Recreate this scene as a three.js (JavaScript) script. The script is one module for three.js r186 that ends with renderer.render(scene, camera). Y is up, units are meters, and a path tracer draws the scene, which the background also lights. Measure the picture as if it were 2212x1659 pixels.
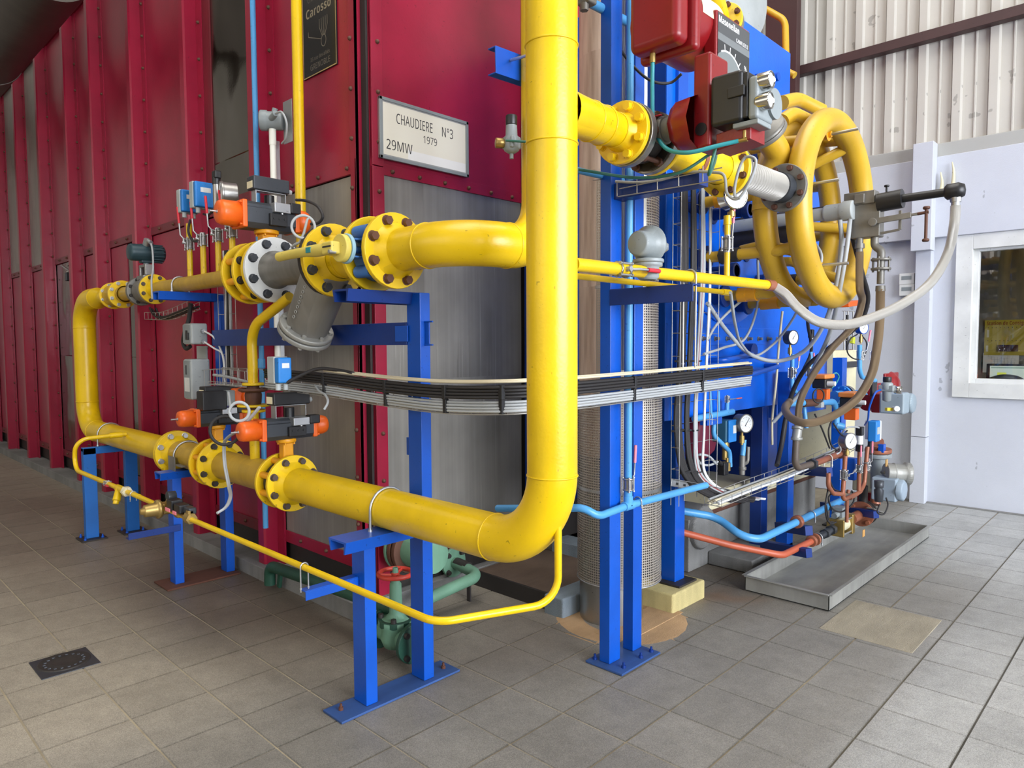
import * as THREE from 'three';
import { mergeGeometries } from 'three/addons/utils/BufferGeometryUtils.js';
import { RoundedBoxGeometry } from 'three/addons/geometries/RoundedBoxGeometry.js';
import { RectAreaLightUniformsLib } from 'three/addons/lights/RectAreaLightUniformsLib.js';

// ---------------------------------------------------------------- camera, light, exposure
const scene = new THREE.Scene();
const V = (x, y, z) => new THREE.Vector3(x, y, z);
const YAW = 0.769284707, PITCH = 0.0562408359, ROLL = -0.00493085901, FPX = 1516.55, EYE = 1.5;
const camera = new THREE.PerspectiveCamera(57.354, 2212 / 1659, 0.05, 120);
camera.position.set(0, EYE, 0);
camera.rotation.order = 'YXZ';
camera.rotation.set(-PITCH, YAW, ROLL);
camera.updateMatrixWorld();
scene.add(camera);
const renderer = new THREE.WebGLRenderer({ antialias: true });
renderer.toneMapping = THREE.LinearToneMapping;
renderer.toneMappingExposure = 0.62;
renderer.shadowMap.enabled = true;
RectAreaLightUniformsLib.init();
scene.background = new THREE.Color(0xbfd0e0);
scene.backgroundIntensity = 0.5;
// daylight comes in through the frosted glazing of the hall: [name, position, target, width, height, intensity, colour]
const GLAZING = [
  ['window_1', [7.9, 3.2, -1.6], [0, 3.2, -1.6], 7.6, 4.6, 20, 0xf1f6ff],
  ['window_2', [-3.2, 3.6, 5.9], [-3.2, 3.6, 0], 8.0, 3.0, 1.6, 0xfff3e2],
  ['window_3', [-1.5, 8.9, -2.2], [-1.5, 0, -2.2], 4.0, 7.5, 5.2, 0xfdfaf2],
  ['window_4', [-10.5, 8.9, 1.6], [-10.5, 0, 1.6], 5.0, 3.0, 1.6, 0xfff6ea],
];

// ---------------------------------------------------------------- pixel rays (measuring aid: a pixel and the real plane it lies on give a point)
const CQ = camera.quaternion.clone();
function at(px, py, axis, val) {
  const d = V((px - 1106) / FPX, -(py - 829.5) / FPX, -1).applyQuaternion(CQ), o = camera.position;
  const t = (val - o[axis]) / d[axis];
  return o.clone().addScaledVector(d, t);
}
const ax = (px, py, v) => at(px, py, 'x', v), ay = (px, py, v) => at(px, py, 'y', v), az = (px, py, v) => at(px, py, 'z', v);

// ---------------------------------------------------------------- random, noise
let seed = 7;
const rnd = () => { seed = (seed * 1664525 + 1013904223) >>> 0; return seed / 4294967296; };
const rr = (a, b) => a + (b - a) * rnd();
function hash(x, y, s = 0) { let h = (x * 374761393 + y * 668265263 + s * 1442695041) | 0; h = Math.imul(h ^ (h >>> 13), 1274126177); return ((h ^ (h >>> 16)) >>> 0) / 4294967296; }
function vnoise(x, y, s = 0, per = 0) {
  const xi = Math.floor(x), yi = Math.floor(y), fx = x - xi, fy = y - yi, w = (t) => t * t * (3 - 2 * t);
  const m = (i) => (per ? ((i % per) + per) % per : i);
  const a = hash(m(xi), m(yi), s), b = hash(m(xi + 1), m(yi), s), c = hash(m(xi), m(yi + 1), s), d = hash(m(xi + 1), m(yi + 1), s);
  return (a + (b - a) * w(fx)) * (1 - w(fy)) + (c + (d - c) * w(fx)) * w(fy);
}
const fbm = (x, y, s = 0, o = 4, per = 0) => { let v = 0, a = 0.5, f = 1, n = 0; for (let i = 0; i < o; i++) { v += a * vnoise(x * f, y * f, s + i, per ? per * f : 0); n += a; a /= 2; f *= 2; } return v / n; };
const clamp = (v, a = 0, b = 1) => Math.min(b, Math.max(a, v));
const sstep = (a, b, x) => { const t = clamp((x - a) / (b - a)); return t * t * (3 - 2 * t); };

// ---------------------------------------------------------------- textures
function tex(n, fn, { srgb = false, m = 1, h = 0 } = {}) {   // n x n texels spanning m metres
  const H = h || n, d = new Uint8Array(n * H * 4);
  for (let y = 0; y < H; y++) for (let x = 0; x < n; x++) {
    const c = fn(x / n, y / H), i = (y * n + x) * 4;
    if (typeof c === 'number') { d[i] = d[i + 1] = d[i + 2] = clamp(c) * 255; } else { d[i] = clamp(c[0]) * 255; d[i + 1] = clamp(c[1]) * 255; d[i + 2] = clamp(c[2]) * 255; }
    d[i + 3] = 255;
  }
  const t = new THREE.DataTexture(d, n, H, THREE.RGBAFormat);
  t.wrapS = t.wrapT = THREE.RepeatWrapping; t.magFilter = THREE.LinearFilter; t.minFilter = THREE.LinearMipmapLinearFilter; t.generateMipmaps = true;
  if (srgb) t.colorSpace = THREE.SRGBColorSpace;
  t.repeat.set(1 / m, 1 / m); t.needsUpdate = true;
  return t;
}
const scaled = (t, sx, sy = sx) => { const c = t.clone(); c.repeat.set(1 / sx, 1 / sy); c.needsUpdate = true; return c; };
const tPaint = tex(256, (u, v) => 0.5 + 0.35 * (fbm(u * 16, v * 16, 3, 3, 16) - 0.5) + 0.3 * (fbm(u * 48, v * 48, 5, 2, 48) - 0.5), { m: 0.35 });
const tGrime = tex(512, (u, v) => { const g = 0.93 + 0.16 * (fbm(u * 5, v * 5, 11, 5, 5) - 0.5); const p = vnoise(u * 90, v * 90, 21, 90); return g - (p > 0.965 ? 0.22 : 0); }, { srgb: true, m: 0.9 });
const tDusty = tex(512, (u, v) => { const g = fbm(u * 4, v * 4, 31, 5, 4), s = fbm(u * 40, v * 6, 33, 3, 0); return 0.86 + 0.26 * (g - 0.5) + 0.1 * (s - 0.5); }, { srgb: true, m: 1.1 });
const tGrain = tex(512, (u, v) => 0.5 + 0.5 * (hash(Math.floor(u * 512), Math.floor(v * 512), 9) - 0.5) + 0.4 * (vnoise(u * 160, v * 160, 14, 160) - 0.5), { m: 0.5 });
const tTile = tex(512, (u, v) => { const h0 = hash(Math.floor(u * 512), Math.floor(v * 512), 77); return 0.86 + 0.24 * (vnoise(u * 200, v * 200, 61, 200) - 0.5) + (h0 > 0.93 ? 0.1 : h0 < 0.05 ? -0.13 : 0) + 0.1 * (fbm(u * 8, v * 8, 63, 3, 8) - 0.5); }, { srgb: true, m: 0.42 });
const tBrush = tex(512, (u, v) => { const s = fbm(u * 120, v * 3, 41, 3), k = fbm(u * 6, v * 3, 44, 4); return 0.5 + 0.22 * (s - 0.5) + 0.5 * (k - 0.5); }, { m: 1.0 });
const tStain = tex(1024, (u, v) => {       // weathered stainless cladding: runs, scuffs, faint bands
  const run = fbm(u * 70, v * 1.2, 51, 3), k = fbm(u * 5, v * 4, 54, 5), line = vnoise(u * 160, v * 0.8, 57);
  let c = 0.78 + 0.2 * (k - 0.5) + 0.09 * (run - 0.5); if (line > 0.93) c += 0.12 * sstep(0.2, 0.5, vnoise(u * 30, v * 5, 58)); if (line < 0.05) c -= 0.1;
  return [c * 1.0, c * 0.99, c * 0.965];
}, { srgb: true, m: 1.3 });
const tStainR = tex(512, (u, v) => 0.5 + 0.5 * (fbm(u * 5, v * 4, 54, 5) - 0.5) + 0.35 * (fbm(u * 60, v * 1.5, 51, 3) - 0.5), { m: 1.3 });
const tWarp = tex(256, (u, v) => fbm(u * 3, v * 2, 81, 3, 0), { m: 1.4 });
const tBraid = tex(128, (u, v) => { const a = Math.abs(((u * 8 + v * 8) % 1) - 0.5), b = Math.abs(((u * 8 - v * 8 + 8) % 1) - 0.5); return 0.25 + 1.2 * Math.min(0.5, Math.max(a, b)); }, { m: 0.03 });
const tWood = tex(256, (u, v) => { const s = fbm(u * 22, v * 2, 91, 4); return [0.8 + 0.3 * (s - 0.5), 0.74 + 0.32 * (s - 0.5), 0.7 + 0.32 * (s - 0.5)]; }, { srgb: true, m: 0.6 });
const tPlaster = tex(512, (u, v) => { const d = fbm(u * 6, v * 6, 71, 5, 6), p = fbm(u * 26, v * 26, 75, 3, 26); return 0.95 + 0.06 * (d - 0.5) - (p > 0.78 && d > 0.52 ? 0.16 : 0); }, { srgb: true, m: 2.4 });

// ---------------------------------------------------------------- materials
const C = (r, g, b) => new THREE.Color().setRGB(r / 255, g / 255, b / 255, THREE.SRGBColorSpace);
function mat(c, o = {}) {
  const { bump = tPaint, bs = 0.0006, map = tGrime, rough = 0.42, metal = 0, rmap, phys, ...rest } = o;
  const M = new (phys ? THREE.MeshPhysicalMaterial : THREE.MeshStandardMaterial)({ color: Array.isArray(c) ? C(...c) : c, roughness: rough, metalness: metal, ...rest });
  if (map) M.map = map; if (bump && bs) { M.bumpMap = bump; M.bumpScale = bs; } if (rmap) M.roughnessMap = rmap;
  M.side = THREE.DoubleSide;
  return M;
}
const M = {
  yellow: mat([238, 198, 8], { rough: 0.33, bs: 0.0009 }),
  yellowOld: mat([205, 165, 52], { rough: 0.42, map: tDusty, bs: 0.0008 }),
  yellowFl: mat([246, 205, 22], { rough: 0.36 }),
  yellowRing: mat([216, 172, 44], { rough: 0.38, bs: 0.0007 }),
  yellowPale: mat([226, 205, 96], { rough: 0.5 }),
  amber: mat([244, 168, 20], { rough: 0.42 }),
  red: mat([160, 26, 58], { rough: 0.3, bs: 0.0006, map: tGrime }),
  redDark: mat([132, 26, 44], { rough: 0.36, map: tDusty }),
  redAct: mat([140, 20, 26], { rough: 0.35 }),
  rust: mat([98, 58, 42], { rough: 0.85, map: tDusty, bs: 0.002 }),
  blue: mat([4, 84, 192], { rough: 0.34 }),
  blueBox: mat([2, 100, 224], { rough: 0.3, bs: 0.0006 }),
  blueDeep: mat([6, 50, 128], { rough: 0.4 }),
  bluePost: mat([10, 104, 190], { rough: 0.4 }),
  sky: mat([84, 164, 224], { rough: 0.38 }),
  skyBox: mat([30, 128, 210], { rough: 0.45 }),
  paleBlue: mat([150, 190, 208], { rough: 0.5 }),
  steel: mat([170, 168, 164], { rough: 0.36, metal: 0.9, map: tGrime }),
  steelDull: mat([148, 145, 138], { rough: 0.5, metal: 0.45, map: tDusty }),
  zinc: mat([196, 198, 200], { rough: 0.38, metal: 0.85 }),
  chrome: mat([205, 203, 198], { rough: 0.14, metal: 1, bs: 0 }),
  bolt: mat([92, 82, 78], { rough: 0.45, metal: 0.55 }),
  boltRust: mat([104, 70, 56], { rough: 0.6, metal: 0.35 }),
  iron: mat([62, 58, 56], { rough: 0.55, metal: 0.4 }),
  black: mat([24, 24, 26], { rough: 0.42, map: null }),
  rubber: mat([34, 32, 33], { rough: 0.6, map: null }),
  gunmetal: mat([64, 68, 74], { rough: 0.4, metal: 0.3 }),
  greyCable: mat([164, 168, 170], { rough: 0.5, map: null, bs: 0 }),
  whiteCable: mat([214, 216, 216], { rough: 0.5, map: null, bs: 0 }),
  beigeCable: mat([206, 196, 168], { rough: 0.55, map: null, bs: 0 }),
  wire: mat([172, 170, 164], { rough: 0.4, metal: 0.6, map: null, bs: 0 }),
  orange: mat([242, 104, 24], { rough: 0.4 }),
  orangeLt: mat([238, 140, 62], { rough: 0.45 }),
  white: mat([228, 230, 228], { rough: 0.5 }),
  greyBox: mat([176, 182, 182], { rough: 0.5 }),
  greyPaint: mat([146, 154, 156], { rough: 0.42 }),
  cream: mat([232, 224, 188], { rough: 0.55 }),
  copper: mat([160, 98, 72], { rough: 0.42, metal: 0.15 }),
  orangePipe: mat([188, 92, 62], { rough: 0.45 }),
  brass: mat([186, 158, 96], { rough: 0.4, metal: 0.8 }),
  pinkGrip: mat([240, 132, 150], { rough: 0.5, map: null, bs: 0 }),
  redGrip: mat([206, 40, 54], { rough: 0.5, map: null, bs: 0 }),
  green: mat([118, 166, 138], { rough: 0.6, map: tDusty, bs: 0.0015 }),
  greenDark: mat([38, 84, 66], { rough: 0.5, map: tDusty, bs: 0.0015 }),
  wheelRed: mat([198, 60, 44], { rough: 0.45 }),
  concrete: mat([150, 150, 148], { rough: 0.9, map: tDusty, bump: tGrain, bs: 0.004 }),
  concreteBlue: mat([146, 160, 170], { rough: 0.85, map: tDusty, bump: tGrain, bs: 0.004 }),
  slab: mat([118, 98, 82], { rough: 0.8, map: tDusty, bump: tGrain, bs: 0.003 }),
  blockYellow: mat([222, 206, 144], { rough: 0.85, map: tDusty, bump: tGrain, bs: 0.003 }),
  sand: mat([196, 160, 118], { rough: 0.95, map: tDusty, bump: tGrain, bs: 0.003 }),
  stainless: mat([190, 188, 184], { rough: 0.4, metal: 0.4, map: tStain, bs: 0, rmap: null }),
  mirror: mat([120, 116, 108], { rough: 0.12, metal: 1, map: null, bump: tWarp, bs: 0.02 }),
  tray: mat([172, 172, 166], { rough: 0.48, metal: 0.35, map: tDusty, bs: 0.001 }),
  wallWhite: mat([204, 208, 218], { rough: 0.75, map: tPlaster, bump: tGrain, bs: 0.0012 }),
  cladding: mat([196, 192, 184], { rough: 0.55, map: tPlaster }),
  maroon: mat([70, 44, 44], { rough: 0.55 }),
  pvc: mat([232, 232, 222], { rough: 0.4, map: null, bs: 0 }),
  glass: new THREE.MeshPhysicalMaterial({ color: 0xffffff, roughness: 0.02, metalness: 0, transmission: 1, thickness: 0, ior: 1.5 }),
  dial: mat([232, 238, 240], { rough: 0.35, map: null, bs: 0 }),
  teal: mat([38, 66, 74], { rough: 0.42 }),
  hose: mat([52, 150, 160], { rough: 0.35, map: null, bs: 0 }),
  hoseGreen: mat([44, 104, 92], { rough: 0.4, map: null, bs: 0 }),
  braid: mat([214, 211, 204], { rough: 0.36, metal: 0.5, map: null, bump: tBraid, bs: 0.004 }),
  braidBrown: mat([150, 128, 100], { rough: 0.45, metal: 0.5, map: null, bump: tBraid, bs: 0.004 }),
  insul: mat([236, 226, 216], { rough: 0.4, map: tWood, bs: 0.001 }),
  duct: mat([96, 90, 84], { rough: 0.42, metal: 0.6, map: tDusty }),
  grout: mat([126, 118, 100], { rough: 0.95, map: tDusty, bump: tGrain, bs: 0.002 }),
};

// ---------------------------------------------------------------- geometry helpers (all in world metres)
const UP = V(0, 1, 0);
function B(x0, x1, y0, y1, z0, z1, bev = 0.003, seg = 1) {
  const w = Math.abs(x1 - x0), h = Math.abs(y1 - y0), d = Math.abs(z1 - z0), b = Math.min(bev, w * 0.45, h * 0.45, d * 0.45);
  const g = b > 0 ? new RoundedBoxGeometry(w, h, d, seg, b) : new THREE.BoxGeometry(w, h, d);
  return g.translate((x0 + x1) / 2, (y0 + y1) / 2, (z0 + z1) / 2);
}
const bx = (c, w, h, d, bev = 0.003, seg = 1) => B(c.x - w / 2, c.x + w / 2, c.y - h / 2, c.y + h / 2, c.z - d / 2, c.z + d / 2, bev, seg);
const orient = (g, a, b) => { const d = b.clone().sub(a).normalize(); return g.applyQuaternion(new THREE.Quaternion().setFromUnitVectors(UP, d)).translate(a.x, a.y, a.z); };
function cyl(a, b, r, seg = 16, r2 = r) { const L = a.distanceTo(b); return orient(new THREE.CylinderGeometry(r2, r, L, seg).translate(0, L / 2, 0), a, b); }
function lathe(a, dir, prof, seg = 28) {          // prof: [radius, along] pairs, spun about dir at a
  return orient(new THREE.LatheGeometry(prof.map(([r, h]) => new THREE.Vector2(Math.max(r, 0), h)), seg), a, a.clone().add(dir));
}
const puck = (a, b, r, ch = 0.003, seg = 28) => { const L = a.distanceTo(b), c = Math.min(ch, L / 3); return lathe(a, b.clone().sub(a).normalize(), [[0, 0], [r - c, 0], [r, c], [r, L - c], [r - c, L], [0, L]], seg); };
function bar(a, b, w, h, bev = 0.002) {           // box from a to b; w is horizontal, h the other way
  const d = b.clone().sub(a), L = d.length(); d.normalize();
  const s = Math.abs(d.y) > 0.99 ? V(1, 0, 0) : V(-d.z, 0, d.x).normalize(), u = d.clone().cross(s).normalize();
  const g = new RoundedBoxGeometry(w, h, L, 1, Math.min(bev, w * 0.4, h * 0.4));
  return g.applyMatrix4(new THREE.Matrix4().makeBasis(s, u, d.clone())).translate((a.x + b.x) / 2, (a.y + b.y) / 2, (a.z + b.z) / 2);
}
function sweep(pts, r, seg = 14, closed = false, cap = true) {   // round section along points; r number or function of 0..1
  const n = pts.length, pos = [], nor = [], uv = [], idx = [], T = [];
  for (let i = 0; i < n; i++) T.push((closed ? pts[(i + 1) % n].clone().sub(pts[(i + n - 1) % n]) : pts[Math.min(i + 1, n - 1)].clone().sub(pts[Math.max(i - 1, 0)])).normalize());
  let N = Math.abs(T[0].y) < 0.9 ? V(0, 1, 0) : V(1, 0, 0); N.sub(T[0].clone().multiplyScalar(N.dot(T[0]))).normalize();
  let L = 0; const m = closed ? n + 1 : n;
  for (let i = 0; i < m; i++) {
    const k = i % n, t = T[k]; if (i) { L += pts[k].distanceTo(pts[(i - 1) % n]); N = N.clone().sub(t.clone().multiplyScalar(N.dot(t))).normalize(); }
    const Bn = t.clone().cross(N), R = typeof r === 'function' ? r(i / (m - 1)) : r;
    for (let j = 0; j <= seg; j++) { const a = j / seg * Math.PI * 2, d = N.clone().multiplyScalar(Math.cos(a)).addScaledVector(Bn, Math.sin(a)); pos.push(pts[k].x + d.x * R, pts[k].y + d.y * R, pts[k].z + d.z * R); nor.push(d.x, d.y, d.z); uv.push(j / seg * 6.283 * R, L); }
  }
  for (let i = 0; i < m - 1; i++) for (let j = 0; j < seg; j++) { const a = i * (seg + 1) + j, b = a + seg + 1; idx.push(a, a + 1, b, b, a + 1, b + 1); }
  if (cap && !closed) for (const e of [0, n - 1]) {
    const c = pos.length / 3, t = T[e].clone().multiplyScalar(e ? 1 : -1); pos.push(pts[e].x, pts[e].y, pts[e].z); nor.push(t.x, t.y, t.z); uv.push(0, 0);
    const s0 = (e ? (m - 1) : 0) * (seg + 1);
    for (let j = 0; j <= seg; j++) { pos.push(...pos.slice((s0 + j) * 3, (s0 + j) * 3 + 3)); nor.push(t.x, t.y, t.z); uv.push(0, 0); }
    for (let j = 0; j < seg; j++) e ? idx.push(c, c + 1 + j, c + 2 + j) : idx.push(c, c + 2 + j, c + 1 + j);
  }
  const g = new THREE.BufferGeometry();
  g.setAttribute('position', new THREE.Float32BufferAttribute(pos, 3)); g.setAttribute('normal', new THREE.Float32BufferAttribute(nor, 3)); g.setAttribute('uv', new THREE.Float32BufferAttribute(uv, 2)); g.setIndex(idx);
  g.userData.uv = true; return g;
}
function bent(P, R, step = 8) {                   // polyline with its corners turned into bends of radius R
  const out = [P[0].clone()];
  for (let i = 1; i < P.length - 1; i++) {
    const a = P[i - 1].clone().sub(P[i]).normalize(), b = P[i + 1].clone().sub(P[i]).normalize(), ang = Math.acos(clamp(a.dot(b), -1, 1));
    const r = Array.isArray(R) ? R[i - 1] : R; let t = r / Math.tan(ang / 2); t = Math.min(t, P[i].distanceTo(P[i - 1]) * 0.49 + (i === 1 ? 1 : 0) * 0.4 * P[i].distanceTo(P[i - 1]), P[i].distanceTo(P[i + 1]) * 0.49 + (i === P.length - 2 ? 1 : 0) * 0.4 * P[i].distanceTo(P[i + 1]));
    const rr_ = t * Math.tan(ang / 2), bis = a.clone().add(b).normalize(), c = P[i].clone().addScaledVector(bis, rr_ / Math.sin(ang / 2));
    const s = P[i].clone().addScaledVector(a, t).sub(c), e = P[i].clone().addScaledVector(b, t).sub(c), th = Math.PI - ang;
    for (let k = 0; k <= step; k++) { const q = k / step, w0 = Math.sin((1 - q) * th) / Math.sin(th), w1 = Math.sin(q * th) / Math.sin(th); out.push(c.clone().addScaledVector(s, w0).addScaledVector(e, w1)); }
  }
  out.push(P[P.length - 1].clone()); return out;
}
const pipe = (P, r, R = r * 3, seg = 18, step = 8) => sweep(bent(P, R, step), r, seg);
const curve = (P, n = 0) => new THREE.CatmullRomCurve3(P, false, 'centripetal').getPoints(n || P.length * 7);
const cable = (P, r, seg = 8, n = 0) => sweep(curve(P, n), r, seg);
const hex = (p, d, r, h) => orient(new THREE.CylinderGeometry(r * 0.94, r, h, 6).translate(0, h / 2, 0), p, p.clone().add(d));
const perp = (d) => { const a = Math.abs(d.y) < 0.9 ? V(0, 1, 0) : V(1, 0, 0); const u = a.clone().sub(d.clone().multiplyScalar(a.dot(d))).normalize(); return [u, d.clone().cross(u)]; };
const circ = (c, d, R, n, ph = 0) => { const [u, v] = perp(d); return [...Array(n)].map((_, i) => { const a = ph + i / n * Math.PI * 2; return c.clone().addScaledVector(u, Math.cos(a) * R).addScaledVector(v, Math.sin(a) * R); }); };
const torus = (c, d, R, r, seg = 48, ts = 14) => sweep(circ(c, d, R, seg), r, ts, true);
function extrudeZ(pts2, depth, bev = 0) {         // polygon in x,y pushed along z
  const s = new THREE.Shape(pts2.map(([x, y]) => new THREE.Vector2(x, y)));
  return new THREE.ExtrudeGeometry(s, { depth, bevelEnabled: bev > 0, bevelSize: bev, bevelThickness: bev, bevelSegments: 1, steps: 1, curveSegments: 6 });
}
function finish(list) {                            // to one non-indexed geometry with uv in metres
  const out = (Array.isArray(list) ? list.flat(3) : [list]).map((g0) => {
    const keep = g0.userData.uv, g = g0.index ? g0.toNonIndexed() : g0; const p = g.attributes.position, n = g.attributes.normal;
    if (!keep) {
      const uv = new Float32Array(p.count * 2);
      for (let i = 0; i < p.count; i += 3) {
        const nx = Math.abs(n.getX(i) + n.getX(i + 1) + n.getX(i + 2)), ny = Math.abs(n.getY(i) + n.getY(i + 1) + n.getY(i + 2)), nz = Math.abs(n.getZ(i) + n.getZ(i + 1) + n.getZ(i + 2));
        for (let k = i; k < i + 3; k++) { const X = p.getX(k), Y = p.getY(k), Z = p.getZ(k); uv[k * 2] = ny >= nx && ny >= nz ? X : nx >= nz ? Z : X; uv[k * 2 + 1] = ny >= nx && ny >= nz ? Z : Y; }
      }
      g.setAttribute('uv', new THREE.BufferAttribute(uv, 2));
    }
    for (const k of Object.keys(g.attributes)) if (!['position', 'normal', 'uv', 'color'].includes(k)) g.deleteAttribute(k);
    return g;
  });
  return out.length === 1 ? out[0] : mergeGeometries(out);
}
// ---------------------------------------------------------------- scene tree helpers
const used = {};
const numbered = (n) => { const k = used[n] = (used[n] ?? -1) + 1; return k ? n + '_' + String(k).padStart(3, '0') : n; };
function thing(name, label, category, base = V(0, 0, 0), group) {
  const o = new THREE.Group(); o.name = numbered(name); o.position.copy(base); o.userData = { label, category }; if (group) o.userData.group = group;
  scene.add(o); o.updateMatrixWorld(); return o;
}
function part(t, name, geos, m, label) {           // a part of t, given in world metres
  const g = finish(geos), w = t.isScene ? V(0, 0, 0) : t.getWorldPosition(V(0, 0, 0)); g.translate(-w.x, -w.y, -w.z);
  const o = new THREE.Mesh(g, m); o.name = name; o.castShadow = o.receiveShadow = true; if (label) o.userData.label = label; t.add(o); o.updateMatrixWorld(); return o;
}
function each(t, name, geos, m, label) { for (const g of geos.flat(2)) part(t, name, [g], m, label); }   // one part per piece
function solo(name, label, category, geos, m, group) { const o = part(scene, numbered(name), geos, m); o.userData = { label, category }; if (group) o.userData.group = group; return o; }
function struct(name, geos, m) { const o = part(scene, name, geos, m); o.userData.kind = 'structure'; return o; }
function copyOf(src, base, turn, label) { const c = src.clone(); c.name = numbered(src.name.replace(/_\d{3}$/, '')); c.userData = { ...src.userData, label }; c.position.copy(base); c.rotation.y = turn; scene.add(c); c.updateMatrixWorld(); return c; }
function share(t, name, g, m, spots, label) {      // many alike small parts on one geometry: spots are [position, direction]
  const wp = t.getWorldPosition(V(0, 0, 0)); for (const [p, d] of spots) { const o = new THREE.Mesh(g, m); o.name = name; o.castShadow = o.receiveShadow = true; o.position.copy(p).sub(wp); if (d) o.quaternion.setFromUnitVectors(UP, d); if (label) o.userData.label = label; t.add(o); }
}
function canvasTex(w, h, draw) {
  const c = document.createElement('canvas'); c.width = w; c.height = h; draw(c.getContext('2d'), w, h);
  const t = new THREE.CanvasTexture(c); t.colorSpace = THREE.SRGBColorSpace; t.magFilter = THREE.LinearFilter; return t;
}
function face(o, u, v, w, h, map, extra = {}) {     // printed sheet, w x h, centred at o, u to the right and v up
  const g = new THREE.PlaneGeometry(w, h); g.userData.uv = true;
  g.applyMatrix4(new THREE.Matrix4().makeBasis(u, v, u.clone().cross(v))).translate(o.x, o.y, o.z);
  return [g, new THREE.MeshStandardMaterial({ map, roughness: 0.5, side: THREE.DoubleSide, ...extra })];
}
const PX = V(1, 0, 0), PY = V(0, 1, 0), PZ = V(0, 0, 1), NX = V(-1, 0, 0), NY = V(0, -1, 0), NZ = V(0, 0, -1);
// ---------------------------------------------------------------- the hall
const WZ = -7.39, RX0 = -16, RX1 = 8, RZ1 = 6, RH = 9;
{
  const t = 0.25;
  struct('wall_right', [B(RX1, RX1 + t, 0, 0.9, WZ - t, RZ1 + t, 0), B(RX1, RX1 + t, 5.5, RH, WZ - t, RZ1 + t, 0), B(RX1, RX1 + t, 0.9, 5.5, WZ - t, -5.4, 0), B(RX1, RX1 + t, 0.9, 5.5, 2.2, RZ1 + t, 0)], M.cladding);
  struct('wall_front', [B(RX0 - t, RX1, 0, 2.1, RZ1, RZ1 + t, 0), B(RX0 - t, RX1, 5.1, RH, RZ1, RZ1 + t, 0), B(RX0 - t, -7.2, 2.1, 5.1, RZ1, RZ1 + t, 0), B(0.8, RX1, 2.1, 5.1, RZ1, RZ1 + t, 0)], M.cladding);
  struct('wall_left', [B(RX0 - t, RX0, 0, RH, WZ - t, RZ1 + t, 0)], M.cladding);
  const hole = (x0, x1, z0, z1) => [x0, x1, z0, z1];
  const [a, b] = [hole(-3.5, 0.5, -5.95, 1.55), hole(-13, -8, 0.1, 3.1)];
  struct('ceiling', [
    B(RX0 - t, b[0], RH, RH + t, WZ - t, RZ1 + t, 0), B(b[0], b[1], RH, RH + t, WZ - t, b[2], 0), B(b[0], b[1], RH, RH + t, b[3], RZ1 + t, 0),
    B(b[1], a[0], RH, RH + t, WZ - t, RZ1 + t, 0), B(a[0], a[1], RH, RH + t, WZ - t, a[2], 0), B(a[0], a[1], RH, RH + t, a[3], RZ1 + t, 0), B(a[1], RX1 + t, RH, RH + t, WZ - t, RZ1 + t, 0)], M.cladding);
  for (const [name, p, q, w, h, it, col] of GLAZING) {
    const P0 = V(...p), dir = V(...q).sub(P0).normalize();
    const L = new THREE.RectAreaLight(col, it, w, h); L.position.copy(P0); L.lookAt(...q); L.castShadow = true; scene.add(L);
    const g = new THREE.Group(); g.name = name; g.userData.kind = 'structure'; scene.add(g);
    const flat = Math.abs(dir.y) > 0.5, alongX = Math.abs(dir.z) > 0.5 || flat;
    const c = P0.clone().addScaledVector(dir, -0.14);
    const pane = flat ? B(c.x - w / 2, c.x + w / 2, c.y, c.y + 0.02, c.z - h / 2, c.z + h / 2, 0) : alongX ? B(c.x - w / 2, c.x + w / 2, c.y - h / 2, c.y + h / 2, c.z, c.z + 0.02, 0) : B(c.x, c.x + 0.02, c.y - h / 2, c.y + h / 2, c.z - w / 2, c.z + w / 2, 0);
    part(g, 'pane', [pane], new THREE.MeshStandardMaterial({ color: 0xffffff, roughness: 0.6, emissive: col, emissiveIntensity: it * 0.5 }));
    const bars = [], n = Math.round(w / 1.25);
    for (let i = 0; i <= n; i++) { const s = -w / 2 + w * i / n, k = 0.03; bars.push(flat ? B(c.x + s - k, c.x + s + k, c.y - 0.05, c.y, c.z - h / 2, c.z + h / 2) : alongX ? B(c.x + s - k, c.x + s + k, c.y - h / 2, c.y + h / 2, c.z - 0.05, c.z) : B(c.x - 0.05, c.x, c.y - h / 2, c.y + h / 2, c.z + s - k, c.z + s + k)); }
    part(g, 'glazing_bar', bars, M.greyBox);
  }
}
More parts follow.
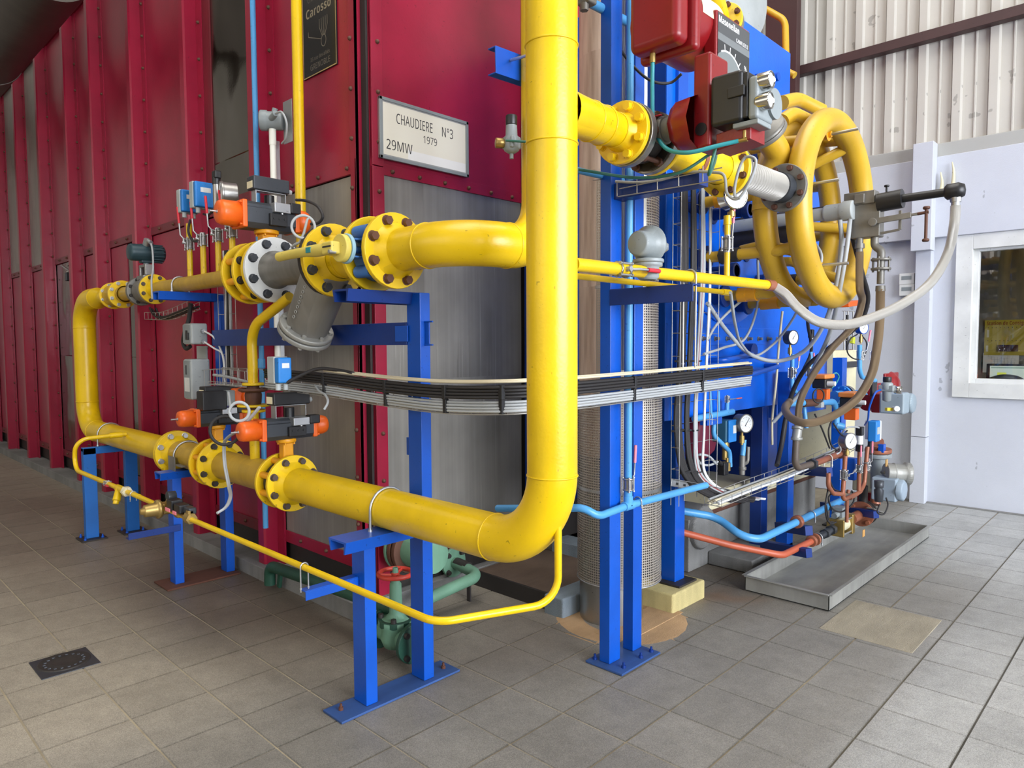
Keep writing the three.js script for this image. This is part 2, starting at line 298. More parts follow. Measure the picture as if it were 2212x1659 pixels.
// floor: grout bed with one slab per tile
const TX = -2.713, TZ = -1.212, DX = 0.307, DZ = 0.3095;
const boilerPlinth = (x, z) => x < -3.22 && z < -2.12;
function floorTone(x, z) {                         // colour of the ware itself and its lasting stains
  const n = fbm(x * 1.3 + 40, z * 1.3 + 40, 101, 4), n2 = fbm(x * 5 + 9, z * 5 + 9, 111, 3);
  let c = [0.40, 0.355, 0.28];
  const mix = (t, k) => { c = c.map((v, i) => v + (t[i] - v) * k); };
  mix([0.285, 0.268, 0.235], sstep(-3.4, -2.2, x));
  mix([0.44, 0.435, 0.41], sstep(-0.9, -0.84, x) * sstep(0.3, -0.5, z));
  mix([0.5, 0.51, 0.505], sstep(-4.6, -6, z) * sstep(-2, -1.6, x));
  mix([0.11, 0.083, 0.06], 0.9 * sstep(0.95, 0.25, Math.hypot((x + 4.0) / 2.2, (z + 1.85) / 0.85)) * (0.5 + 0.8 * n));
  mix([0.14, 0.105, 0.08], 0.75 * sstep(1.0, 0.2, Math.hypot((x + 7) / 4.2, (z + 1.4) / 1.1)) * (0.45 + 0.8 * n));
  mix([0.17, 0.12, 0.075], 0.8 * sstep(1.0, 0.2, Math.hypot((x + 2.1) / 0.75, (z + 4.2) / 1.0)) * (0.3 + n2));
  mix([0.26, 0.13, 0.06], 0.6 * sstep(0.6, 0.1, Math.hypot((x + 1.98) / 0.6, (z + 3.95) / 0.7)) * sstep(0.45, 0.7, n2));
  mix([0.17, 0.14, 0.11], 0.75 * sstep(1.0, 0.3, Math.hypot((x + 2.6) / 0.9, (z + 2.5) / 0.8)) * (0.5 + 0.6 * n));
  const k = 0.86 + 0.3 * (n - 0.5) + 0.22 * (n2 - 0.5); return c.map((v) => v * k / 0.86);
}
{
  const fm = mat([255, 255, 255], { rough: 0.55, map: tTile, bump: tGrain, bs: 0.0008, vertexColors: true });
  const colour = (g, f) => { const p = g.attributes.position, a = new Float32Array(p.count * 3); for (let i = 0; i < p.count; i++) a.set(f(p.getX(i), p.getY(i), p.getZ(i)), i * 3); g.setAttribute('color', new THREE.BufferAttribute(a, 3)); return g; };
  const bed = new THREE.PlaneGeometry(RX1 - RX0, RZ1 - WZ, 120, 70).rotateX(-Math.PI / 2).translate((RX0 + RX1) / 2, -0.0045, (RZ1 + WZ) / 2);
  colour(bed, (x, y, z) => { const k = sstep(-1.2, -0.8, x); const a = [0.52, 0.44, 0.3], b = [0.14, 0.13, 0.11]; const n = 0.7 + 0.5 * fbm(x * 2, z * 2, 140, 3); return a.map((v, i) => (v + (b[i] - v) * k) * n); });
  const floor = struct('floor', [bed], mat([255, 255, 255], { rough: 0.95, map: tDusty, bump: tGrain, bs: 0.002, vertexColors: true }));
  part(floor, 'floor_slab', [B(RX0 - 0.2, RX1 + 0.2, -0.25, -0.006, WZ - 0.2, RZ1 + 0.2, 0)], M.concrete);
  const tile = (x0, z0, x1, z1) => {
    const cx = (x0 + x1) / 2, cz = (z0 + z1) / 2, dy = (hash(Math.round(cx * 90), Math.round(cz * 90), 5) - 0.5) * 0.0016, tone = 0.93 + 0.14 * hash(Math.round(cx * 90), Math.round(cz * 90), 8), c = 0.003;
    const g = new THREE.PlaneGeometry(x1 - x0 - 2 * c, z1 - z0 - 2 * c, 3, 3).rotateX(-Math.PI / 2).translate(cx, dy, cz).toNonIndexed();
    const a = [[x0, z0], [x1, z0], [x1, z1], [x0, z1]], b = [[x0 + c, z0 + c], [x1 - c, z0 + c], [x1 - c, z1 - c], [x0 + c, z1 - c]], q = [], nn = [];
    for (let i = 0; i < 4; i++) { const j = (i + 1) % 4, A = [a[i][0], -0.006, a[i][1]], A2 = [a[j][0], -0.006, a[j][1]], T1 = [b[i][0], dy, b[i][1]], T2 = [b[j][0], dy, b[j][1]]; q.push(...A, ...T1, ...A2, ...A2, ...T1, ...T2); for (let k = 0; k < 6; k++) nn.push(0, 0.8, 0); }
    const s = new THREE.BufferGeometry(); s.setAttribute('position', new THREE.Float32BufferAttribute(q, 3)); s.setAttribute('normal', new THREE.Float32BufferAttribute(nn, 3));
    return finish([colour(g, (x, y, z) => floorTone(x, z).map((v) => v * tone)), colour(s, (x, y, z) => floorTone(x, z).map((v) => v * tone * 0.8))]);
  };
  const all = [], inv = CQ.clone().invert();
  for (let i = -40; i < 16; i++) for (let k = -8; k < 22; k++) {
    const x0 = TX + i * DX, z0 = TZ - k * DZ - DZ, x1 = x0 + DX, z1 = z0 + DZ, j = 0.0026;
    if (z0 < WZ - 0.2 || x1 < -15.5 || (boilerPlinth(x0, z1 - 0.08) && boilerPlinth(x1 - 0.1, z1 - 0.1)) || (x1 < -2.2 && z1 < -3.6)) continue;
    const d = V((x0 + x1) / 2, -EYE, (z0 + z1) / 2).applyQuaternion(inv); if (d.z > -0.3) continue;
    const px = Math.abs(d.x / -d.z), py = d.y / -d.z; if (px > 0.9 || py < -0.72) continue;
    all.push([-d.z, x0 + j, z0 + j, x1 - j, z1 - j]);
  }
  all.sort((p, q) => p[0] - q[0]);
  const rest = [];
  all.forEach(([, ...e], i) => { const g = tile(...e); if (i < 298) { const o = new THREE.Mesh(g, fm); o.name = 'tile'; o.receiveShadow = true; floor.add(o); } else rest.push(g); });
  if (rest.length) { const o = new THREE.Mesh(mergeGeometries(rest), fm); o.name = 'far_tiles'; o.receiveShadow = true; o.userData.kind = 'stuff'; floor.add(o); }
}
// back wall: white plaster below, ribbed cladding above, column casing, control room window
const WY = 3.16;
{
  const w0 = az(2066, 850, WZ), wl = w0.x, wb = 1.035, wt = 2.455, xr = 1.4;     // window opening
  const low = [B(RX0, wl, 0, 2.46, WZ - 0.25, WZ, 0), B(wl, xr, 0, wb, WZ - 0.25, WZ, 0), B(xr, RX1, 0, 2.46, WZ - 0.25, WZ, 0), B(RX0, RX1, 2.455, WY + 0.02, WZ - 0.25, WZ + 0.055, 0.006)];
  const wall = struct('wall_back', low, M.wallWhite);
  part(wall, 'wall_upper', [B(RX0, RX1, WY, RH, WZ - 0.25, WZ - 0.05, 0)], M.cladding);
  part(wall, 'ledge', [B(RX0, RX1, WY, 3.30, WZ - 0.06, WZ + 0.045, 0.01)], mat([176, 176, 172], { rough: 0.7, map: tPlaster }));
  // ribbed sheets: one between each pair of ribs
  const ribs = [1724, 1783.6, 1848, 1915, 1983.6, 2059.6, 2139].map((p) => az(p, 3, WZ).x), pitch = (ribs[6] - ribs[0]) / 6;
  for (let i = -8; i < 16; i++) {
    const x = ribs[0] + i * pitch, y0 = 3.29, y1 = 6.6, w = pitch;
    const prof = [[0, 0], [0.012, 0.035], [0.075, 0.035], [0.088, 0], [w * 0.62, 0], [w * 0.62 + 0.006, 0.012], [w * 0.62 + 0.016, 0.012], [w * 0.62 + 0.022, 0], [w - 0.002, 0], [w - 0.002, -0.006], [0, -0.006]];
    const s = new THREE.Shape(prof.map(([a, b]) => new THREE.Vector2(x + a, -(WZ - 0.03 + b))));
    part(wall, 'cladding_panel', [new THREE.ExtrudeGeometry(s, { depth: y1 - y0, bevelEnabled: false }).rotateX(-Math.PI / 2).translate(0, y0, 0)], M.cladding);
  }
  part(wall, 'cladding_rail', [B(-3.1, RX1, 4.225, 4.315, WZ + 0.005, WZ + 0.10, 0.004)], M.maroon, 'dark maroon steel rail across the ribbed cladding');
  const c0 = az(1975, 700, WZ + 0.1).x, c1 = az(1999, 700, WZ + 0.1).x;
  part(wall, 'column_casing', [B(c0 - 0.005, c1 + 0.03, 0, 0.62, WZ - 0.01, WZ + 0.1, 0.004), B(c0 - 0.005, c1 + 0.03, 0.624, 2.36, WZ - 0.01, WZ + 0.1, 0.004)], M.wallWhite);
  part(wall, 'column_head', [B(c0 - 0.03, c1 + 0.045, 2.335, 3.30, WZ + 0.04, WZ + 0.18, 0.006)], M.wallWhite);
  for (const [px, py0, py1] of [[2032, 372, 418], [2057, 350, 414]]) { const a = az(px, py1, WZ + 0.09), b = az(px + 3, py0 + 22, WZ + 0.09), e = az(px, py0, WZ + 0.085); part(wall, 'foam_drip', [sweep(curve([a, b, e], 14), (t) => 0.02 * (1 - 0.75 * t), 8)], M.cream, 'cream bead of sealant foam'); }
  struct('trim_1', [B(c1 + 0.03, RX1, -0.002, 0.012, WZ, WZ + 0.03, 0.003), B(-2.6, c0, -0.002, 0.012, WZ, WZ + 0.03, 0.003)], M.concrete);
  // window and the control room behind it
  const win = new THREE.Group(); win.name = 'window_5'; win.userData.kind = 'structure'; scene.add(win);
  const fr = M.white, f1 = wl - 0.02, ft = 0.13;
  const ring = (x0, x1, y0, y1, k, z0, z1) => [B(x0, x0 + k, y0, y1, z0, z1), B(x1 - k, x1, y0, y1, z0, z1), B(x0 + k, x1 - k, y0, y0 + k, z0, z1), B(x0 + k, x1 - k, y1 - k, y1, z0, z1)];
  part(win, 'window_frame', [...ring(wl - 0.03, xr, wb - 0.03, wt, ft, WZ - 0.02, WZ + 0.035), ...ring(wl + 0.09, xr - 0.1, wb + 0.09, wt - 0.1, 0.05, WZ - 0.09, WZ - 0.02)], fr);
  part(win, 'pane', [B(wl + 0.13, xr - 0.14, wb + 0.13, wt - 0.14, WZ - 0.065, WZ - 0.06, 0)], M.glass);
}
// ---------------------------------------------------------------- boiler
const BZ = -2.2, BXF = -3.22, BTOP = 4.95;
const RIBS = [-15.1, -13.95, -12.85, -11.75, -10.6, -9.5, -8.39, -7.55, -6.45, -5.32, -4.26];
const boiler = thing('boiler', 'long crimson hot water boiler casing with vertical ribs and stainless panels', 'boiler', V(-9, 0, -3.6));
{
  part(boiler, 'casing', [B(-15.95, BXF - 0.02, 0.1, BTOP - 0.05, -6.9, BZ - 0.03, 0)], M.iron);
  part(boiler, 'top_edge', [B(-15.95, BXF, BTOP - 0.06, BTOP, -6.9, BZ + 0.06, 0.004)], M.redDark);
  const bolts = [];
  RIBS.forEach((x, i) => {
    const y0 = 0.065 + 0.01 * (i % 3), s = new THREE.Shape([[x - 0.17, BZ], [x - 0.17, BZ + 0.012], [x - 0.098, BZ + 0.012], [x - 0.098, BZ + 0.092], [x - 0.084, BZ + 0.104], [x - 0.012, BZ + 0.104], [x, BZ + 0.092], [x, BZ + 0.012], [x + 0.088, BZ + 0.012], [x + 0.088, BZ]].map(([a, z]) => new THREE.Vector2(a, -z)));
    part(boiler, 'rib', [new THREE.ExtrudeGeometry(s, { depth: BTOP - y0, bevelEnabled: false }).rotateX(-Math.PI / 2).translate(0, y0, 0)], M.red);
    for (let y = 0.42; y < 4.8; y += 0.262) bolts.push([V(x + 0.048, y + 0.02 * (i % 4), BZ + 0.012), PZ]);
  });
  const edges = [...RIBS, -3.32 + 0.17];
  for (let i = 0; i < edges.length - 1; i++) {
    const x0 = edges[i] + 0.086, x1 = edges[i + 1] - 0.168, w = x1 - x0, last = i === edges.length - 2;
    const up = i === 4 || i === 3 ? M.stainless : M.red, lo = last ? M.stainless : i === 5 ? M.mirror : M.red;
    if (i === edges.length - 3) {            // bay with a polished inspection panel above
      part(boiler, 'upper_panel', [B(x0, x0 + 0.13, 2.435, 4.9, BZ - 0.01, BZ + 0.004), B(x1 - 0.11, x1, 2.435, 4.9, BZ - 0.01, BZ + 0.004), B(x0, x1, 2.435, 2.53, BZ - 0.01, BZ + 0.006)], M.redDark);
      part(boiler, 'polished_panel', [B(x0 + 0.12, x1 - 0.1, 2.52, 4.9, BZ - 0.012, BZ - 0.004, 0)], M.mirror, 'polished stainless panel');
    } else part(boiler, 'upper_panel', [B(x0, x1, 2.435, 4.9, BZ - 0.008, BZ + 0.004, 0.002)], up);
    part(boiler, 'panel_strap', [B(x0, x1, 2.436, 2.5, BZ + 0.003, BZ + 0.0085, 0.0015)], last ? M.red : M.redDark);
    if (i === 7) {
      part(boiler, 'lower_panel', [B(x0, x0 + 0.45, 0.24, 2.43, BZ - 0.02, BZ - 0.004, 0.002)], M.red);
      part(boiler, 'polished_panel', [B(x0 + 0.45, x1, 0.24, 2.43, BZ - 0.03, BZ - 0.012, 0.002)], M.mirror, 'polished black reflecting panel');
    } else part(boiler, 'lower_panel', [B(x0, x1, 0.24, 2.43, BZ - 0.02, BZ - 0.006, 0.002)], lo, last ? 'bare stainless panel' : undefined);
    part(boiler, 'bottom_strap', [B(x0, x1, 0.235, 0.31, BZ - 0.006, BZ + 0.004, 0.002)], last ? M.red : M.redDark);
    for (let k = 0.2; k < w; k += 0.3) { bolts.push([V(x0 + k, 2.47, BZ + 0.0085), PZ], [V(x0 + k, 0.275, BZ + 0.004), PZ]); }
  }
  // re-entrant corner and front face
  const cz = BZ - 0.045;
  part(boiler, 'corner_post', [B(-3.34, -3.286, 0.07, BTOP, BZ - 0.01, BZ + 0.012, 0.002), B(-3.298, -3.286, 0.07, BTOP, cz, BZ + 0.012, 0.002), B(-3.30, BXF, 0.07, BTOP, cz - 0.012, cz, 0.002), B(BXF - 0.012, BXF + 0.008, 0.07, 2.47, cz - 0.075, cz, 0.002), B(BXF - 0.012, BXF + 0.009, 2.474, BTOP, cz - 0.075, cz, 0.002)], M.red);
  for (let y = 0.5; y < 4.7; y += 0.265) { bolts.push([V(-3.318, y, BZ + 0.012), PZ], [V(BXF + 0.008, y - 0.02, cz - 0.04), PX]); }
  const f0 = cz - 0.07, f1 = -3.42;
  part(boiler, 'front_upper_panel', [B(BXF - 0.01, BXF + 0.002, 2.43, BTOP, f1, f0, 0.002)], M.red);
  part(boiler, 'front_upper_panel', [B(BXF - 0.01, BXF, 3.28, BTOP, -6.9, f1 - 0.004, 0.002)], M.red);
  part(boiler, 'front_strap', [B(BXF, BXF + 0.007, 2.43, 2.495, f1, f0, 0.0015)], M.red);
  { const g = new THREE.PlaneGeometry(f0 - f1, 2.17, 14, 18).rotateY(Math.PI / 2).translate(BXF - 0.004, 1.345, (f0 + f1) / 2); const p = g.attributes.position; for (let k = 0; k < p.count; k++) p.setX(k, p.getX(k) + 0.006 * (fbm(p.getZ(k) * 2 + 20, p.getY(k) * 1.4 + 20, 150, 3) - 0.5)); g.computeVertexNormals(); part(boiler, 'front_stainless_panel', [g], M.stainless, 'bare stainless panel'); }
  part(boiler, 'front_bottom_strap', [B(BXF, BXF + 0.006, 0.22, 0.3, f1, f0, 0.002)], M.redDark);
  for (let z = f0 - 0.06; z > f1; z -= 0.19) bolts.push([V(BXF + 0.007, 2.455, z), PX]);
  share(boiler, 'bolt', finish(lathe(V(0, 0, 0), UP, [[0.013, 0], [0.013, 0.003], [0.010, 0.011], [0.005, 0.015], [0, 0.016]], 7)), M.boltRust, bolts.sort((p, q) => p[0].distanceTo(camera.position) - q[0].distanceTo(camera.position)).slice(0, 290));
  // gap below the casing: rough legs on the plinth
  part(boiler, 'skirt', [B(-15.95, -3.4, 0.1, 0.3, BZ - 0.12, BZ - 0.06, 0)], M.steelDull);
}
// concrete plinth, kerbs, raised slab, blocks
solo('boiler_plinth', 'long low grey concrete plinth under the crimson boiler', 'plinth', [B(-15.95, -4.15, -0.01, 0.085, -3.4, -2.05, 0.006), B(-4.15, -3.18, -0.01, 0.098, -3.55, -2.085, 0.006)], M.concrete);
solo('raised_floor_slab', 'brown stained concrete slab edged by a steel strip between boiler and flue', 'slab', [B(-3.18, -2.55, -0.01, 0.088, -3.6, -2.945, 0.004)], M.slab);
solo('edge_strip', 'dark steel edge strip along the raised brown slab', 'edge strip', [B(-3.18, -2.55, -0.01, 0.096, -2.945, -2.93, 0.002)], M.iron);
solo('kerb_block', 'small pale blue concrete block beside the perforated flue', 'block', [B(-2.56, -2.42, -0.01, 0.108, -3.45, -2.89, 0.012)], M.concreteBlue);
solo('kerb_stone', 'pale blue concrete kerb behind the raised brown slab', 'kerb', [B(-3.1, -2.3, 0, 0.17, -3.75, -3.58, 0.008)], M.concreteBlue);
solo('pedestal_block', 'yellow and pale blue concrete pedestal under the third blue post', 'block', [B(-2.3, -2.02, -0.01, 0.108, -3.72, -3.36, 0.012)], M.blockYellow);
solo('mortar_patch', 'sand coloured mortar patch around the foot of the flue', 'mortar patch', [lathe(V(-2.2, -0.004, -3.12), UP, [[0, 0.001], [0.28, 0.006], [0.33, 0.007], [0.37, 0.002], [0.37, 0]], 24), B(-2.18, -1.99, -0.004, 0.004, -3.42, -2.86, 0.002)], M.sand);
{ // plaques
  const dw = 0.646, t = canvasTex(1024, 516, (g, w, h) => {
    g.fillStyle = '#e9e5d4'; g.fillRect(0, 0, w, h); g.fillStyle = '#eeeeea'; g.fillRect(300, 400, w, 120);
    g.strokeStyle = '#9a9c9a'; g.lineWidth = 34; g.strokeRect(15, 15, w - 30, h - 30);
    g.fillStyle = '#33322e'; g.font = '112px sans-serif'; g.textAlign = 'left';
    const put = (s, x, y, sz, wd) => { g.font = sz + 'px sans-serif'; const m = g.measureText(s).width; g.save(); g.translate(x, y); g.scale(wd / m, 1); g.fillText(s, 0, 0); g.restore(); };
    put('CHAUDIERE', 170, 190, 122, 420); put('N°3', 690, 196, 122, 150); put('1979', 470, 300, 92, 170); put('29MW', 60, 432, 120, 290);
    g.fillStyle = '#666'; for (const [x, y] of [[20, 20], [340, 16], [680, 16], [1004, 20], [16, 180], [16, 340], [20, 496], [340, 500], [680, 500], [1004, 496], [1008, 180], [1008, 340]]) { g.beginPath(); g.arc(x, y, 6, 0, 7); g.fill(); }
  });
  const c = V(BXF + 0.03, 2.677, -2.604), p = thing('nameplate', 'white framed plate reading CHAUDIERE with boiler number, year and power', 'sign', c);
  part(p, 'backing', [B(BXF + 0.004, BXF + 0.026, 2.515, 2.84, -2.927, -2.281, 0.003)], M.zinc);
  const [g, m] = face(V(BXF + 0.0268, 2.677, -2.604), NZ, PY, dw - 0.006, 0.319, t); part(p, 'lettering', [g], m);
  const fr = 0.018, z0 = -2.928, z1 = -2.28; part(p, 'frame', [B(BXF + 0.02, BXF + 0.031, 2.513, 2.513 + fr, z0, z1, 0.002), B(BXF + 0.02, BXF + 0.031, 2.842 - fr, 2.842, z0, z1, 0.002), B(BXF + 0.02, BXF + 0.031, 2.513, 2.842, z0, z0 + fr, 0.002), B(BXF + 0.02, BXF + 0.031, 2.513, 2.842, z1 - fr, z1, 0.002)], M.greyPaint);
  const t2 = canvasTex(512, 768, (g, w, h) => {
    g.fillStyle = '#12110f'; g.fillRect(0, 0, w, h); g.strokeStyle = '#b49a66'; g.lineWidth = 8; g.strokeRect(4, 4, w - 8, h - 8);
    g.fillStyle = '#6f685c'; g.textAlign = 'center'; g.save(); g.translate(245, 168); g.scale(0.86, 1); g.font = '64px sans-serif'; g.fillText('CHAUDIERES', 0, 0); g.restore();
    g.fillStyle = '#8d836c'; g.save(); g.translate(250, 292); g.font = 'bold 104px sans-serif'; g.fillText('Carosso', 0, 0, 400); g.restore();
    g.fillStyle = '#6f685c'; g.font = '42px sans-serif'; g.fillText('35 rue des alliés', 265, 650, 300); g.font = '64px sans-serif'; g.fillText('GRENOBLE', 265, 722, 310);
    g.strokeStyle = '#7a7264'; g.lineWidth = 6; g.beginPath(); g.moveTo(90, 400); g.lineTo(90, 440); g.lineTo(290, 510); g.stroke();
    g.beginPath(); g.ellipse(325, 530, 36, 46, 0, 0, 7); g.stroke();
    for (let i = 0; i < 5; i++) { const x = 265 + i * 30, xe = 305 + i * 11; g.beginPath(); g.moveTo(x, 345); g.lineTo(x, 415 + 6 * (2 - Math.abs(i - 2))); g.lineTo(xe, 490); g.stroke(); }
    g.beginPath(); g.moveTo(120, 20); g.lineTo(120, 88); g.stroke();
  });
  const c2 = V(-3.63, 3.31, BZ + 0.02), q = thing('maker_plate', 'black enamel maker plate with gold rim high on the boiler corner', 'sign', c2);
  part(q, 'plate', [B(-3.81, -3.452, 3.053, 3.59, BZ + 0.005, BZ + 0.013, 0.002)], M.black);
  const [g2, m2] = face(V(-3.631, 3.3215, BZ + 0.0136), PX, PY, 0.354, 0.533, t2); m2.roughness = 0.3; part(q, 'lettering', [g2], m2);
}
// ---------------------------------------------------------------- builders for fittings
const GZ = -1.755, LY = 0.805, UY = 1.885, LR = 0.084, UR = 0.0455;
function flange(t, c, d, R, th, m, o = {}) {        // disc whose outer face is at c + d*th, bolts heads on the side d
  const n = o.n ?? 8, ph = o.ph ?? Math.PI / n, Rb = o.Rb ?? R * 0.82, br = o.br ?? R * 0.118;
  const fl = part(t, 'flange', [puck(c, c.clone().addScaledVector(d, th), R, 0.003, 36), ...(o.neck ? [lathe(c.clone().addScaledVector(d, th - 0.001), d, [[o.neck * 1.32, 0], [o.neck * 1.2, 0.012], [o.neck * 1.03, 0.04], [o.neck, 0.05]], 32)] : [])], m);
  if (!o.nobolt) share(fl, 'bolt', finish([hex(V(0, 0, 0), UP, br, br * 1.15), puck(V(0, -0.001, 0), V(0, 0.0025, 0), br * 1.15, 0.001, 14)]), o.bm ?? M.bolt, circ(c.clone().addScaledVector(d, th), d, Rb, n, ph).map((p) => [p, d]));
}
const weld = (c, d, r) => torus(c, d, r, 0.0035, 36, 6);
function uBolt(t, c, d, r, yLow, m = M.zinc, rw = 0.006) {          // bolt over a pipe running along d, legs down to yLow
  const s = perp(d)[1], P = [];
  const side = V(d.z, 0, -d.x).normalize();
  P.push(V(c.x + side.x * (r + rw), yLow, c.z + side.z * (r + rw)));
  for (let i = 0; i <= 16; i++) { const a = Math.PI * i / 16; P.push(c.clone().addScaledVector(side, Math.cos(a) * (r + rw)).addScaledVector(UP, Math.sin(a) * (r + rw))); }
  P.push(V(c.x - side.x * (r + rw), yLow, c.z - side.z * (r + rw)));
  part(t, 'u_bolt', [sweep(P, rw, 8), ...[0, P.length - 1].map((i) => hex(P[i].clone().add(V(0, 0.012, 0)), UP, rw * 1.7, rw * 1.6))], m, 'bright galvanised clamp over the pipe');
}
const dialTex = canvasTex(256, 256, (g, w) => {
  g.fillStyle = '#e9eef0'; g.fillRect(0, 0, w, w); g.strokeStyle = '#333'; g.translate(128, 128);
  for (let i = 0; i <= 40; i++) { const a = (135 + i * 6.75) * Math.PI / 180, r = i % 5 ? 96 : 84; g.lineWidth = i % 5 ? 2 : 4; g.beginPath(); g.moveTo(Math.cos(a) * r, Math.sin(a) * r); g.lineTo(Math.cos(a) * 106, Math.sin(a) * 106); g.stroke(); }
  g.fillStyle = '#333'; g.font = '20px sans-serif'; g.textAlign = 'center'; g.fillText('bar', 0, 52);
  for (let i = 0; i <= 4; i++) { const a = (135 + i * 67.5) * Math.PI / 180; g.fillText(String(i), Math.cos(a) * 66, Math.sin(a) * 66 + 7); }
});
const dialMat = new THREE.MeshStandardMaterial({ map: dialTex, roughness: 0.4, side: THREE.DoubleSide });
function gauge(label, c, d, R, bottom, o = {}) {    // pressure gauge: centre of the dial, facing d, stem down to bottom
  const t = thing('pressure_gauge', label, 'gauge', c), dp = o.depth ?? R * 1.05, bk = c.clone().addScaledVector(d, -dp);
  part(t, 'case', [lathe(bk, d, [[0, 0], [R * 0.86, 0], [R * 0.94, R * 0.08], [R * 0.94, dp - R * 0.16], [R, dp - R * 0.14], [R, dp + R * 0.04], [R * 0.9, dp + R * 0.05], [R * 0.88, dp - 0.001]], 32)], o.m ?? M.chrome);
  const u = V(d.z, 0, -d.x).normalize(); const [g, m] = face(c, u, UP, R * 1.78, R * 1.78, dialTex); const disc = new THREE.CircleGeometry(R * 0.89, 32); disc.userData.uv = true; disc.applyMatrix4(new THREE.Matrix4().makeBasis(u, UP, u.clone().cross(UP))).translate(c.x, c.y, c.z);
  const dl = part(t, 'dial', [disc], dialMat);
  const a = o.a ?? 0.9, nd = u.clone().multiplyScalar(Math.cos(a)).addScaledVector(UP, Math.sin(a)), e = c.clone().addScaledVector(d, 0.003);
  part(dl, 'needle', [sweep([e.clone().addScaledVector(nd, -R * 0.3), e, e.clone().addScaledVector(nd, R * 0.7)], (q) => R * (0.035 - 0.02 * q), 5)], M.black);
  const s = V(bk.x + d.x * dp * 0.5, c.y - R * 0.9, bk.z + d.z * dp * 0.5), b = bottom ?? s.clone().add(V(0, -0.06, 0));
  part(t, 'stem', [cyl(V(s.x, b.y, s.z), s, R * 0.15, 10), hex(V(s.x, b.y + (s.y - b.y) * 0.15, s.z), UP, R * 0.3, (s.y - b.y) * 0.55)], o.sm ?? M.brass);
  return t;
}
function ballValve(label, c, d, s, o = {}) {         // three-piece ball valve on a pipe along d; s = body half size
  const t = thing('ball_valve', label, 'valve', c), e = (k) => c.clone().addScaledVector(d, k * s), [u, v] = perp(d);
  part(t, 'valve_body', [cyl(e(-0.85), e(0.85), s * 0.72, 8), puck(e(-1.05), e(-0.72), s * 0.95, 0.002, 8), puck(e(0.72), e(1.05), s * 0.95, 0.002, 8), cyl(e(-1.5), e(-1), s * 0.56, 8), cyl(e(1), e(1.5), s * 0.56, 8)], o.m ?? M.steel);
  part(t, 'tie_bolt', [1, 3, 5, 7].flatMap((k) => { const w = u.clone().multiplyScalar(Math.cos(k * Math.PI / 4)).addScaledVector(v, Math.sin(k * Math.PI / 4)).multiplyScalar(s * 0.92); return [cyl(e(-1.25).add(w), e(1.25).add(w), s * 0.13, 6), hex(e(1.05).add(w), d, s * 0.22, s * 0.2), hex(e(-1.25).add(w), d, s * 0.22, s * 0.2)]; }), o.m ?? M.zinc);
  if (o.stem) {                                       // stem direction, then the lever along o.lev
    const k = o.stem, a = c.clone().addScaledVector(k, s * 1.1), L = o.len ?? s * 5.5, l = o.lev, q = a.clone().addScaledVector(l, s * 0.9), j = q.clone().addScaledVector(l, s * 0.5).addScaledVector(k, s * 0.5), b = j.clone().addScaledVector(l, L * 0.45), f = j.clone().addScaledVector(l, L);
    part(t, 'stem', [cyl(c, a.clone().addScaledVector(k, s * 0.15), s * 0.26, 8), hex(a, k, s * 0.36, s * 0.25)], o.m ?? M.zinc);
    const lvr = part(t, 'lever', [sweep([a, q, j, b], s * 0.16, 6)], M.zinc);
    part(lvr, 'grip', [sweep(curve([b.clone().addScaledVector(l, -s * 0.2), b.clone().lerp(f, 0.1), b.clone().lerp(f, 0.9), f], 10), (x) => s * (0.26 - 0.1 * (x > 0.95)), 8)], o.gm ?? M.redGrip, o.gl ?? 'red plastic lever sleeve');
  }
  return t;
}
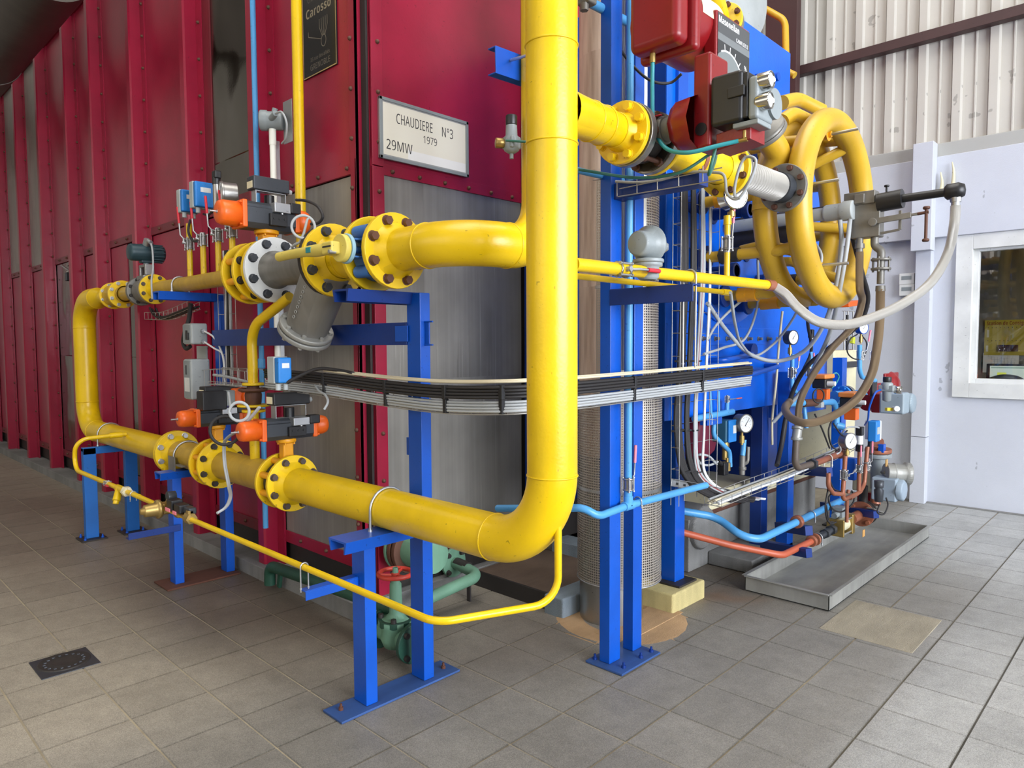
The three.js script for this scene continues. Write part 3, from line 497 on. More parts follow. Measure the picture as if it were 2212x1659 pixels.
function actuator(name, label, c, L, o = {}) {       // pneumatic quarter-turn drive lying along z, centre c, neck down to o.neckY
  const t = thing(name, label, 'actuator', c), h = o.h ?? 0.052, r = h * 0.98, zc = L / 2, cap = L * 0.23;
  const prof = [[-h, -h * 0.62], [-h * 0.72, -h], [h * 0.72, -h], [h, -h * 0.62], [h, h * 0.5], [h * 0.86, h * 0.58], [h * 0.86, h * 0.78], [h * 0.6, h], [-h * 0.6, h], [-h * 0.86, h * 0.78], [-h * 0.86, h * 0.58], [-h, h * 0.5]];
  part(t, 'cylinder_body', [extrudeZ(prof, L - cap * 2, 0.002).translate(c.x, c.y, c.z - zc + cap)], M.gunmetal);
  for (const s of [1, -1]) {
    const e = V(c.x, c.y, c.z + s * (zc - cap)), d = V(0, 0, s), k = s > 0 ? 1 : 0.8;
    part(t, 'end_cap', [bx(e.clone().addScaledVector(d, 0.012), h * 2.1, h * 2.1, 0.026, 0.006), lathe(e.clone().addScaledVector(d, 0.02), d, [[0, 0], [r, 0], [r * 0.97, cap * k - 0.03], [r * 0.86, cap * k - 0.012], [r * 0.5, cap * k - 0.006], [0, cap * k - 0.006]], 24), ...[[1, 1], [1, -1], [-1, 1], [-1, -1]].map(([a, b]) => cyl(e.clone().add(V(a * h * 0.84, b * h * 0.84, s * 0.024)), e.clone().add(V(a * h * 0.84, b * h * 0.84, s * 0.036)), 0.006, 6))], M.orange, 'orange end cap');
    if (s > 0) part(t, 'stop_screw', [cyl(e.clone().addScaledVector(d, cap - 0.01), e.clone().addScaledVector(d, cap + 0.05), 0.0045, 8), hex(e.clone().addScaledVector(d, cap + 0.008), d, 0.01, 0.008)], M.zinc);
  }
  part(t, 'mounting_neck', [puck(V(c.x, c.y - h - 0.022, c.z), V(c.x, c.y - h, c.z), h * 0.95, 0.004, 20), B(c.x - h * 0.5, c.x + h * 0.5, o.neckY, c.y - h - 0.02, c.z - h * 0.55, c.z + h * 0.55, 0.008), ...[0.6, 2.2, 4, 5.4].map((a) => cyl(V(c.x + Math.cos(a) * h * 0.75, c.y - h - 0.032, c.z + Math.sin(a) * h * 0.75), V(c.x + Math.cos(a) * h * 0.75, c.y - h - 0.02, c.z + Math.sin(a) * h * 0.75), 0.006, 6))], M.amber, 'amber yellow mounting neck');
  const f = c.x + h;                                   // accessories on the +x side and on top
  part(t, 'valve_plate', [B(f - 0.002, f + 0.022, c.y - h * 0.75, c.y + h * 0.2, c.z - 0.075, c.z + 0.02, 0.003), ...[-0.05, -0.02, 0.01].map((z) => cyl(V(f + 0.02, c.y - h * 0.2, c.z + z - 0.01), V(f + 0.025, c.y - h * 0.2, c.z + z - 0.01), 0.006, 8))], M.black);
  part(t, 'solenoid_valve', [B(f - 0.02, f + 0.03, c.y + h * 0.3, c.y + h * 1.05, c.z - 0.09, c.z + 0.0, 0.003), cyl(V(f + 0.012, c.y + h * 0.3, c.z - 0.05), V(f + 0.012, c.y - h * 0.35, c.z - 0.05), 0.009, 10), cyl(V(f + 0.012, c.y - h * 0.2, c.z - 0.05), V(f + 0.012, c.y - h * 0.55, c.z - 0.05), 0.007, 10)], M.zinc, 'bright metal pilot valve');
  part(t, 'solenoid_coil', [B(f - 0.02, f + 0.03, c.y + h * 0.35, c.y + h * 1.2, c.z - 0.15, c.z - 0.092, 0.006)], M.black);
  const ty = c.y + h;
  part(t, 'bracket', [B(c.x - 0.02, c.x + 0.03, ty - 0.002, ty + 0.003, c.z - 0.1, c.z + 0.07, 0.001), B(c.x - 0.02, c.x + 0.03, ty, ty + 0.065, c.z + 0.064, c.z + 0.068, 0.001), B(c.x - 0.02, c.x + 0.03, ty, ty + 0.065, c.z - 0.1, c.z - 0.096, 0.001), B(c.x - 0.02, c.x + 0.03, ty + 0.062, ty + 0.066, c.z - 0.1, c.z + 0.07, 0.001)], M.zinc, 'folded zinc bracket');
  part(t, 'position_indicator', [cyl(V(c.x, ty, c.z - 0.02), V(c.x, ty + 0.05, c.z - 0.02), 0.026, 16)], M.black);
  if (o.box !== false) {
    const sb = part(t, 'switch_box', [B(c.x - 0.035, c.x + 0.045, ty + 0.067, ty + 0.067 + (o.bh ?? 0.062), c.z - 0.115, c.z + 0.085, 0.006)], o.bm ?? M.gunmetal);
    part(sb, 'cable_gland', [cyl(V(c.x, ty + 0.085, c.z - 0.115), V(c.x, ty + 0.085, c.z - 0.145), 0.014, 10)], M.greyBox);
    part(sb, 'type_label', [B(c.x - 0.03, c.x + 0.03, ty + 0.075, ty + 0.11, c.z + 0.084, c.z + 0.0865, 0.0005)], M.cream, 'small cream paper label');
  }
  return t;
}
function rivetPlate(t, x0, x1, z0, z1, y, m, bolts) { part(t, 'base_plate', [B(x0, x1, y, y + 0.01, z0, z1, 0.002)], m); share(t, 'anchor_bolt', finish([hex(V(0, 0, 0), UP, 0.011, 0.012), cyl(V(0, 0.01, 0), V(0, 0.026, 0), 0.0055, 8)]), bolts[1] ?? M.blueDeep, bolts[0].map(([x, z]) => [V(x, y + 0.01, z), UP])); }
// ---------------------------------------------------------------- yellow gas train, lower run
{
  const a = thing('gas_pipe', 'large yellow gas pipe rising from the lower run at the far left end', 'pipe', V(-6.7, 0.4, GZ));
  part(a, 'pipe_body', [pipe([V(-4.74, LY, GZ), V(-6.7, LY, GZ), V(-6.7, UY, GZ), V(-6.3, UY, GZ)], LR, 0.229, 28, 12)], M.yellow);
  part(a, 'reducer', [lathe(V(-6.31, UY, GZ), PX, [[LR, 0], [LR * 0.98, 0.01], [0.055, 0.11], [UR, 0.13], [UR, 0.4]], 28)], M.yellow);
  each(a, 'weld_bead', [weld(V(-6.7, 1.036, GZ), PY, LR), weld(V(-6.7, 1.655, GZ), PY, LR), weld(V(-6.47, LY, GZ), PX, LR)], M.yellow);
  flange(a, V(-4.785, LY, GZ), PX, 0.1425, 0.022, M.yellowFl, { nobolt: true });
  flange(a, V(-5.93, UY, GZ), PX, 0.1, 0.02, M.yellowFl, { bm: M.zinc });
  const b = thing('pipe_spool', 'short dusty yellow pipe piece between two flanges on the lower run', 'pipe', V(-4.5, 0.72, GZ));
  part(b, 'pipe_body', [cyl(V(-4.76, LY, GZ), V(-4.2, LY, GZ), LR, 28)], M.yellowOld);
  flange(b, V(-4.762, LY, GZ), PX, 0.1425, 0.022, M.yellowFl, { bm: M.zinc, neck: LR });
  flange(b, V(-4.215, LY, GZ), PX, 0.1425, 0.022, M.yellowFl, { nobolt: true });
  part(b, 'tag_plate', [B(-4.63, -4.52, 0.66, 0.81, GZ + 0.1, GZ + 0.104, 0.001), B(-4.5, -4.4, 0.76, 0.768, GZ + 0.084, GZ + 0.11, 0.001)], M.steelDull, 'small blank metal tag');
  const v1 = thing('wafer_valve', 'yellow wafer valve body under the left lower orange actuator', 'valve', V(-4.15, LY, GZ));
  part(v1, 'valve_body', [puck(V(-4.19, LY, GZ), V(-4.105, LY, GZ), 0.108, 0.006, 32)], M.amber); each(v1, 'lug', circ(V(-4.19, LY, GZ), PX, 0.117, 8, Math.PI / 8).map((p) => cyl(p, p.clone().add(V(0.085, 0, 0)), 0.016, 10)), M.amber);
  const c = thing('pipe_spool', 'dusty yellow pipe piece with a thin riser pipe between the two lower valves', 'pipe', V(-3.7, 0.72, GZ));
  part(c, 'pipe_body', [cyl(V(-4.09, LY, GZ), V(-3.36, LY, GZ), LR, 28)], M.yellowOld);
  flange(c, V(-4.1, LY, GZ), PX, 0.1425, 0.022, M.yellowFl, { neck: LR, bm: M.iron });
  flange(c, V(-3.375, LY, GZ), PX, 0.1425, 0.022, M.yellowFl, { nobolt: true });
  part(c, 'riser', [cyl(V(-3.655, LY, GZ), V(-3.655, 1.14, GZ), 0.026, 16)], M.yellow);
  const v2 = thing('wafer_valve', 'yellow wafer valve body with chipped paint under the front lower orange actuator', 'valve', V(-3.3, LY, GZ));
  part(v2, 'valve_body', [puck(V(-3.352, LY, GZ), V(-3.262, LY, GZ), 0.108, 0.006, 32)], M.iron);
  each(v2, 'lug', circ(V(-3.352, LY, GZ), PX, 0.118, 8, Math.PI / 8).map((p) => cyl(p, p.clone().add(V(0.09, 0, 0)), 0.017, 10)), M.amber, 'amber yellow lug');
  const d = thing('gas_pipe', 'large glossy yellow gas pipe with long bend and tall riser in front', 'pipe', V(-1.515, 0.6, GZ));
  const bx0 = -1.515;
  part(d, 'pipe_body', [pipe([V(-3.25, LY, GZ), V(bx0, LY, GZ), V(bx0, 5.2, GZ)], LR, 0.27, 40, 16)], M.yellow);
  each(d, 'weld_bead', [weld(V(-1.79, LY, GZ), PX, LR), weld(V(bx0, 1.065, GZ), PY, LR), weld(V(bx0, 2.146, GZ), PY, LR), weld(V(bx0, 2.456, GZ), PY, LR)], M.yellow);
  flange(d, V(-3.257, LY, GZ), PX, 0.1425, 0.022, M.yellowFl, { neck: LR });
  part(d, 'branch', [lathe(V(bx0, 2.265, GZ - 0.06), NZ, [[0.074, 0], [0.07, 0.05], [0.0672, 0.12], [0.0672, 0.2], [0.056, 0.31], [0.056, 0.4]], 32), weld(V(bx0, 2.265, -1.955), NZ, 0.067), weld(V(bx0, 2.265, -2.025), NZ, 0.067), weld(V(bx0, 2.265, -2.1), NZ, 0.06)], M.yellow);
  flange(d, V(bx0, 2.265, -2.16), PZ, 0.112, 0.022, M.yellowFl, { bm: M.yellowFl, neck: 0.054, br: 0.0165, Rb: 0.09 });
  // upper run
  const e = thing('insulating_joint', 'yellow double flanged joint with bright bolts at the upper left end', 'pipe joint', V(-5.7, UY - 0.1, GZ));
  part(e, 'pipe_body', [lathe(V(-5.91, UY, GZ), PX, [[0.085, 0], [0.075, 0.05], [0.06, 0.18], [0.06, 0.26]], 24), cyl(V(-5.7, UY, GZ), V(-5.33, UY, GZ), UR + 0.006, 24)], M.yellowOld);
  flange(e, V(-5.72, UY, GZ), PX, 0.102, 0.022, M.yellowFl, { bm: M.zinc, neck: UR });
  const f = thing('flow_meter', 'gas turbine meter with dark ribbed head on the upper yellow pipe', 'meter', V(-5.2, UY, GZ));
  part(f, 'meter_body', [puck(V(-5.335, UY, GZ), V(-5.3, UY, GZ), 0.1, 0.004, 32), lathe(V(-5.3, UY, GZ), PX, [[0.07, 0], [0.08, 0.03], [0.08, 0.16], [0.07, 0.19]], 28), puck(V(-5.11, UY, GZ), V(-5.075, UY, GZ), 0.1, 0.004, 32)], M.steelDull);
  share(f, 'bolt', finish(hex(V(0, 0, 0), UP, 0.013, 0.016)), M.iron, circ(V(-5.3, UY, GZ), PX, 0.082, 8, 0.4).map((p) => [p, PX]));
  part(f, 'yoke', [B(-5.27, -5.13, UY + 0.07, UY + 0.1, GZ - 0.045, GZ + 0.045, 0.005), B(-5.265, -5.235, UY + 0.1, UY + 0.16, GZ - 0.03, GZ + 0.03, 0.004), B(-5.165, -5.135, UY + 0.1, UY + 0.16, GZ - 0.03, GZ + 0.03, 0.004), B(-5.265, -5.135, UY + 0.155, UY + 0.175, GZ - 0.03, GZ + 0.03, 0.004)], M.steel, 'light cast metal yoke');
  part(f, 'neck', [cyl(V(-5.2, UY + 0.165, GZ), V(-5.2, UY + 0.2, GZ), 0.02, 14)], M.greyPaint);
  const hd = V(-5.2, UY + 0.255, GZ);
  part(f, 'transmitter_head', [lathe(V(hd.x, hd.y, hd.z + 0.115), NZ, [[0, 0], [0.05, 0.004], [0.058, 0.02], [0.058, 0.075], [0.062, 0.078], [0.062, 0.15], [0.058, 0.155], [0.058, 0.21], [0.05, 0.228], [0, 0.23]], 28), ...[...Array(16)].map((_, i) => bx(V(hd.x + 0.061 * Math.cos(i / 8 * Math.PI), hd.y + 0.061 * Math.sin(i / 8 * Math.PI), hd.z - 0.07), 0.006, 0.006, 0.07, 0.001)), bx(hd.clone().add(V(0, -0.045, 0.005)), 0.06, 0.05, 0.07, 0.006)], M.teal, 'dark teal ribbed housing');
  part(f, 'cable_gland', [cyl(V(hd.x + 0.03, hd.y + 0.05, hd.z + 0.01), V(hd.x + 0.06, hd.y + 0.085, hd.z + 0.01), 0.022, 12), cyl(V(hd.x + 0.055, hd.y + 0.08, hd.z), V(hd.x + 0.1, hd.y + 0.06, hd.z), 0.014, 10)], M.zinc);
  part(f, 'cable', [cable([V(hd.x + 0.1, hd.y + 0.055, hd.z), V(hd.x + 0.15, hd.y, hd.z + 0.01), V(hd.x + 0.18, hd.y - 0.12, hd.z + 0.02), V(hd.x + 0.26, UY + 0.05, GZ + 0.06), V(hd.x + 0.32, UY - 0.08, GZ + 0.08)], 0.006)], M.greyCable);
  const g = thing('gas_pipe', 'dusty yellow upper gas pipe carrying four thin gauge risers', 'pipe', V(-4.4, UY - 0.1, GZ));
  part(g, 'pipe_body', [cyl(V(-5.05, UY, GZ), V(-3.64, UY, GZ), UR, 28)], M.yellowOld);
  flange(g, V(-5.072, UY, GZ), PX, 0.1, 0.022, M.yellowFl, { bm: M.bolt, neck: UR });
  flange(g, V(-3.66, UY, GZ), PX, 0.162, 0.024, M.yellowFl, { nobolt: true });
  [-4.455, -4.255, -4.045, -3.862].forEach((x, i) => part(g, 'gauge_riser', [cyl(V(x, UY, GZ), V(x, [2.4, 2.31, 2.31, 2.4][i] - 0.15, GZ), 0.0165, 14)], M.yellow));
  const v3 = thing('wafer_valve', 'yellow wafer valve with amber lugs beneath the upper orange actuator', 'valve', V(-3.5, UY, GZ));
  part(v3, 'valve_body', [puck(V(-3.63, UY, GZ), V(-3.535, UY, GZ), 0.125, 0.006, 32)], M.iron);
  each(v3, 'lug', circ(V(-3.632, UY, GZ), PX, 0.135, 8, Math.PI / 8).map((p) => cyl(p, p.clone().add(V(0.097, 0, 0)), 0.018, 10)), M.amber, 'amber yellow lug');
  flange(v3, V(-3.535, UY, GZ), PX, 0.16, 0.024, M.yellowFl, { bm: M.iron });
  part(v3, 'spacer', [cyl(V(-3.512, UY, GZ), V(-3.40, UY, GZ), 0.11, 28), puck(V(-3.425, UY, GZ), V(-3.395, UY, GZ), 0.162, 0.004, 36)], M.yellowFl);
  const s = thing('y_strainer', 'grey cast Y-strainer with white flange on the upper yellow pipe', 'strainer', V(-3.1, UY - 0.3, GZ));
  flange(s, V(-3.392, UY, GZ), PX, 0.165, 0.024, M.white, { bm: M.gunmetal, br: 0.0205, Rb: 0.134 });
  const cov = V(-3.085, 1.575, GZ), up = V(0.62, 0.785, 0).normalize();
  part(s, 'body', [lathe(V(-3.37, UY, GZ), PX, [[0.098, 0], [0.088, 0.02], [0.083, 0.05], [0.09, 0.3], [0.1, 0.5], [0.11, 0.53]], 32), lathe(cov, up, [[0.105, 0], [0.1, 0.02], [0.103, 0.04], [0.107, 0.12], [0.112, 0.3], [0.1, 0.38], [0.05, 0.45], [0, 0.46]], 36)], M.steelDull);
  part(s, 'cover', [puck(cov.clone().addScaledVector(up, -0.03), cov.clone().addScaledVector(up, -0.004), 0.132, 0.005, 36), puck(cov, cov.clone().addScaledVector(up, 0.024), 0.132, 0.005, 36)], M.tray, 'bolted cover');
  share(s, 'bolt', finish([cyl(V(0, -0.012, 0), V(0, 0.064, 0), 0.007, 8), hex(V(0, 0.056, 0), UP, 0.012, 0.01), hex(V(0, -0.01, 0), UP, 0.012, 0.01)]), M.tray, circ(cov.clone().addScaledVector(up, -0.032), up, 0.113, 8, 0.2).map((p) => [p, up]));
  { // raised casting marks along the branch
    const marks = []; for (let i = 0; i < 9; i++) { const p = cov.clone().addScaledVector(up, 0.1 + i * 0.028).add(V(0.02, -0.02, 0.108)); marks.push(torus(p, V(0.2, 0, 1).normalize(), 0.007, 0.0022, 10, 5)); } each(s, 'cast_mark', marks, M.tray);
  }
  flange(s, V(-2.86, UY, GZ), PX, 0.165, 0.024, M.iron, { nobolt: true });
  const k = thing('pipe_spool', 'short yellow pipe piece between the grey strainer and the hand valve', 'pipe', V(-2.65, UY - 0.1, GZ));
  part(k, 'pipe_body', [cyl(V(-2.83, UY, GZ), V(-2.5, UY, GZ), 0.084, 28), weld(V(-2.72, UY, GZ), PX, 0.084)], M.yellow);
  flange(k, V(-2.834, UY, GZ), PX, 0.165, 0.026, M.yellowFl, { neck: 0.086, br: 0.0205, Rb: 0.134, bm: M.gunmetal });
  flange(k, V(-2.525, UY, GZ), PX, 0.158, 0.024, M.yellowFl, { nobolt: true });
  const hv = thing('butterfly_valve', 'blue butterfly valve with a long yellow hand lever', 'valve', V(-2.43, UY, GZ));
  part(hv, 'valve_body', [puck(V(-2.5, UY, GZ), V(-2.38, UY, GZ), 0.118, 0.006, 32), ...[0.9, 2.3, 3.9, 5.4].map((q) => V(-2.44, UY + Math.cos(q) * 0.125, GZ + Math.sin(q) * 0.125)).map((p) => cyl(p.clone().add(V(-0.05, 0, 0)), p.clone().add(V(0.05, 0, 0)), 0.026, 14))], mat([66, 120, 190], { rough: 0.5 }));
  part(hv, 'stem_bracket', [B(-2.47, -2.41, UY + 0.035, UY + 0.042, GZ + 0.1, GZ + 0.175, 0.001), B(-2.47, -2.41, UY - 0.035, UY - 0.028, GZ + 0.1, GZ + 0.175, 0.001), cyl(V(-2.44, UY, GZ + 0.1), V(-2.44, UY, GZ + 0.2), 0.014, 12)], mat([66, 120, 190], { rough: 0.5 }));
  const hz = GZ + 0.172;
  part(hv, 'notch_disc', [puck(V(-2.44, UY, hz), V(-2.44, UY, hz + 0.018), 0.06, 0.004, 28)], M.paleBlue, 'pale blue notched disc');
  part(hv, 'hand_lever', [puck(V(-2.44, UY, hz + 0.018), V(-2.44, UY, hz + 0.045), 0.056, 0.004, 28), bx(V(-2.47, UY, hz + 0.058), 0.075, 0.05, 0.05, 0.008), sweep(curve([V(-2.48, UY, hz + 0.06), V(-2.56, UY, hz + 0.062), V(-2.66, UY + 0.004, hz + 0.058), V(-2.85, UY + 0.008, hz + 0.045), V(-2.93, UY + 0.008, hz + 0.04)], 24), (q) => 0.021 + 0.005 * Math.sin(q * 6) * (q < 0.5 ? 1 : 0.2), 14)], M.yellowPale, 'pale yellow hand lever');
  part(hv, 'lever_slot', [bx(V(-2.465, UY + 0.004, hz + 0.084), 0.06, 0.006, 0.003, 0.0005)], M.black);
  part(hv, 'lever_label', [bx(V(-2.6, UY + 0.003, hz + 0.0865), 0.036, 0.022, 0.004, 0.0005)], mat([30, 140, 150], { rough: 0.4 }), 'small teal sticker');
  part(hv, 'clamp_bolt', [cyl(V(-2.44, UY - 0.018, hz + 0.06), V(-2.44, UY - 0.018, hz + 0.09), 0.008, 8)], M.zinc);
  const r = thing('gas_pipe', 'yellow elbow pipe leaving the hand valve and rising behind the tall riser', 'pipe', V(-2, UY, GZ - 0.2));
  flange(r, V(-2.378, UY, GZ), PX, 0.155, 0.026, M.yellowFl, { neck: 0.087, br: 0.0195, Rb: 0.126, bm: M.boltRust });
  part(r, 'pipe_body', [pipe([V(-2.36, UY, GZ), V(-1.935, UY, GZ), V(-1.935, UY, GZ - 0.43), V(-1.935, 5.2, GZ - 0.43)], 0.087, [0.215, 0.2], 32, 12)], M.yellow);
  each(r, 'weld_bead', [weld(V(-2.15, UY, GZ), PX, 0.087), weld(V(-1.935, UY, GZ - 0.22), PZ, 0.087)], M.yellow);
  // bypass riser from the lower run to the strainer
  const by = thing('bypass_pipe', 'thin yellow bypass pipe curving up beside the blue junction box to the strainer', 'pipe', V(-3.655, 1.2, GZ));
  part(by, 'pipe_body', [pipe([V(-3.655, 1.3, GZ), V(-3.655, 1.60, GZ), V(-3.27, 1.745, GZ - 0.02)], 0.0265, 0.14, 18)], M.yellow);
  const hw = thing('globe_valve', 'small brown globe valve with yellow flanges low on the bypass pipe', 'valve', V(-3.655, 1.2, GZ));
  each(hw, 'flange', [puck(V(-3.655, 1.285, GZ), V(-3.655, 1.3, GZ), 0.058, 0.003, 20), puck(V(-3.655, 1.14, GZ), V(-3.655, 1.155, GZ), 0.062, 0.003, 20), puck(V(-3.655, 1.17, GZ), V(-3.655, 1.182, GZ), 0.085, 0.003, 20)], M.yellowFl);
  part(hw, 'valve_body', [lathe(V(-3.655, 1.155, GZ), PY, [[0.03, 0], [0.042, 0.04], [0.045, 0.08], [0.03, 0.13]], 18), torus(V(-3.655, 1.262, GZ), PY, 0.07, 0.008, 24, 8), puck(V(-3.655, 1.25, GZ), V(-3.655, 1.262, GZ), 0.065, 0.003, 20)], M.boltRust);
  // tall thin yellow pipe and blue pipe on the boiler side
  const ty = thing('gas_pipe', 'thin yellow vertical pipe in front of the maker plate', 'pipe', V(-3.6, 2, -2.05));
  const tp = az(644, 150, -2.05), tq = az(652, 520, -2.05);
  part(ty, 'pipe_body', [cyl(V(tp.x - 0.005, 1.75, -2.05), V(tp.x - 0.005, 5.2, -2.05), 0.029, 20)], M.yellow);
  const bp = az(553, 300, -2.06).x;
  solo('water_pipe', 'light blue vertical pipe running up the crimson boiler rib', 'pipe', [cyl(V(bp, 0.35, -2.06), V(bp, 5.2, -2.06), 0.0165, 16), puck(V(bp, 1.36, -2.06), V(bp, 1.42, -2.06), 0.022, 0.003, 14)], M.sky);
  // actuators
  actuator('valve_actuator', 'black and orange actuator with blue box behind, on the upper run', V(-3.52, 2.17, GZ - 0.03), 0.49, { neckY: UY + 0.1, h: 0.066, bh: 0.07 });
  actuator('valve_actuator', 'front black and orange actuator on the lower run, nearest the boiler corner', V(-3.305, 1.082, GZ), 0.47, { neckY: LY + 0.1, h: 0.052, bm: M.black });
  const lo = actuator('valve_actuator', 'left lower black and orange actuator with peeling orange cap', V(-4.13, 1.085, GZ), 0.42, { neckY: LY + 0.1, h: 0.05, bm: M.black });
  part(lo, 'cam_box', [B(-4.12, -4.03, 1.13, 1.24, GZ - 0.02, GZ + 0.12, 0.006)], M.black); part(lo, 'gear_head', [bx(V(-4.07, 1.2, GZ - 0.13), 0.09, 0.1, 0.13, 0.015), cyl(V(-4.03, 1.2, GZ - 0.15), V(-4.0, 1.2, GZ - 0.15), 0.045, 18)], M.orange); part(lo, 'coil_box', [bx(V(-4.07, 1.195, GZ - 0.045), 0.08, 0.09, 0.05, 0.004)], M.greyPaint);
}
// ---------------------------------------------------------------- blue stands
function frameStand(label, xs, zs, top, o) {          // two square posts in line along z carrying a beam under the lower pipe
  const t = thing('pipe_stand', label, 'stand', V((xs[0] + xs[1]) / 2, 0, GZ)), m = o.m, w = xs[1] - xs[0];
  zs.forEach(([z0, z1], i) => part(t, 'post', [B(xs[0], xs[1], o.y0 ?? 0.012, o.tops?.[i] ?? top - 0.004, z0, z1, 0.003)], m));
  return t;
}
{
  const a = frameStand('bright blue frame stand under the far left end of the lower yellow pipe', [-6.155, -6.1], [[-1.645, -1.555], [-1.94, -1.85]], 0.72, { m: M.bluePost });
  part(a, 'beam', [B(-6.155, -6.1, 0.665, 0.72, -1.94, -1.555, 0.003)], M.bluePost); uBolt(a, V(-6.128, LY, GZ), PX, LR, 0.71);
  for (const z of [-1.6, -1.895]) rivetPlate(a, -6.22, -6.04, z - 0.09, z + 0.09, 0.001, M.iron, [[[-6.19, z - 0.06], [-6.19, z + 0.06], [-6.07, z - 0.06], [-6.07, z + 0.06]], M.blue]);
  const ch = (x, y, z0, z1, w, h) => extrudeZ([[-w / 2, 0], [w / 2, 0], [w / 2 - 0.012, -h], [w / 2 - 0.02, -h], [w / 2 - 0.016, -0.008], [-w / 2 + 0.016, -0.008], [-w / 2 + 0.02, -h], [-w / 2 + 0.012, -h]], z1 - z0).translate(x, y, z0);
  const b = frameStand('dark blue stand with two posts under the middle of the lower yellow pipe', [-4.6, -4.512], [[-1.685, -1.63], [-2.01, -1.955]], 0.7, { m: M.blue, tops: [0.69, 1.79] });
  part(b, 'cradle', [ch(-4.555, 0.722, -1.98, -1.56, 0.11, 0.045)], M.blue); uBolt(b, V(-4.575, LY, GZ), PX, LR, 0.71);
  part(b, 'upper_arm', [ch(-4.6, 1.838, -2.01, -1.6, 0.11, 0.05)], M.blue); uBolt(b, V(-4.62, UY, GZ), PX, UR, 1.83);
  part(b, 'angle_bracket', [bar(V(-4.5, 0.36, -1.66), V(-4.5, 0.36, -1.36), 0.045, 0.008), bar(V(-4.48, 0.375, -1.66), V(-4.48, 0.375, -1.36), 0.006, 0.04)], M.blueDeep);
  part(b, 'base_plate', [B(-4.68, -4.45, 0, 0.012, -2.02, -1.56, 0.003)], M.rust);
  const c = frameStand('near blue stand with two tall posts by the front of the yellow pipe', [-2.485, -2.393], [[-1.657, -1.601], [-1.96, -1.904]], 0.7, { m: M.blue, tops: [0.69, 1.725] });
  part(c, 'cradle', [ch(-2.43, 0.722, -1.97, -1.5, 0.13, 0.05)], M.blue); uBolt(c, V(-2.44, LY, GZ), PX, LR, 0.71);
  part(c, 'upper_arm', [ch(-2.5, 1.728, -1.96, -1.58, 0.12, 0.05)], M.blueDeep);
  part(c, 'support_leg', [cyl(V(-2.6, 1.73, GZ), V(-2.6, 1.81, GZ), 0.008, 8)], M.zinc);
  part(c, 'tie_beam', [B(-4.51, -2.485, 1.5, 1.6, -1.965, -1.9, 0.002)], M.blueDeep); each(c, 'gusset', [B(-2.56, -2.47, 1.515, 1.585, -1.9, -1.894, 0.001), B(-2.56, -2.47, 1.0, 1.08, -1.96, -1.95, 0.001)], M.blue);
  part(c, 'welded_lug', [B(-2.393, -2.365, 1.5, 1.6, -1.934, -1.93, 0.001), cyl(V(-2.393, 1.6, -1.93), V(-2.34, 1.6, -1.93), 0.004, 6), cyl(V(-2.393, 1.5, -1.93), V(-2.34, 1.5, -1.93), 0.004, 6)], M.blue);
  part(c, 'angle_bracket', [bar(V(-2.46, 0.545, -1.6), V(-2.46, 0.545, -1.36), 0.045, 0.006), bar(V(-2.437, 0.528, -1.6), V(-2.437, 0.528, -1.36), 0.006, 0.035)], M.blue);
  rivetPlate(c, -2.505, -2.365, -2.09, -1.465, 0.001, mat([52, 88, 150], { rough: 0.6, map: tDusty }), [[[-2.45, -1.515], [-2.43, -2.045]], M.rust]);
  const UA = az(1430, 397, -2.64).y, LA = az(1480, 615, -2.6).y;
  const d = thing('pipe_stand', 'tall blue twin post stand on one base plate in front of the flue', 'stand', V(-1.9, 0, -2.73));
  for (const [z0, z1] of [[-2.685, -2.6], [-2.865, -2.79]]) part(d, 'post', [B(-1.955, -1.895, 0.011, 5, z0, z1, 0.004)], M.blue);
  rivetPlate(d, -2.005, -1.797, -2.88, -2.56, 0.001, mat([52, 88, 150], { rough: 0.55, map: tDusty }), [[[-1.98, -2.6], [-1.83, -2.62], [-1.83, -2.76], [-1.83, -2.85]], M.blueDeep]);
  part(d, 'arm', [bar(V(-1.9, UA, -2.66), V(-1.47, UA, -2.66), 0.075, 0.07)], M.blueDeep, 'cantilever arm');
  part(d, 'lower_arm', [bar(V(-1.9, LA - 0.035, -2.6), V(-1.48, LA - 0.035, -2.6), 0.006, 0.07), bar(V(-1.9, LA, -2.63), V(-1.48, LA, -2.63), 0.06, 0.006)], M.blueDeep, 'angle iron cantilever arm');
}
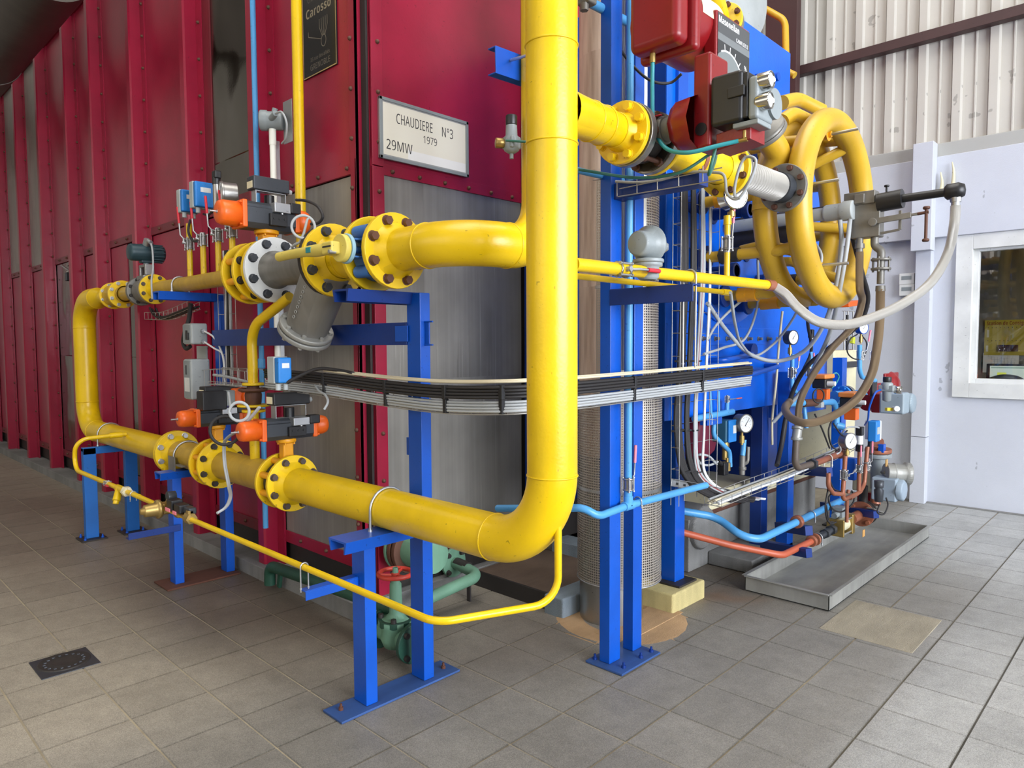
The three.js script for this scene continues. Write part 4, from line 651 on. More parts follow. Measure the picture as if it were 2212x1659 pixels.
// ---------------------------------------------------------------- flue with perforated guard
{
  const fx = -2.265, fz = -3.12, t = thing('flue_pipe', 'insulated vertical pipe behind the twin blue posts, bare steel at its foot', 'pipe', V(fx, 0, fz));
  part(t, 'steel_foot', [cyl(V(fx, -0.05, fz), V(fx, 1.0, fz), 0.172, 40)], M.steel);
  part(t, 'insulation', [cyl(V(fx, 0.9, fz), V(fx, 5.2, fz), 0.178, 40)], M.insul, 'smooth beige insulated upper part');
  const hole = tex(64, (u, v) => (Math.abs(u - 0.5) < 0.29 && Math.abs(v - 0.5) < 0.29 ? 0 : 1), {});
  const gx = -2.235, gz = -3.15;
  const guard = (label, r, y0, y1) => {
    const g = new THREE.CylinderGeometry(r, r, y1 - y0, 56, 1, true).translate(gx, (y0 + y1) / 2, gz); const a = hole.clone(); a.repeat.set(Math.round(6.283 * r / 0.0135), Math.round((y1 - y0) / 0.0135)); a.needsUpdate = true; g.userData.uv = true;
    const gt = thing('perforated_guard', label, 'guard', V(gx, y0, gz)); part(gt, 'perforated_sheet', [g], mat([176, 168, 158], { rough: 0.42, metal: 0.55, map: null, bs: 0, alphaMap: a, alphaTest: 0.5, transparent: false }));
    part(gt, 'rim', [torus(V(gx, y0 + 0.004, gz), PY, r, 0.004, 48, 6), torus(V(gx, y1 - 0.004, gz), PY, r, 0.004, 48, 6), cyl(V(gx, (y0 + y1) / 2 - 0.008, gz), V(gx, (y0 + y1) / 2 + 0.008, gz), r + 0.001, 48)], M.zinc);
  };
  guard('wide lower perforated steel guard around the flue', 0.228, 0.22, 1.23); guard('narrower upper perforated steel guard around the flue', 0.206, 1.24, 2.35);
}
// ---------------------------------------------------------------- burner windbox and blue steelwork
const WX = -2.13;
{
  const w = thing('burner_windbox', 'large bright blue burner windbox behind the yellow rings', 'windbox', V(-2.6, 1, -4.6));
  part(w, 'front_plate', [B(WX - 0.012, WX, 1.06, 3.56, -5.07, -3.44, 0.004)], M.blueBox);
  part(w, 'box', [B(-3.0, WX - 0.01, 1.08, 3.52, -5.03, -3.5, 0.004)], M.blueBox);
  part(w, 'air_duct', [B(-3.0, WX - 0.04, 0.95, 2.85, -6.0, -5.03, 0.006)], M.blueBox);
  part(w, 'seam_flange', [B(WX, WX + 0.012, 1.49, 1.502, -5.0, -3.55, 0.002), B(WX, WX + 0.006, 1.40, 1.60, -5.0, -3.55, 0.002)], M.blueBox);
  share(w, 'bolt', finish([hex(V(0, 0, 0), UP, 0.012, 0.03), puck(V(0, 0, 0), V(0, 0.006, 0), 0.016, 0.001, 10)]), M.steelDull, [...Array(9)].map((_, i) => [V(WX + 0.006, 1.53, -3.7 - i * 0.15), PX]));
  const bc = V(WX, 2.24, -4.15);
  part(w, 'burner_flange', [lathe(bc, PX, [[0.2, 0], [0.62, 0], [0.62, 0.02], [0.56, 0.03], [0.4, 0.035], [0.2, 0.03]], 48)], M.blueBox);
  const spud = [], blk = [], yel = [];
  for (let i = 0; i < 10; i++) { const a = i / 10 * 6.283 + 0.2, p = V(WX, 2.24 + Math.cos(a) * 0.5, -4.15 + Math.sin(a) * 0.5), e = (k) => p.clone().add(V(k, 0, 0)); spud.push([p, PX, a]); }
  for (const [p] of spud) { const e = (k) => p.clone().add(V(k, 0, 0)); part(w, 'nozzle_socket', [cyl(e(0.02), e(0.1), 0.052, 18), puck(e(0.09), e(0.11), 0.068, 0.003, 20)], M.blueDeep); }
  for (const [dy, dz, L] of [[0.22, 0.1, 0.3], [0.03, 0.24, 0.25], [-0.2, 0.12, 0.28], [-0.16, -0.2, 0.24], [0.12, 0.32, 0.16], [-0.32, 0.3, 0.2], [0.3, 0.28, 0.18]]) { const p = bc.clone().add(V(0.02, dy, dz)), q = p.clone().add(V(L, 0, 0)); part(w, 'sight_port', [cyl(p, q, 0.034, 16), puck(q.clone().add(V(-0.04, 0, 0)), q, 0.048, 0.003, 18), puck(p, p.clone().add(V(0.02, 0, 0)), 0.055, 0.003, 18)], M.blueDeep); }
  // handles and hinge
  const hb = (p0, p1, s) => pipe([p0, p0.clone().add(V(s, 0, 0)), p1.clone().add(V(s, 0, 0)), p1], 0.016, 0.05, 10, 5);
  const h1a = ax(1530, 778, WX), h1b = ax(1598, 764, WX), h2a = ax(1580, 810, WX), h2b = ax(1652, 790, WX);
  part(w, 'handle', [hb(h1a, h1b, 0.1)], M.blue); part(w, 'handle', [hb(h2a, h2b, 0.11)], M.blue);
  each(w, 'plug', [cyl(ax(1590, 795, WX), ax(1590, 795, WX).add(V(0.08, 0, 0)), 0.04, 14), cyl(ax(1608, 758, WX), ax(1608, 758, WX).add(V(0.07, 0, 0)), 0.05, 14)], M.blueDeep);
  const lg = ax(1648, 172, WX);
  part(w, 'hinge_bar', [bar(lg.clone().add(V(0.02, -0.02, 0.14)), lg.clone().add(V(0.02, 0.06, -0.16)), 0.02, 0.03), cyl(lg.clone().add(V(0.0, 0.0, -0.02)), lg.clone().add(V(0.1, 0, -0.02)), 0.028, 14)], M.blue);
  const rb = V(WX - 0.02, 3.02, -5.2);
  part(w, 'hinge_plate', [B(WX - 0.06, WX - 0.04, 2.8, 3.3, -5.4, -5.03, 0.003), cyl(rb.clone().add(V(0, -0.08, 0)), rb.clone().add(V(0.14, -0.08, 0)), 0.04, 14)], M.blue);
  share(w, 'hinge_bolt', finish(hex(V(0, 0, 0), UP, 0.03, 0.03)), M.zinc, [[V(WX - 0.04, 3.15, -5.25), PX]]);
  const f = thing('boiler_front_frame', 'dark blue steel front plate between the crimson boiler and the windbox', 'steel frame', V(-3.1, 0.4, -3.6));
  part(f, 'plate', [B(-3.2, -3.12, 0.4, 3.3, -6.2, -3.425, 0.004)], M.blueDeep);
  part(f, 'rim', [B(-3.13, -3.02, 3.2, 3.3, -6.2, -3.425, 0.004), B(-3.13, -3.06, 0.4, 3.3, -3.47, -3.425, 0.003)], M.blueDeep);
  each(f, 'rung', [bar(V(-2.6, 2.62, -3.3), V(-1.95, 2.62, -2.84), 0.04, 0.09), bar(V(-3.1, 2.03, -3.5), V(-2.2, 2.03, -3.44), 0.03, 0.03)], M.blueDeep);
  const post = (label, x0, x1, z0, z1, y0, y1, m) => { const t = thing('steel_post', label, 'post', V((x0 + x1) / 2, y0, (z0 + z1) / 2)); part(t, 'post', [B(x0, x1, y0 + 0.01, y1, z0, z1, 0.004)], m); part(t, 'base_plate', [B(x0 - 0.04, x1 + 0.06, y0, y0 + 0.012, z0 - 0.04, z1 + 0.05, 0.002)], M.iron); return t; };
  post('blue post standing on the yellow pedestal block beside the flue', -2.2, -2.107, -3.63, -3.525, 0.108, 3.4, M.blue);
  post('dark blue post under the middle of the windbox', -2.2, -2.115, -4.77, -4.67, 0.0, 1.06, M.blueDeep);
  post('blue post under the right end of the windbox carrying pipe brackets', -2.085, -2.0, -4.94, -4.84, 0.0, 1.3, M.blue);
  post('blue post at the far right behind the orange actuators', -2.1, -2.02, -6.02, -5.92, 0.0, 1.38, M.blue);
  solo('windbox_apron', 'deep blue steel sheets closing the space below the windbox', 'steel sheet', [B(-2.75, -2.7, 0.5, 1.06, -6.0, -3.5, 0.003), B(-2.75, -2.25, 0.5, 1.06, -5.55, -5.0, 0.004)], M.blueDeep);
  const q = thing('burner_pedestal', 'cream topped concrete pedestal under the windbox', 'pedestal', V(-2.7, 0, -5));
  part(q, 'base', [B(-3.1, -2.32, 0, 0.35, -6.2, -4.05, 0.008)], M.concrete); part(q, 'cap', [B(-3.1, -2.28, 0.38, 0.5, -6.2, -4.25, 0.01)], M.cream, 'cream painted slab');
  part(q, 'rubble_joint', [B(-3.05, -2.3, 0.34, 0.385, -6.15, -4.2, 0.012, 2)], M.rust); part(q, 'foot', [B(-2.32, -2.0, 0, 0.09, -4.95, -4.3, 0.01)], M.concrete);
  part(q, 'refractory_block', [lathe(V(-2.5, 0.28, -4.2), PX, [[0, 0], [0.13, 0], [0.15, 0.03], [0.15, 0.2], [0.13, 0.22], [0, 0.22]], 24)], M.concrete);
}
// ---------------------------------------------------------------- yellow burner rings
const RC = V(-1.48, 2.245, -4.135);
{
  const r1 = thing('burner_ring', 'front yellow gas ring standing in front of the blue windbox', 'gas ring', V(RC.x, RC.y - 0.55, RC.z));
  part(r1, 'ring_pipe', [torus(RC, PX, 0.485, 0.066, 72, 22)], M.yellowRing);
  const r2 = thing('burner_ring', 'rear yellow gas ring nearer the blue windbox', 'gas ring', V(-1.67, RC.y - 0.55, -4.15)), C2 = V(-1.67, 2.245, -4.15);
  part(r2, 'ring_pipe', [torus(C2, PX, 0.48, 0.062, 72, 22)], M.yellowRing);
  const on = (C0, a, R) => V(C0.x, C0.y + Math.cos(a) * R, C0.z + Math.sin(a) * R);
  for (let i = 0; i < 10; i++) {              // feeds to the windbox sockets with unions
    const a = i / 10 * 6.283 + 0.2, w = V(WX + 0.11, 2.24 + Math.cos(a) * 0.5, -4.15 + Math.sin(a) * 0.5), tgt = i % 2 ? r1 : r2, C0 = i % 2 ? RC : C2, p = on(C0, a, 0.47), m = w.clone().add(V(0.1, 0, 0));
    part(tgt, 'feed_pipe', [pipe([w, V(p.x - (i % 2 ? 0.13 : 0.1), w.y, w.z), p], 0.031, 0.05, 14, 5)], M.yellowRing);
    part(tgt, 'union', [hex(m.clone().add(V(-0.02, 0, 0)), PX, 0.048, 0.05), cyl(m.clone().add(V(0.03, 0, 0)), m.clone().add(V(0.09, 0, 0)), 0.04, 14)], i % 3 ? M.amber : M.iron);
  }
  for (const a of [1.0, 2.2, 3.7, 4.6, 5.75]) { part(r1, 'strut', [pipe([on(RC, a, 0.46), on(RC, a + 0.05, 0.3).add(V(-0.3, 0, 0)), on(C2, a + 0.1, 0.3).add(V(-0.25, 0, 0))], 0.03, 0.06, 12, 4)], M.yellowRing); }
  for (const [a, k] of [[0.35, 1], [1.38, 1], [1.46, 0], [2.5, 1]]) { const p = on(k ? RC : C2, a, 0.41); part(k ? r1 : r2, 'threaded_stud', [cyl(p.clone().add(V(-0.03, 0, 0)), p.clone().add(V(0.17, 0, 0)), 0.008, 8)], M.zinc); part(k ? r1 : r2, 'stud_nut', [hex(p.clone().add(V(-0.005, 0, 0)), PX, 0.028, 0.02), puck(p.clone().add(V(0.014, 0, 0)), p.clone().add(V(0.02, 0, 0)), 0.034, 0.002, 14), hex(p.clone().add(V(0.02, 0, 0)), PX, 0.018, 0.014)], M.amber); }
  // inlet flange of the front ring (meets the steel hose) and the inlet elbow of the rear ring
  const fi = V(-1.5, 2.275, -3.52);
  flange(r1, V(fi.x, fi.y, fi.z), PZ, 0.118, 0.024, M.steelDull, { n: 8, bm: M.boltRust, Rb: 0.098 });
  part(r1, 'inlet', [cyl(V(-1.5, 2.275, -3.53), V(-1.485, 2.27, -3.66), 0.066, 24)], M.yellowRing);
  const k0 = ax(1655, 292, -1.62), kd = V(-0.1, 0.62, 0.78).normalize(), k1 = k0.clone().addScaledVector(kd, -0.14);
  part(r2, 'inlet_elbow', [sweep(curve([k0.clone().addScaledVector(kd, 0.0), k1, V(-1.66, k1.y - 0.12, -3.69), V(-1.67, 2.2, -3.67)], 24), 0.066, 24)], M.yellowRing);
  flange(r2, k0, kd, 0.112, 0.024, M.steelDull, { n: 8, bm: M.boltRust, Rb: 0.094, nobolt: false });
  each(r2, 'branch_pipe', [pipe([ax(1690, 262, -1.66), ax(1712, 246, -1.64), ax(1745, 262, -1.6)], 0.04, 0.08, 16, 6), pipe([ax(1690, 222, -1.8), ax(1722, 214, -1.78), ax(1775, 240, -1.7)], 0.042, 0.15, 16, 6)], M.yellowRing);
  const cv = thing('control_valve', 'grey cast valve body feeding the rear yellow ring', 'valve', k0.clone().addScaledVector(kd, 0.1)), v = (k) => k0.clone().addScaledVector(kd, k);
  part(cv, 'valve_body', [lathe(v(0.026), kd, [[0.108, 0], [0.108, 0.02], [0.06, 0.03], [0.055, 0.06], [0.085, 0.11], [0.07, 0.17], [0.1, 0.19], [0.1, 0.21], [0, 0.21]], 26)], M.steelDull);
}
// ---------------------------------------------------------------- branch: control valve, spool, steel hose
{
  const X = -1.515, Y = 2.265, c = (z) => V(X, Y, z), t = thing('control_valve', 'rotary control valve with red spring actuator and black positioner on the yellow branch', 'valve', V(X, Y, -2.26));
  each(t, 'flange_ring', [puck(c(-2.167), c(-2.2), 0.116, 0.003, 36), puck(c(-2.318), c(-2.35), 0.116, 0.003, 36)], M.steel, 'machined steel ring');
  part(t, 'valve_body', [lathe(c(-2.2), NZ, [[0.07, 0], [0.085, 0.03], [0.085, 0.09], [0.07, 0.12]], 28), puck(c(-2.198), c(-2.21), 0.108, 0.003, 32), puck(c(-2.312), c(-2.322), 0.108, 0.003, 32)], M.iron);
  share(t, 'stud', finish([cyl(V(0, 0, 0), V(0, 0.12, 0), 0.009, 8), hex(V(0, 0.0, 0), UP, 0.018, 0.018), hex(V(0, 0.1, 0), UP, 0.018, 0.018)]), M.boltRust, circ(c(-2.2), NZ, 0.098, 6, 0.5).map((p) => [p, NZ]));
  part(t, 'neck', [cyl(V(-1.46, Y + 0.01, -2.26), V(-1.35, Y + 0.01, -2.26), 0.042, 20), puck(V(-1.42, Y + 0.01, -2.26), V(-1.4, Y + 0.01, -2.26), 0.05, 0.003, 20), puck(V(-1.37, Y + 0.01, -2.26), V(-1.35, Y + 0.01, -2.26), 0.055, 0.003, 20)], M.steelDull);
  part(t, 'name_strip', [bar(V(-1.46, Y + 0.056, -2.225), V(-1.4, Y + 0.056, -2.225), 0.012, 0.004)], M.redGrip);
  part(t, 'yoke', [lathe(V(-1.36, Y + 0.01, -2.27), PX, [[0, 0], [0.075, 0], [0.095, 0.03], [0.1, 0.08], [0.1, 0.09]], 8), B(-1.29, -1.222, Y - 0.085, Y + 0.24, -2.38, -2.25, 0.012, 2), extrudeZ([[-1.2, Y - 0.05], [-1.08, Y - 0.035], [-1.08, Y - 0.085], [-1.2, Y - 0.1]], 0.1, 0.003).translate(0, 0, -2.36)], M.redAct, 'dark red cast yoke');
  part(t, 'port', [cyl(V(-1.256, Y - 0.02, -2.255), V(-1.256, Y - 0.02, -2.247), 0.022, 18)], M.black);
  const CX = -1.45, CY = ax(1520, 165, -1.45).y + 0.132;
  part(t, 'spring_case', [B(-1.53, -1.32, 2.558, 3.15, -2.285, -2.2, 0.03, 3), B(-1.54, -1.3, 2.545, 3.16, -2.33, -2.285, 0.03, 3), lathe(V(CX, CY, -2.3), NZ, [[0, 0], [0.138, 0], [0.138, 0.05], [0.132, 0.06], [0.132, 0.24], [0.115, 0.255], [0, 0.255]], 36)], M.redAct, 'dark red spring actuator case');
  part(t, 'bare_patch', [(() => { const g = new THREE.CylinderGeometry(0.1328, 0.1328, 0.17, 16, 1, true, 0.75, 0.85); return g.rotateX(-Math.PI / 2).translate(CX, CY, -2.45); })()], M.cream, 'cream label area');
  const tx = canvasTex(384, 384, (g, w, h) => { g.fillStyle = '#2c2e30'; g.fillRect(0, 0, w, h); g.fillStyle = '#6b6f70'; g.fillRect(0, 0, w, 150); g.fillStyle = '#46484a'; g.fillRect(0, 0, w, 110); g.fillStyle = '#e8e8e6'; g.font = 'bold 52px sans-serif'; g.fillText('Masoneilan', 6, 52, 250); g.font = '30px sans-serif'; g.fillText('CAMFLEX II', 215, 104, 150); g.fillStyle = '#707676'; g.beginPath(); g.arc(120, 384, 190, 0, 7); g.fill(); g.strokeStyle = '#eee'; g.lineWidth = 10; g.beginPath(); g.arc(120, 384, 192, -2, 0); g.stroke(); g.lineWidth = 7; for (let i = 0; i < 6; i++) { const a = -1.75 + i * 0.3; g.beginPath(); g.moveTo(120 + Math.cos(a) * 192, 384 + Math.sin(a) * 192); g.lineTo(120 + Math.cos(a) * 228, 384 + Math.sin(a) * 228); g.stroke(); } g.fillStyle = '#e8e8e6'; g.font = '40px sans-serif'; g.fillText('%', 318, 240); });
  const s0 = ax(1556, 40, -1.3), s1 = ax(1617, 190, -1.3), zc = (s0.z + s1.z) / 2, yc = ax(1590, 122, -1.3).y, ww = Math.abs(s1.z - s0.z) + 0.02;
  part(t, 'scale_housing', [B(-1.36, -1.305, yc - 0.135, yc + 0.135, zc - ww / 2 - 0.008, zc + ww / 2 + 0.008, 0.01, 2)], M.redAct);
  const [fg, fm] = face(V(-1.3035, yc, zc), NZ, PY, ww, 0.25, tx); part(t, 'scale_plate', [fg], fm, 'black travel scale');
  part(t, 'positioner', [B(-1.205, -1.09, 2.232, 2.4, -2.34, -2.215, 0.014, 2), B(-1.095, -1.075, 2.24, 2.39, -2.33, -2.225, 0.006), B(-1.14, -1.08, 2.31, 2.345, -2.22, -2.209, 0.004)], M.black, 'black positioner cover');
  part(t, 'positioner_base', [B(-1.075, -1.04, 2.232, 2.37, -2.345, -2.225, 0.012, 2), cyl(V(-1.06, 2.3, -2.34), V(-1.03, 2.3, -2.34), 0.05, 20), B(-1.13, -1.04, 2.215, 2.232, -2.33, -2.23, 0.004)], M.greyPaint);
  for (const [y, z] of [[2.352, -2.235], [2.285, -2.23]]) { const g = V(-1.008, y, z - 0.02); part(t, 'mini_gauge', [lathe(g.clone().add(V(-0.045, 0, 0)), PX, [[0, 0], [0.026, 0], [0.028, 0.005], [0.028, 0.045], [0.024, 0.047], [0.023, 0.04], [0, 0.04]], 20)], M.chrome); const dd = new THREE.CircleGeometry(0.022, 20).rotateY(Math.PI / 2).translate(g.x - 0.003, g.y, g.z); part(t, 'mini_dial', [dd], M.dial); }
  each(t, 'air_fitting', [cyl(V(-1.1, 2.21, -2.26), V(-1.1, 2.18, -2.26), 0.007, 8), cyl(V(-1.14, 2.18, -2.26), V(-1.09, 2.18, -2.26), 0.008, 8), cyl(V(-1.455, 2.56, -2.25), V(-1.455, 2.525, -2.25), 0.011, 10)], M.brass);
  solo('air_hose', 'turquoise air hose looping from the red actuator case to the black positioner', 'hose', [cable([V(-1.455, 2.525, -2.25), V(-1.455, 2.42, -2.25), V(-1.44, 2.29, -2.24), V(-1.38, 2.2, -2.22), V(-1.28, 2.16, -2.2), V(-1.18, 2.17, -2.23), V(-1.12, 2.18, -2.26)], 0.0075, 10)], M.hose);
  solo('air_hose', 'green air hose hanging in a long sag below the red actuator', 'hose', [cable([V(-1.2, 2.17, -2.25), V(-1.23, 2.09, -2.26), ax(1540, 330, -1.35), ax(1470, 372, -1.45), ax(1380, 384, -1.6), ax(1250, 366, -1.75)], 0.006, 10)], M.hoseGreen);
  const sp = thing('pipe_spool', 'glossy yellow branch pipe with copper band between control valve and steel hose', 'pipe', V(X, Y, -2.6));
  part(sp, 'pipe_body', [lathe(c(-2.36), NZ, [[0.075, 0], [0.066, 0.05], [0.066, 0.15], [0.07, 0.2], [0.07, 0.56]], 30)], M.yellow);
  part(sp, 'pipe_band', [cyl(c(-2.635), c(-2.66), 0.0735, 30)], M.copper, 'copper coloured pipe band');
  flange(sp, c(-2.375), PZ, 0.116, 0.022, M.yellowFl, { nobolt: true });
  flange(sp, c(-2.94), PZ, 0.118, 0.024, M.yellowFl, { neck: 0.072, bm: M.boltRust, Rb: 0.098 });
  const h = thing('steel_hose', 'short thick braided steel hose to the front yellow ring', 'hose', V(X, Y, -3.2));
  part(h, 'collar', [puck(c(-2.945), c(-2.965), 0.116, 0.003, 36), cyl(c(-2.96), c(-3.02), 0.07, 28)], M.steel);
  part(h, 'braid', [sweep(curve([c(-3.0), V(X + 0.003, Y + 0.004, -3.15), V(X + 0.01, Y + 0.006, -3.3), V(-1.5, 2.272, -3.47)], 26), 0.066, 30)], M.braid);
  each(h, 'braid_rib', [...Array(18)].map((_, i) => torus(V(X + 0.006 * Math.min(1, i / 9), Y + 0.005, -3.03 - i * 0.0235), NZ, 0.0655, 0.0045, 30, 6)), M.braid);
  part(h, 'end_collar', [cyl(V(-1.502, 2.27, -3.43), V(-1.5, 2.273, -3.495), 0.074, 28)], M.gunmetal);
  // top feed pipe above
  const tp = thing('gas_pipe', 'yellow pipe with flange dropping from above behind the red actuator', 'pipe', ax(1540, 20, -1.5));
  const a0 = ax(1505, -90, -1.42), a1 = ax(1552, 40, -1.5);
  part(tp, 'pipe_body', [cyl(a0, a1, 0.062, 24, 0.045)], M.yellow); const td = a1.clone().sub(a0).normalize();
  flange(tp, a1.clone().addScaledVector(td, 0.04), td.clone().negate(), 0.095, 0.02, M.yellowFl, { bm: M.rust }); part(tp, 'counter_flange', [puck(a1.clone().addScaledVector(td, 0.045), a1.clone().addScaledVector(td, 0.065), 0.095, 0.003, 28)], M.steel);
}
// ---------------------------------------------------------------- oil gun with hoses
{
  const z = -4.15, t = thing('burner_gun', 'grey burner gun assembly with black tube sticking out of the ring centre', 'burner gun', V(-1.4, 2.2, z));
  part(t, 'igniter_tube', [cyl(V(-2.1, 2.222, z + 0.03), V(-1.5, 2.228, z + 0.03), 0.036, 20), lathe(V(-1.52, 2.23, z + 0.03), PX, [[0.042, 0], [0.046, 0.01], [0.046, 0.09], [0.054, 0.1], [0.054, 0.15], [0.05, 0.158], [0, 0.158]], 26)], M.greyBox);
  each(t, 'guide_tube', [cyl(V(-2.1, 2.265, z - 0.05), V(-1.4, 2.265, z - 0.05), 0.022, 14), cyl(V(-2.1, 2.16, z - 0.06), V(-1.7, 2.16, z - 0.06), 0.06, 18)], M.iron);
  part(t, 'gun_block', [B(-1.385, -1.235, 2.075, 2.3, z - 0.06, z + 0.02, 0.006), B(-1.42, -1.26, 2.255, 2.325, z - 0.05, z + 0.03, 0.004), B(-1.36, -1.31, 2.26, 2.31, z + 0.028, z + 0.045, 0.002)], M.steelDull);
  part(t, 'outer_sleeve', [cyl(V(-1.25, 2.255, z), V(-1.13, 2.262, z), 0.05, 22), cyl(V(-1.21, 2.3, z), V(-1.21, 2.34, z), 0.006, 8), puck(V(-1.21, 2.335, z), V(-1.21, 2.345, z), 0.013, 0.002, 12)], M.black, 'black outer sleeve');
  part(t, 'oil_tube', [cyl(V(-1.14, 2.262, z), V(-0.915, 2.264, z), 0.0215, 18), lathe(V(-0.935, 2.264, z), PX, [[0.03, 0], [0.04, 0.01], [0.04, 0.03], [0.042, 0.06], [0.03, 0.085], [0, 0.092]], 20)], M.black, 'black oil tube with elbow');
  part(t, 'hose_nut', [hex(V(-0.887, 2.23, z), NY, 0.028, 0.022), cyl(V(-0.887, 2.21, z), V(-0.887, 2.185, z), 0.02, 14)], M.zinc);
  part(t, 'clamp_arm', [bar(V(-1.25, 2.155, z + 0.03), V(-1.08, 2.165, z + 0.03), 0.016, 0.03), bar(V(-1.09, 2.165, z + 0.03), V(-1.05, 2.167, z + 0.03), 0.012, 0.014), puck(V(-1.265, 2.15, z + 0.03), V(-1.265, 2.15, z + 0.048), 0.022, 0.002, 16), bar(V(-1.24, 2.09, z), V(-1.14, 2.1, z), 0.012, 0.012), bar(V(-1.14, 2.1, z), V(-1.14, 2.2, z), 0.014, 0.014)], M.steelDull);
  part(t, 'clamp_screw', [cyl(V(-1.05, 2.167, z + 0.03), V(-1.0, 2.17, z + 0.03), 0.008, 8), cyl(V(-1.01, 2.185, z + 0.03), V(-1.01, 2.03, z + 0.03), 0.008, 8), puck(V(-1.01, 2.185, z + 0.03), V(-1.01, 2.2, z + 0.03), 0.017, 0.004, 12), puck(V(-1.01, 2.02, z + 0.03), V(-1.01, 2.035, z + 0.03), 0.017, 0.004, 12)], M.boltRust, 'rusty clamp screw');
  part(t, 'coupling', [pipe([V(-1.27, 2.08, z - 0.02), V(-1.27, 2.03, z - 0.02), V(-1.235, 2.0, z - 0.02), V(-1.235, 1.95, z - 0.02)], 0.021, 0.03, 12, 4), ...[1.945, 1.895].map((y) => puck(V(-1.235, y, z - 0.02), V(-1.235, y + 0.012, z - 0.02), 0.05, 0.002, 20)), cyl(V(-1.235, 1.95, z - 0.02), V(-1.235, 1.82, z - 0.02), 0.019, 14), hex(V(-1.235, 1.78, z - 0.02), PY, 0.026, 0.03), ...[0, 1.57, 3.14, 4.71].map((a) => cyl(V(-1.235 + Math.cos(a) * 0.04, 1.885, z - 0.02 + Math.sin(a) * 0.04), V(-1.235 + Math.cos(a) * 0.04, 1.965, z - 0.02 + Math.sin(a) * 0.04), 0.006, 6))], M.steelDull);
  part(t, 'hose_fitting', [cyl(V(-1.34, 2.08, z), V(-1.34, 2.0, z), 0.018, 14), hex(V(-1.34, 2.02, z), PY, 0.026, 0.026)], M.steelDull);
  const hose = (label, P, r, m, n = 60) => { const h = thing('braided_hose', label, 'hose', P[0]); part(h, 'braid', [sweep(curve(P, n), r, 16)], m); return h; };
  const mx = (px, py, k) => ax(px, py, -1.52 + (k * 0.64));
  hose('long silver braided hose hanging from the black oil tube to the yellow fuel pipe', [V(-0.887, 2.19, z), V(-0.89, 2.1, z), mx(2048, 545, 0.93), mx(2015, 605, 0.86), mx(1960, 650, 0.76), mx(1890, 684, 0.62), mx(1820, 702, 0.48), mx(1765, 694, 0.34), mx(1722, 664, 0.2), mx(1697, 636, 0.1), mx(1676, 621, 0.02)], 0.0235, M.braid, 90);
  hose('braided hose hanging below the gun coupling and looping to the left', [V(-1.235, 1.79, z - 0.02), V(-1.235, 1.6, z - 0.02), ax(1893, 760, -1.24), ax(1882, 810, -1.27), ax(1850, 862, -1.35), ax(1800, 898, -1.45), ax(1745, 914, -1.55), ax(1712, 905, -1.65), ax(1696, 884, -1.75), ax(1705, 868, -1.82)], 0.023, M.braidBrown, 80);
  hose('braided hose running down from the gun block to the steel elbow by the cable tray', [V(-1.34, 2.0, z), V(-1.335, 1.8, z), ax(1862, 650, -1.36), ax(1845, 700, -1.42), ax(1795, 755, -1.55), ax(1750, 820, -1.66), ax(1728, 870, -1.72), ax(1723, 918, -1.75)], 0.02, M.braidBrown, 70);
  const cab = (label, m, r, P) => solo('cable', label, 'cable', [cable(P, r, 10, 60)], m);
  cab('thick grey cable sweeping from the igniter down to the left of the tray', M.greyCable, 0.0125, [V(-1.43, 2.18, z + 0.05), ax(1818, 520, -1.42), ax(1805, 620, -1.46), ax(1780, 700, -1.55), ax(1735, 760, -1.7), ax(1680, 780, -1.85), ax(1620, 765, -1.95), ax(1570, 715, -2.0), ax(1528, 655, -2.0)]);
  cab('second grey cable from the igniter dropping to the windbox foot', M.greyCable, 0.0125, [V(-1.38, 2.18, z + 0.04), ax(1830, 530, -1.38), ax(1815, 620, -1.42), ax(1792, 720, -1.55), ax(1760, 790, -1.68), ax(1735, 840, -1.8), ax(1700, 880, -1.9), ax(1670, 912, -1.98)]);
  cab('thin pale conduit looping across the windbox handles', M.greyCable, 0.008, [ax(1578, 632, -1.62), ax(1588, 700, -1.75), ax(1603, 745, -1.9), ax(1635, 768, -1.95), ax(1672, 742, -1.9), ax(1712, 690, -1.75), ax(1740, 630, -1.62), ax(1775, 560, -1.5), V(-1.6, 2.1, z)]);
  cab('pale conduit curving down from the upper ring to the cable tray', M.greyCable, 0.008, [ax(1637, 560, -1.9), ax(1636, 660, -1.95), ax(1610, 730, -1.98), ax(1560, 752, -2.0), ax(1520, 765, -2.0)]);
  cab('pale conduit crossing diagonally behind the yellow fuel pipe', M.greyCable, 0.008, [ax(1640, 620, -1.95), ax(1580, 668, -1.98), ax(1545, 705, -2.0), ax(1528, 735, -2.0)]);
  cab('straight pale conduit standing in front of the windbox', M.beigeCable, 0.0085, [ax(1690, 672, -2.0), ax(1683, 740, -2.02), ax(1676, 830, -2.05), ax(1668, 905, -2.08), ax(1668, 960, -2.1)]);
  cab('black cable bundle curving down beside the gun coupling', M.rubber, 0.0145, [ax(1840, 505, -1.4), ax(1862, 590, -1.38), ax(1874, 650, -1.4), ax(1855, 700, -1.46), ax(1800, 745, -1.6), ax(1745, 790, -1.75), ax(1715, 840, -1.85), ax(1698, 900, -1.9), ax(1688, 960, -1.9), ax(1678, 1005, -1.85)]);
  cab('black cable dropping from behind the rings to the windbox corner', M.rubber, 0.011, [ax(1742, 640, -1.75), ax(1745, 700, -1.85), ax(1752, 760, -1.9), ax(1735, 800, -1.92), ax(1706, 860, -1.95), ax(1694, 940, -1.93), ax(1680, 1005, -1.87)]);
}
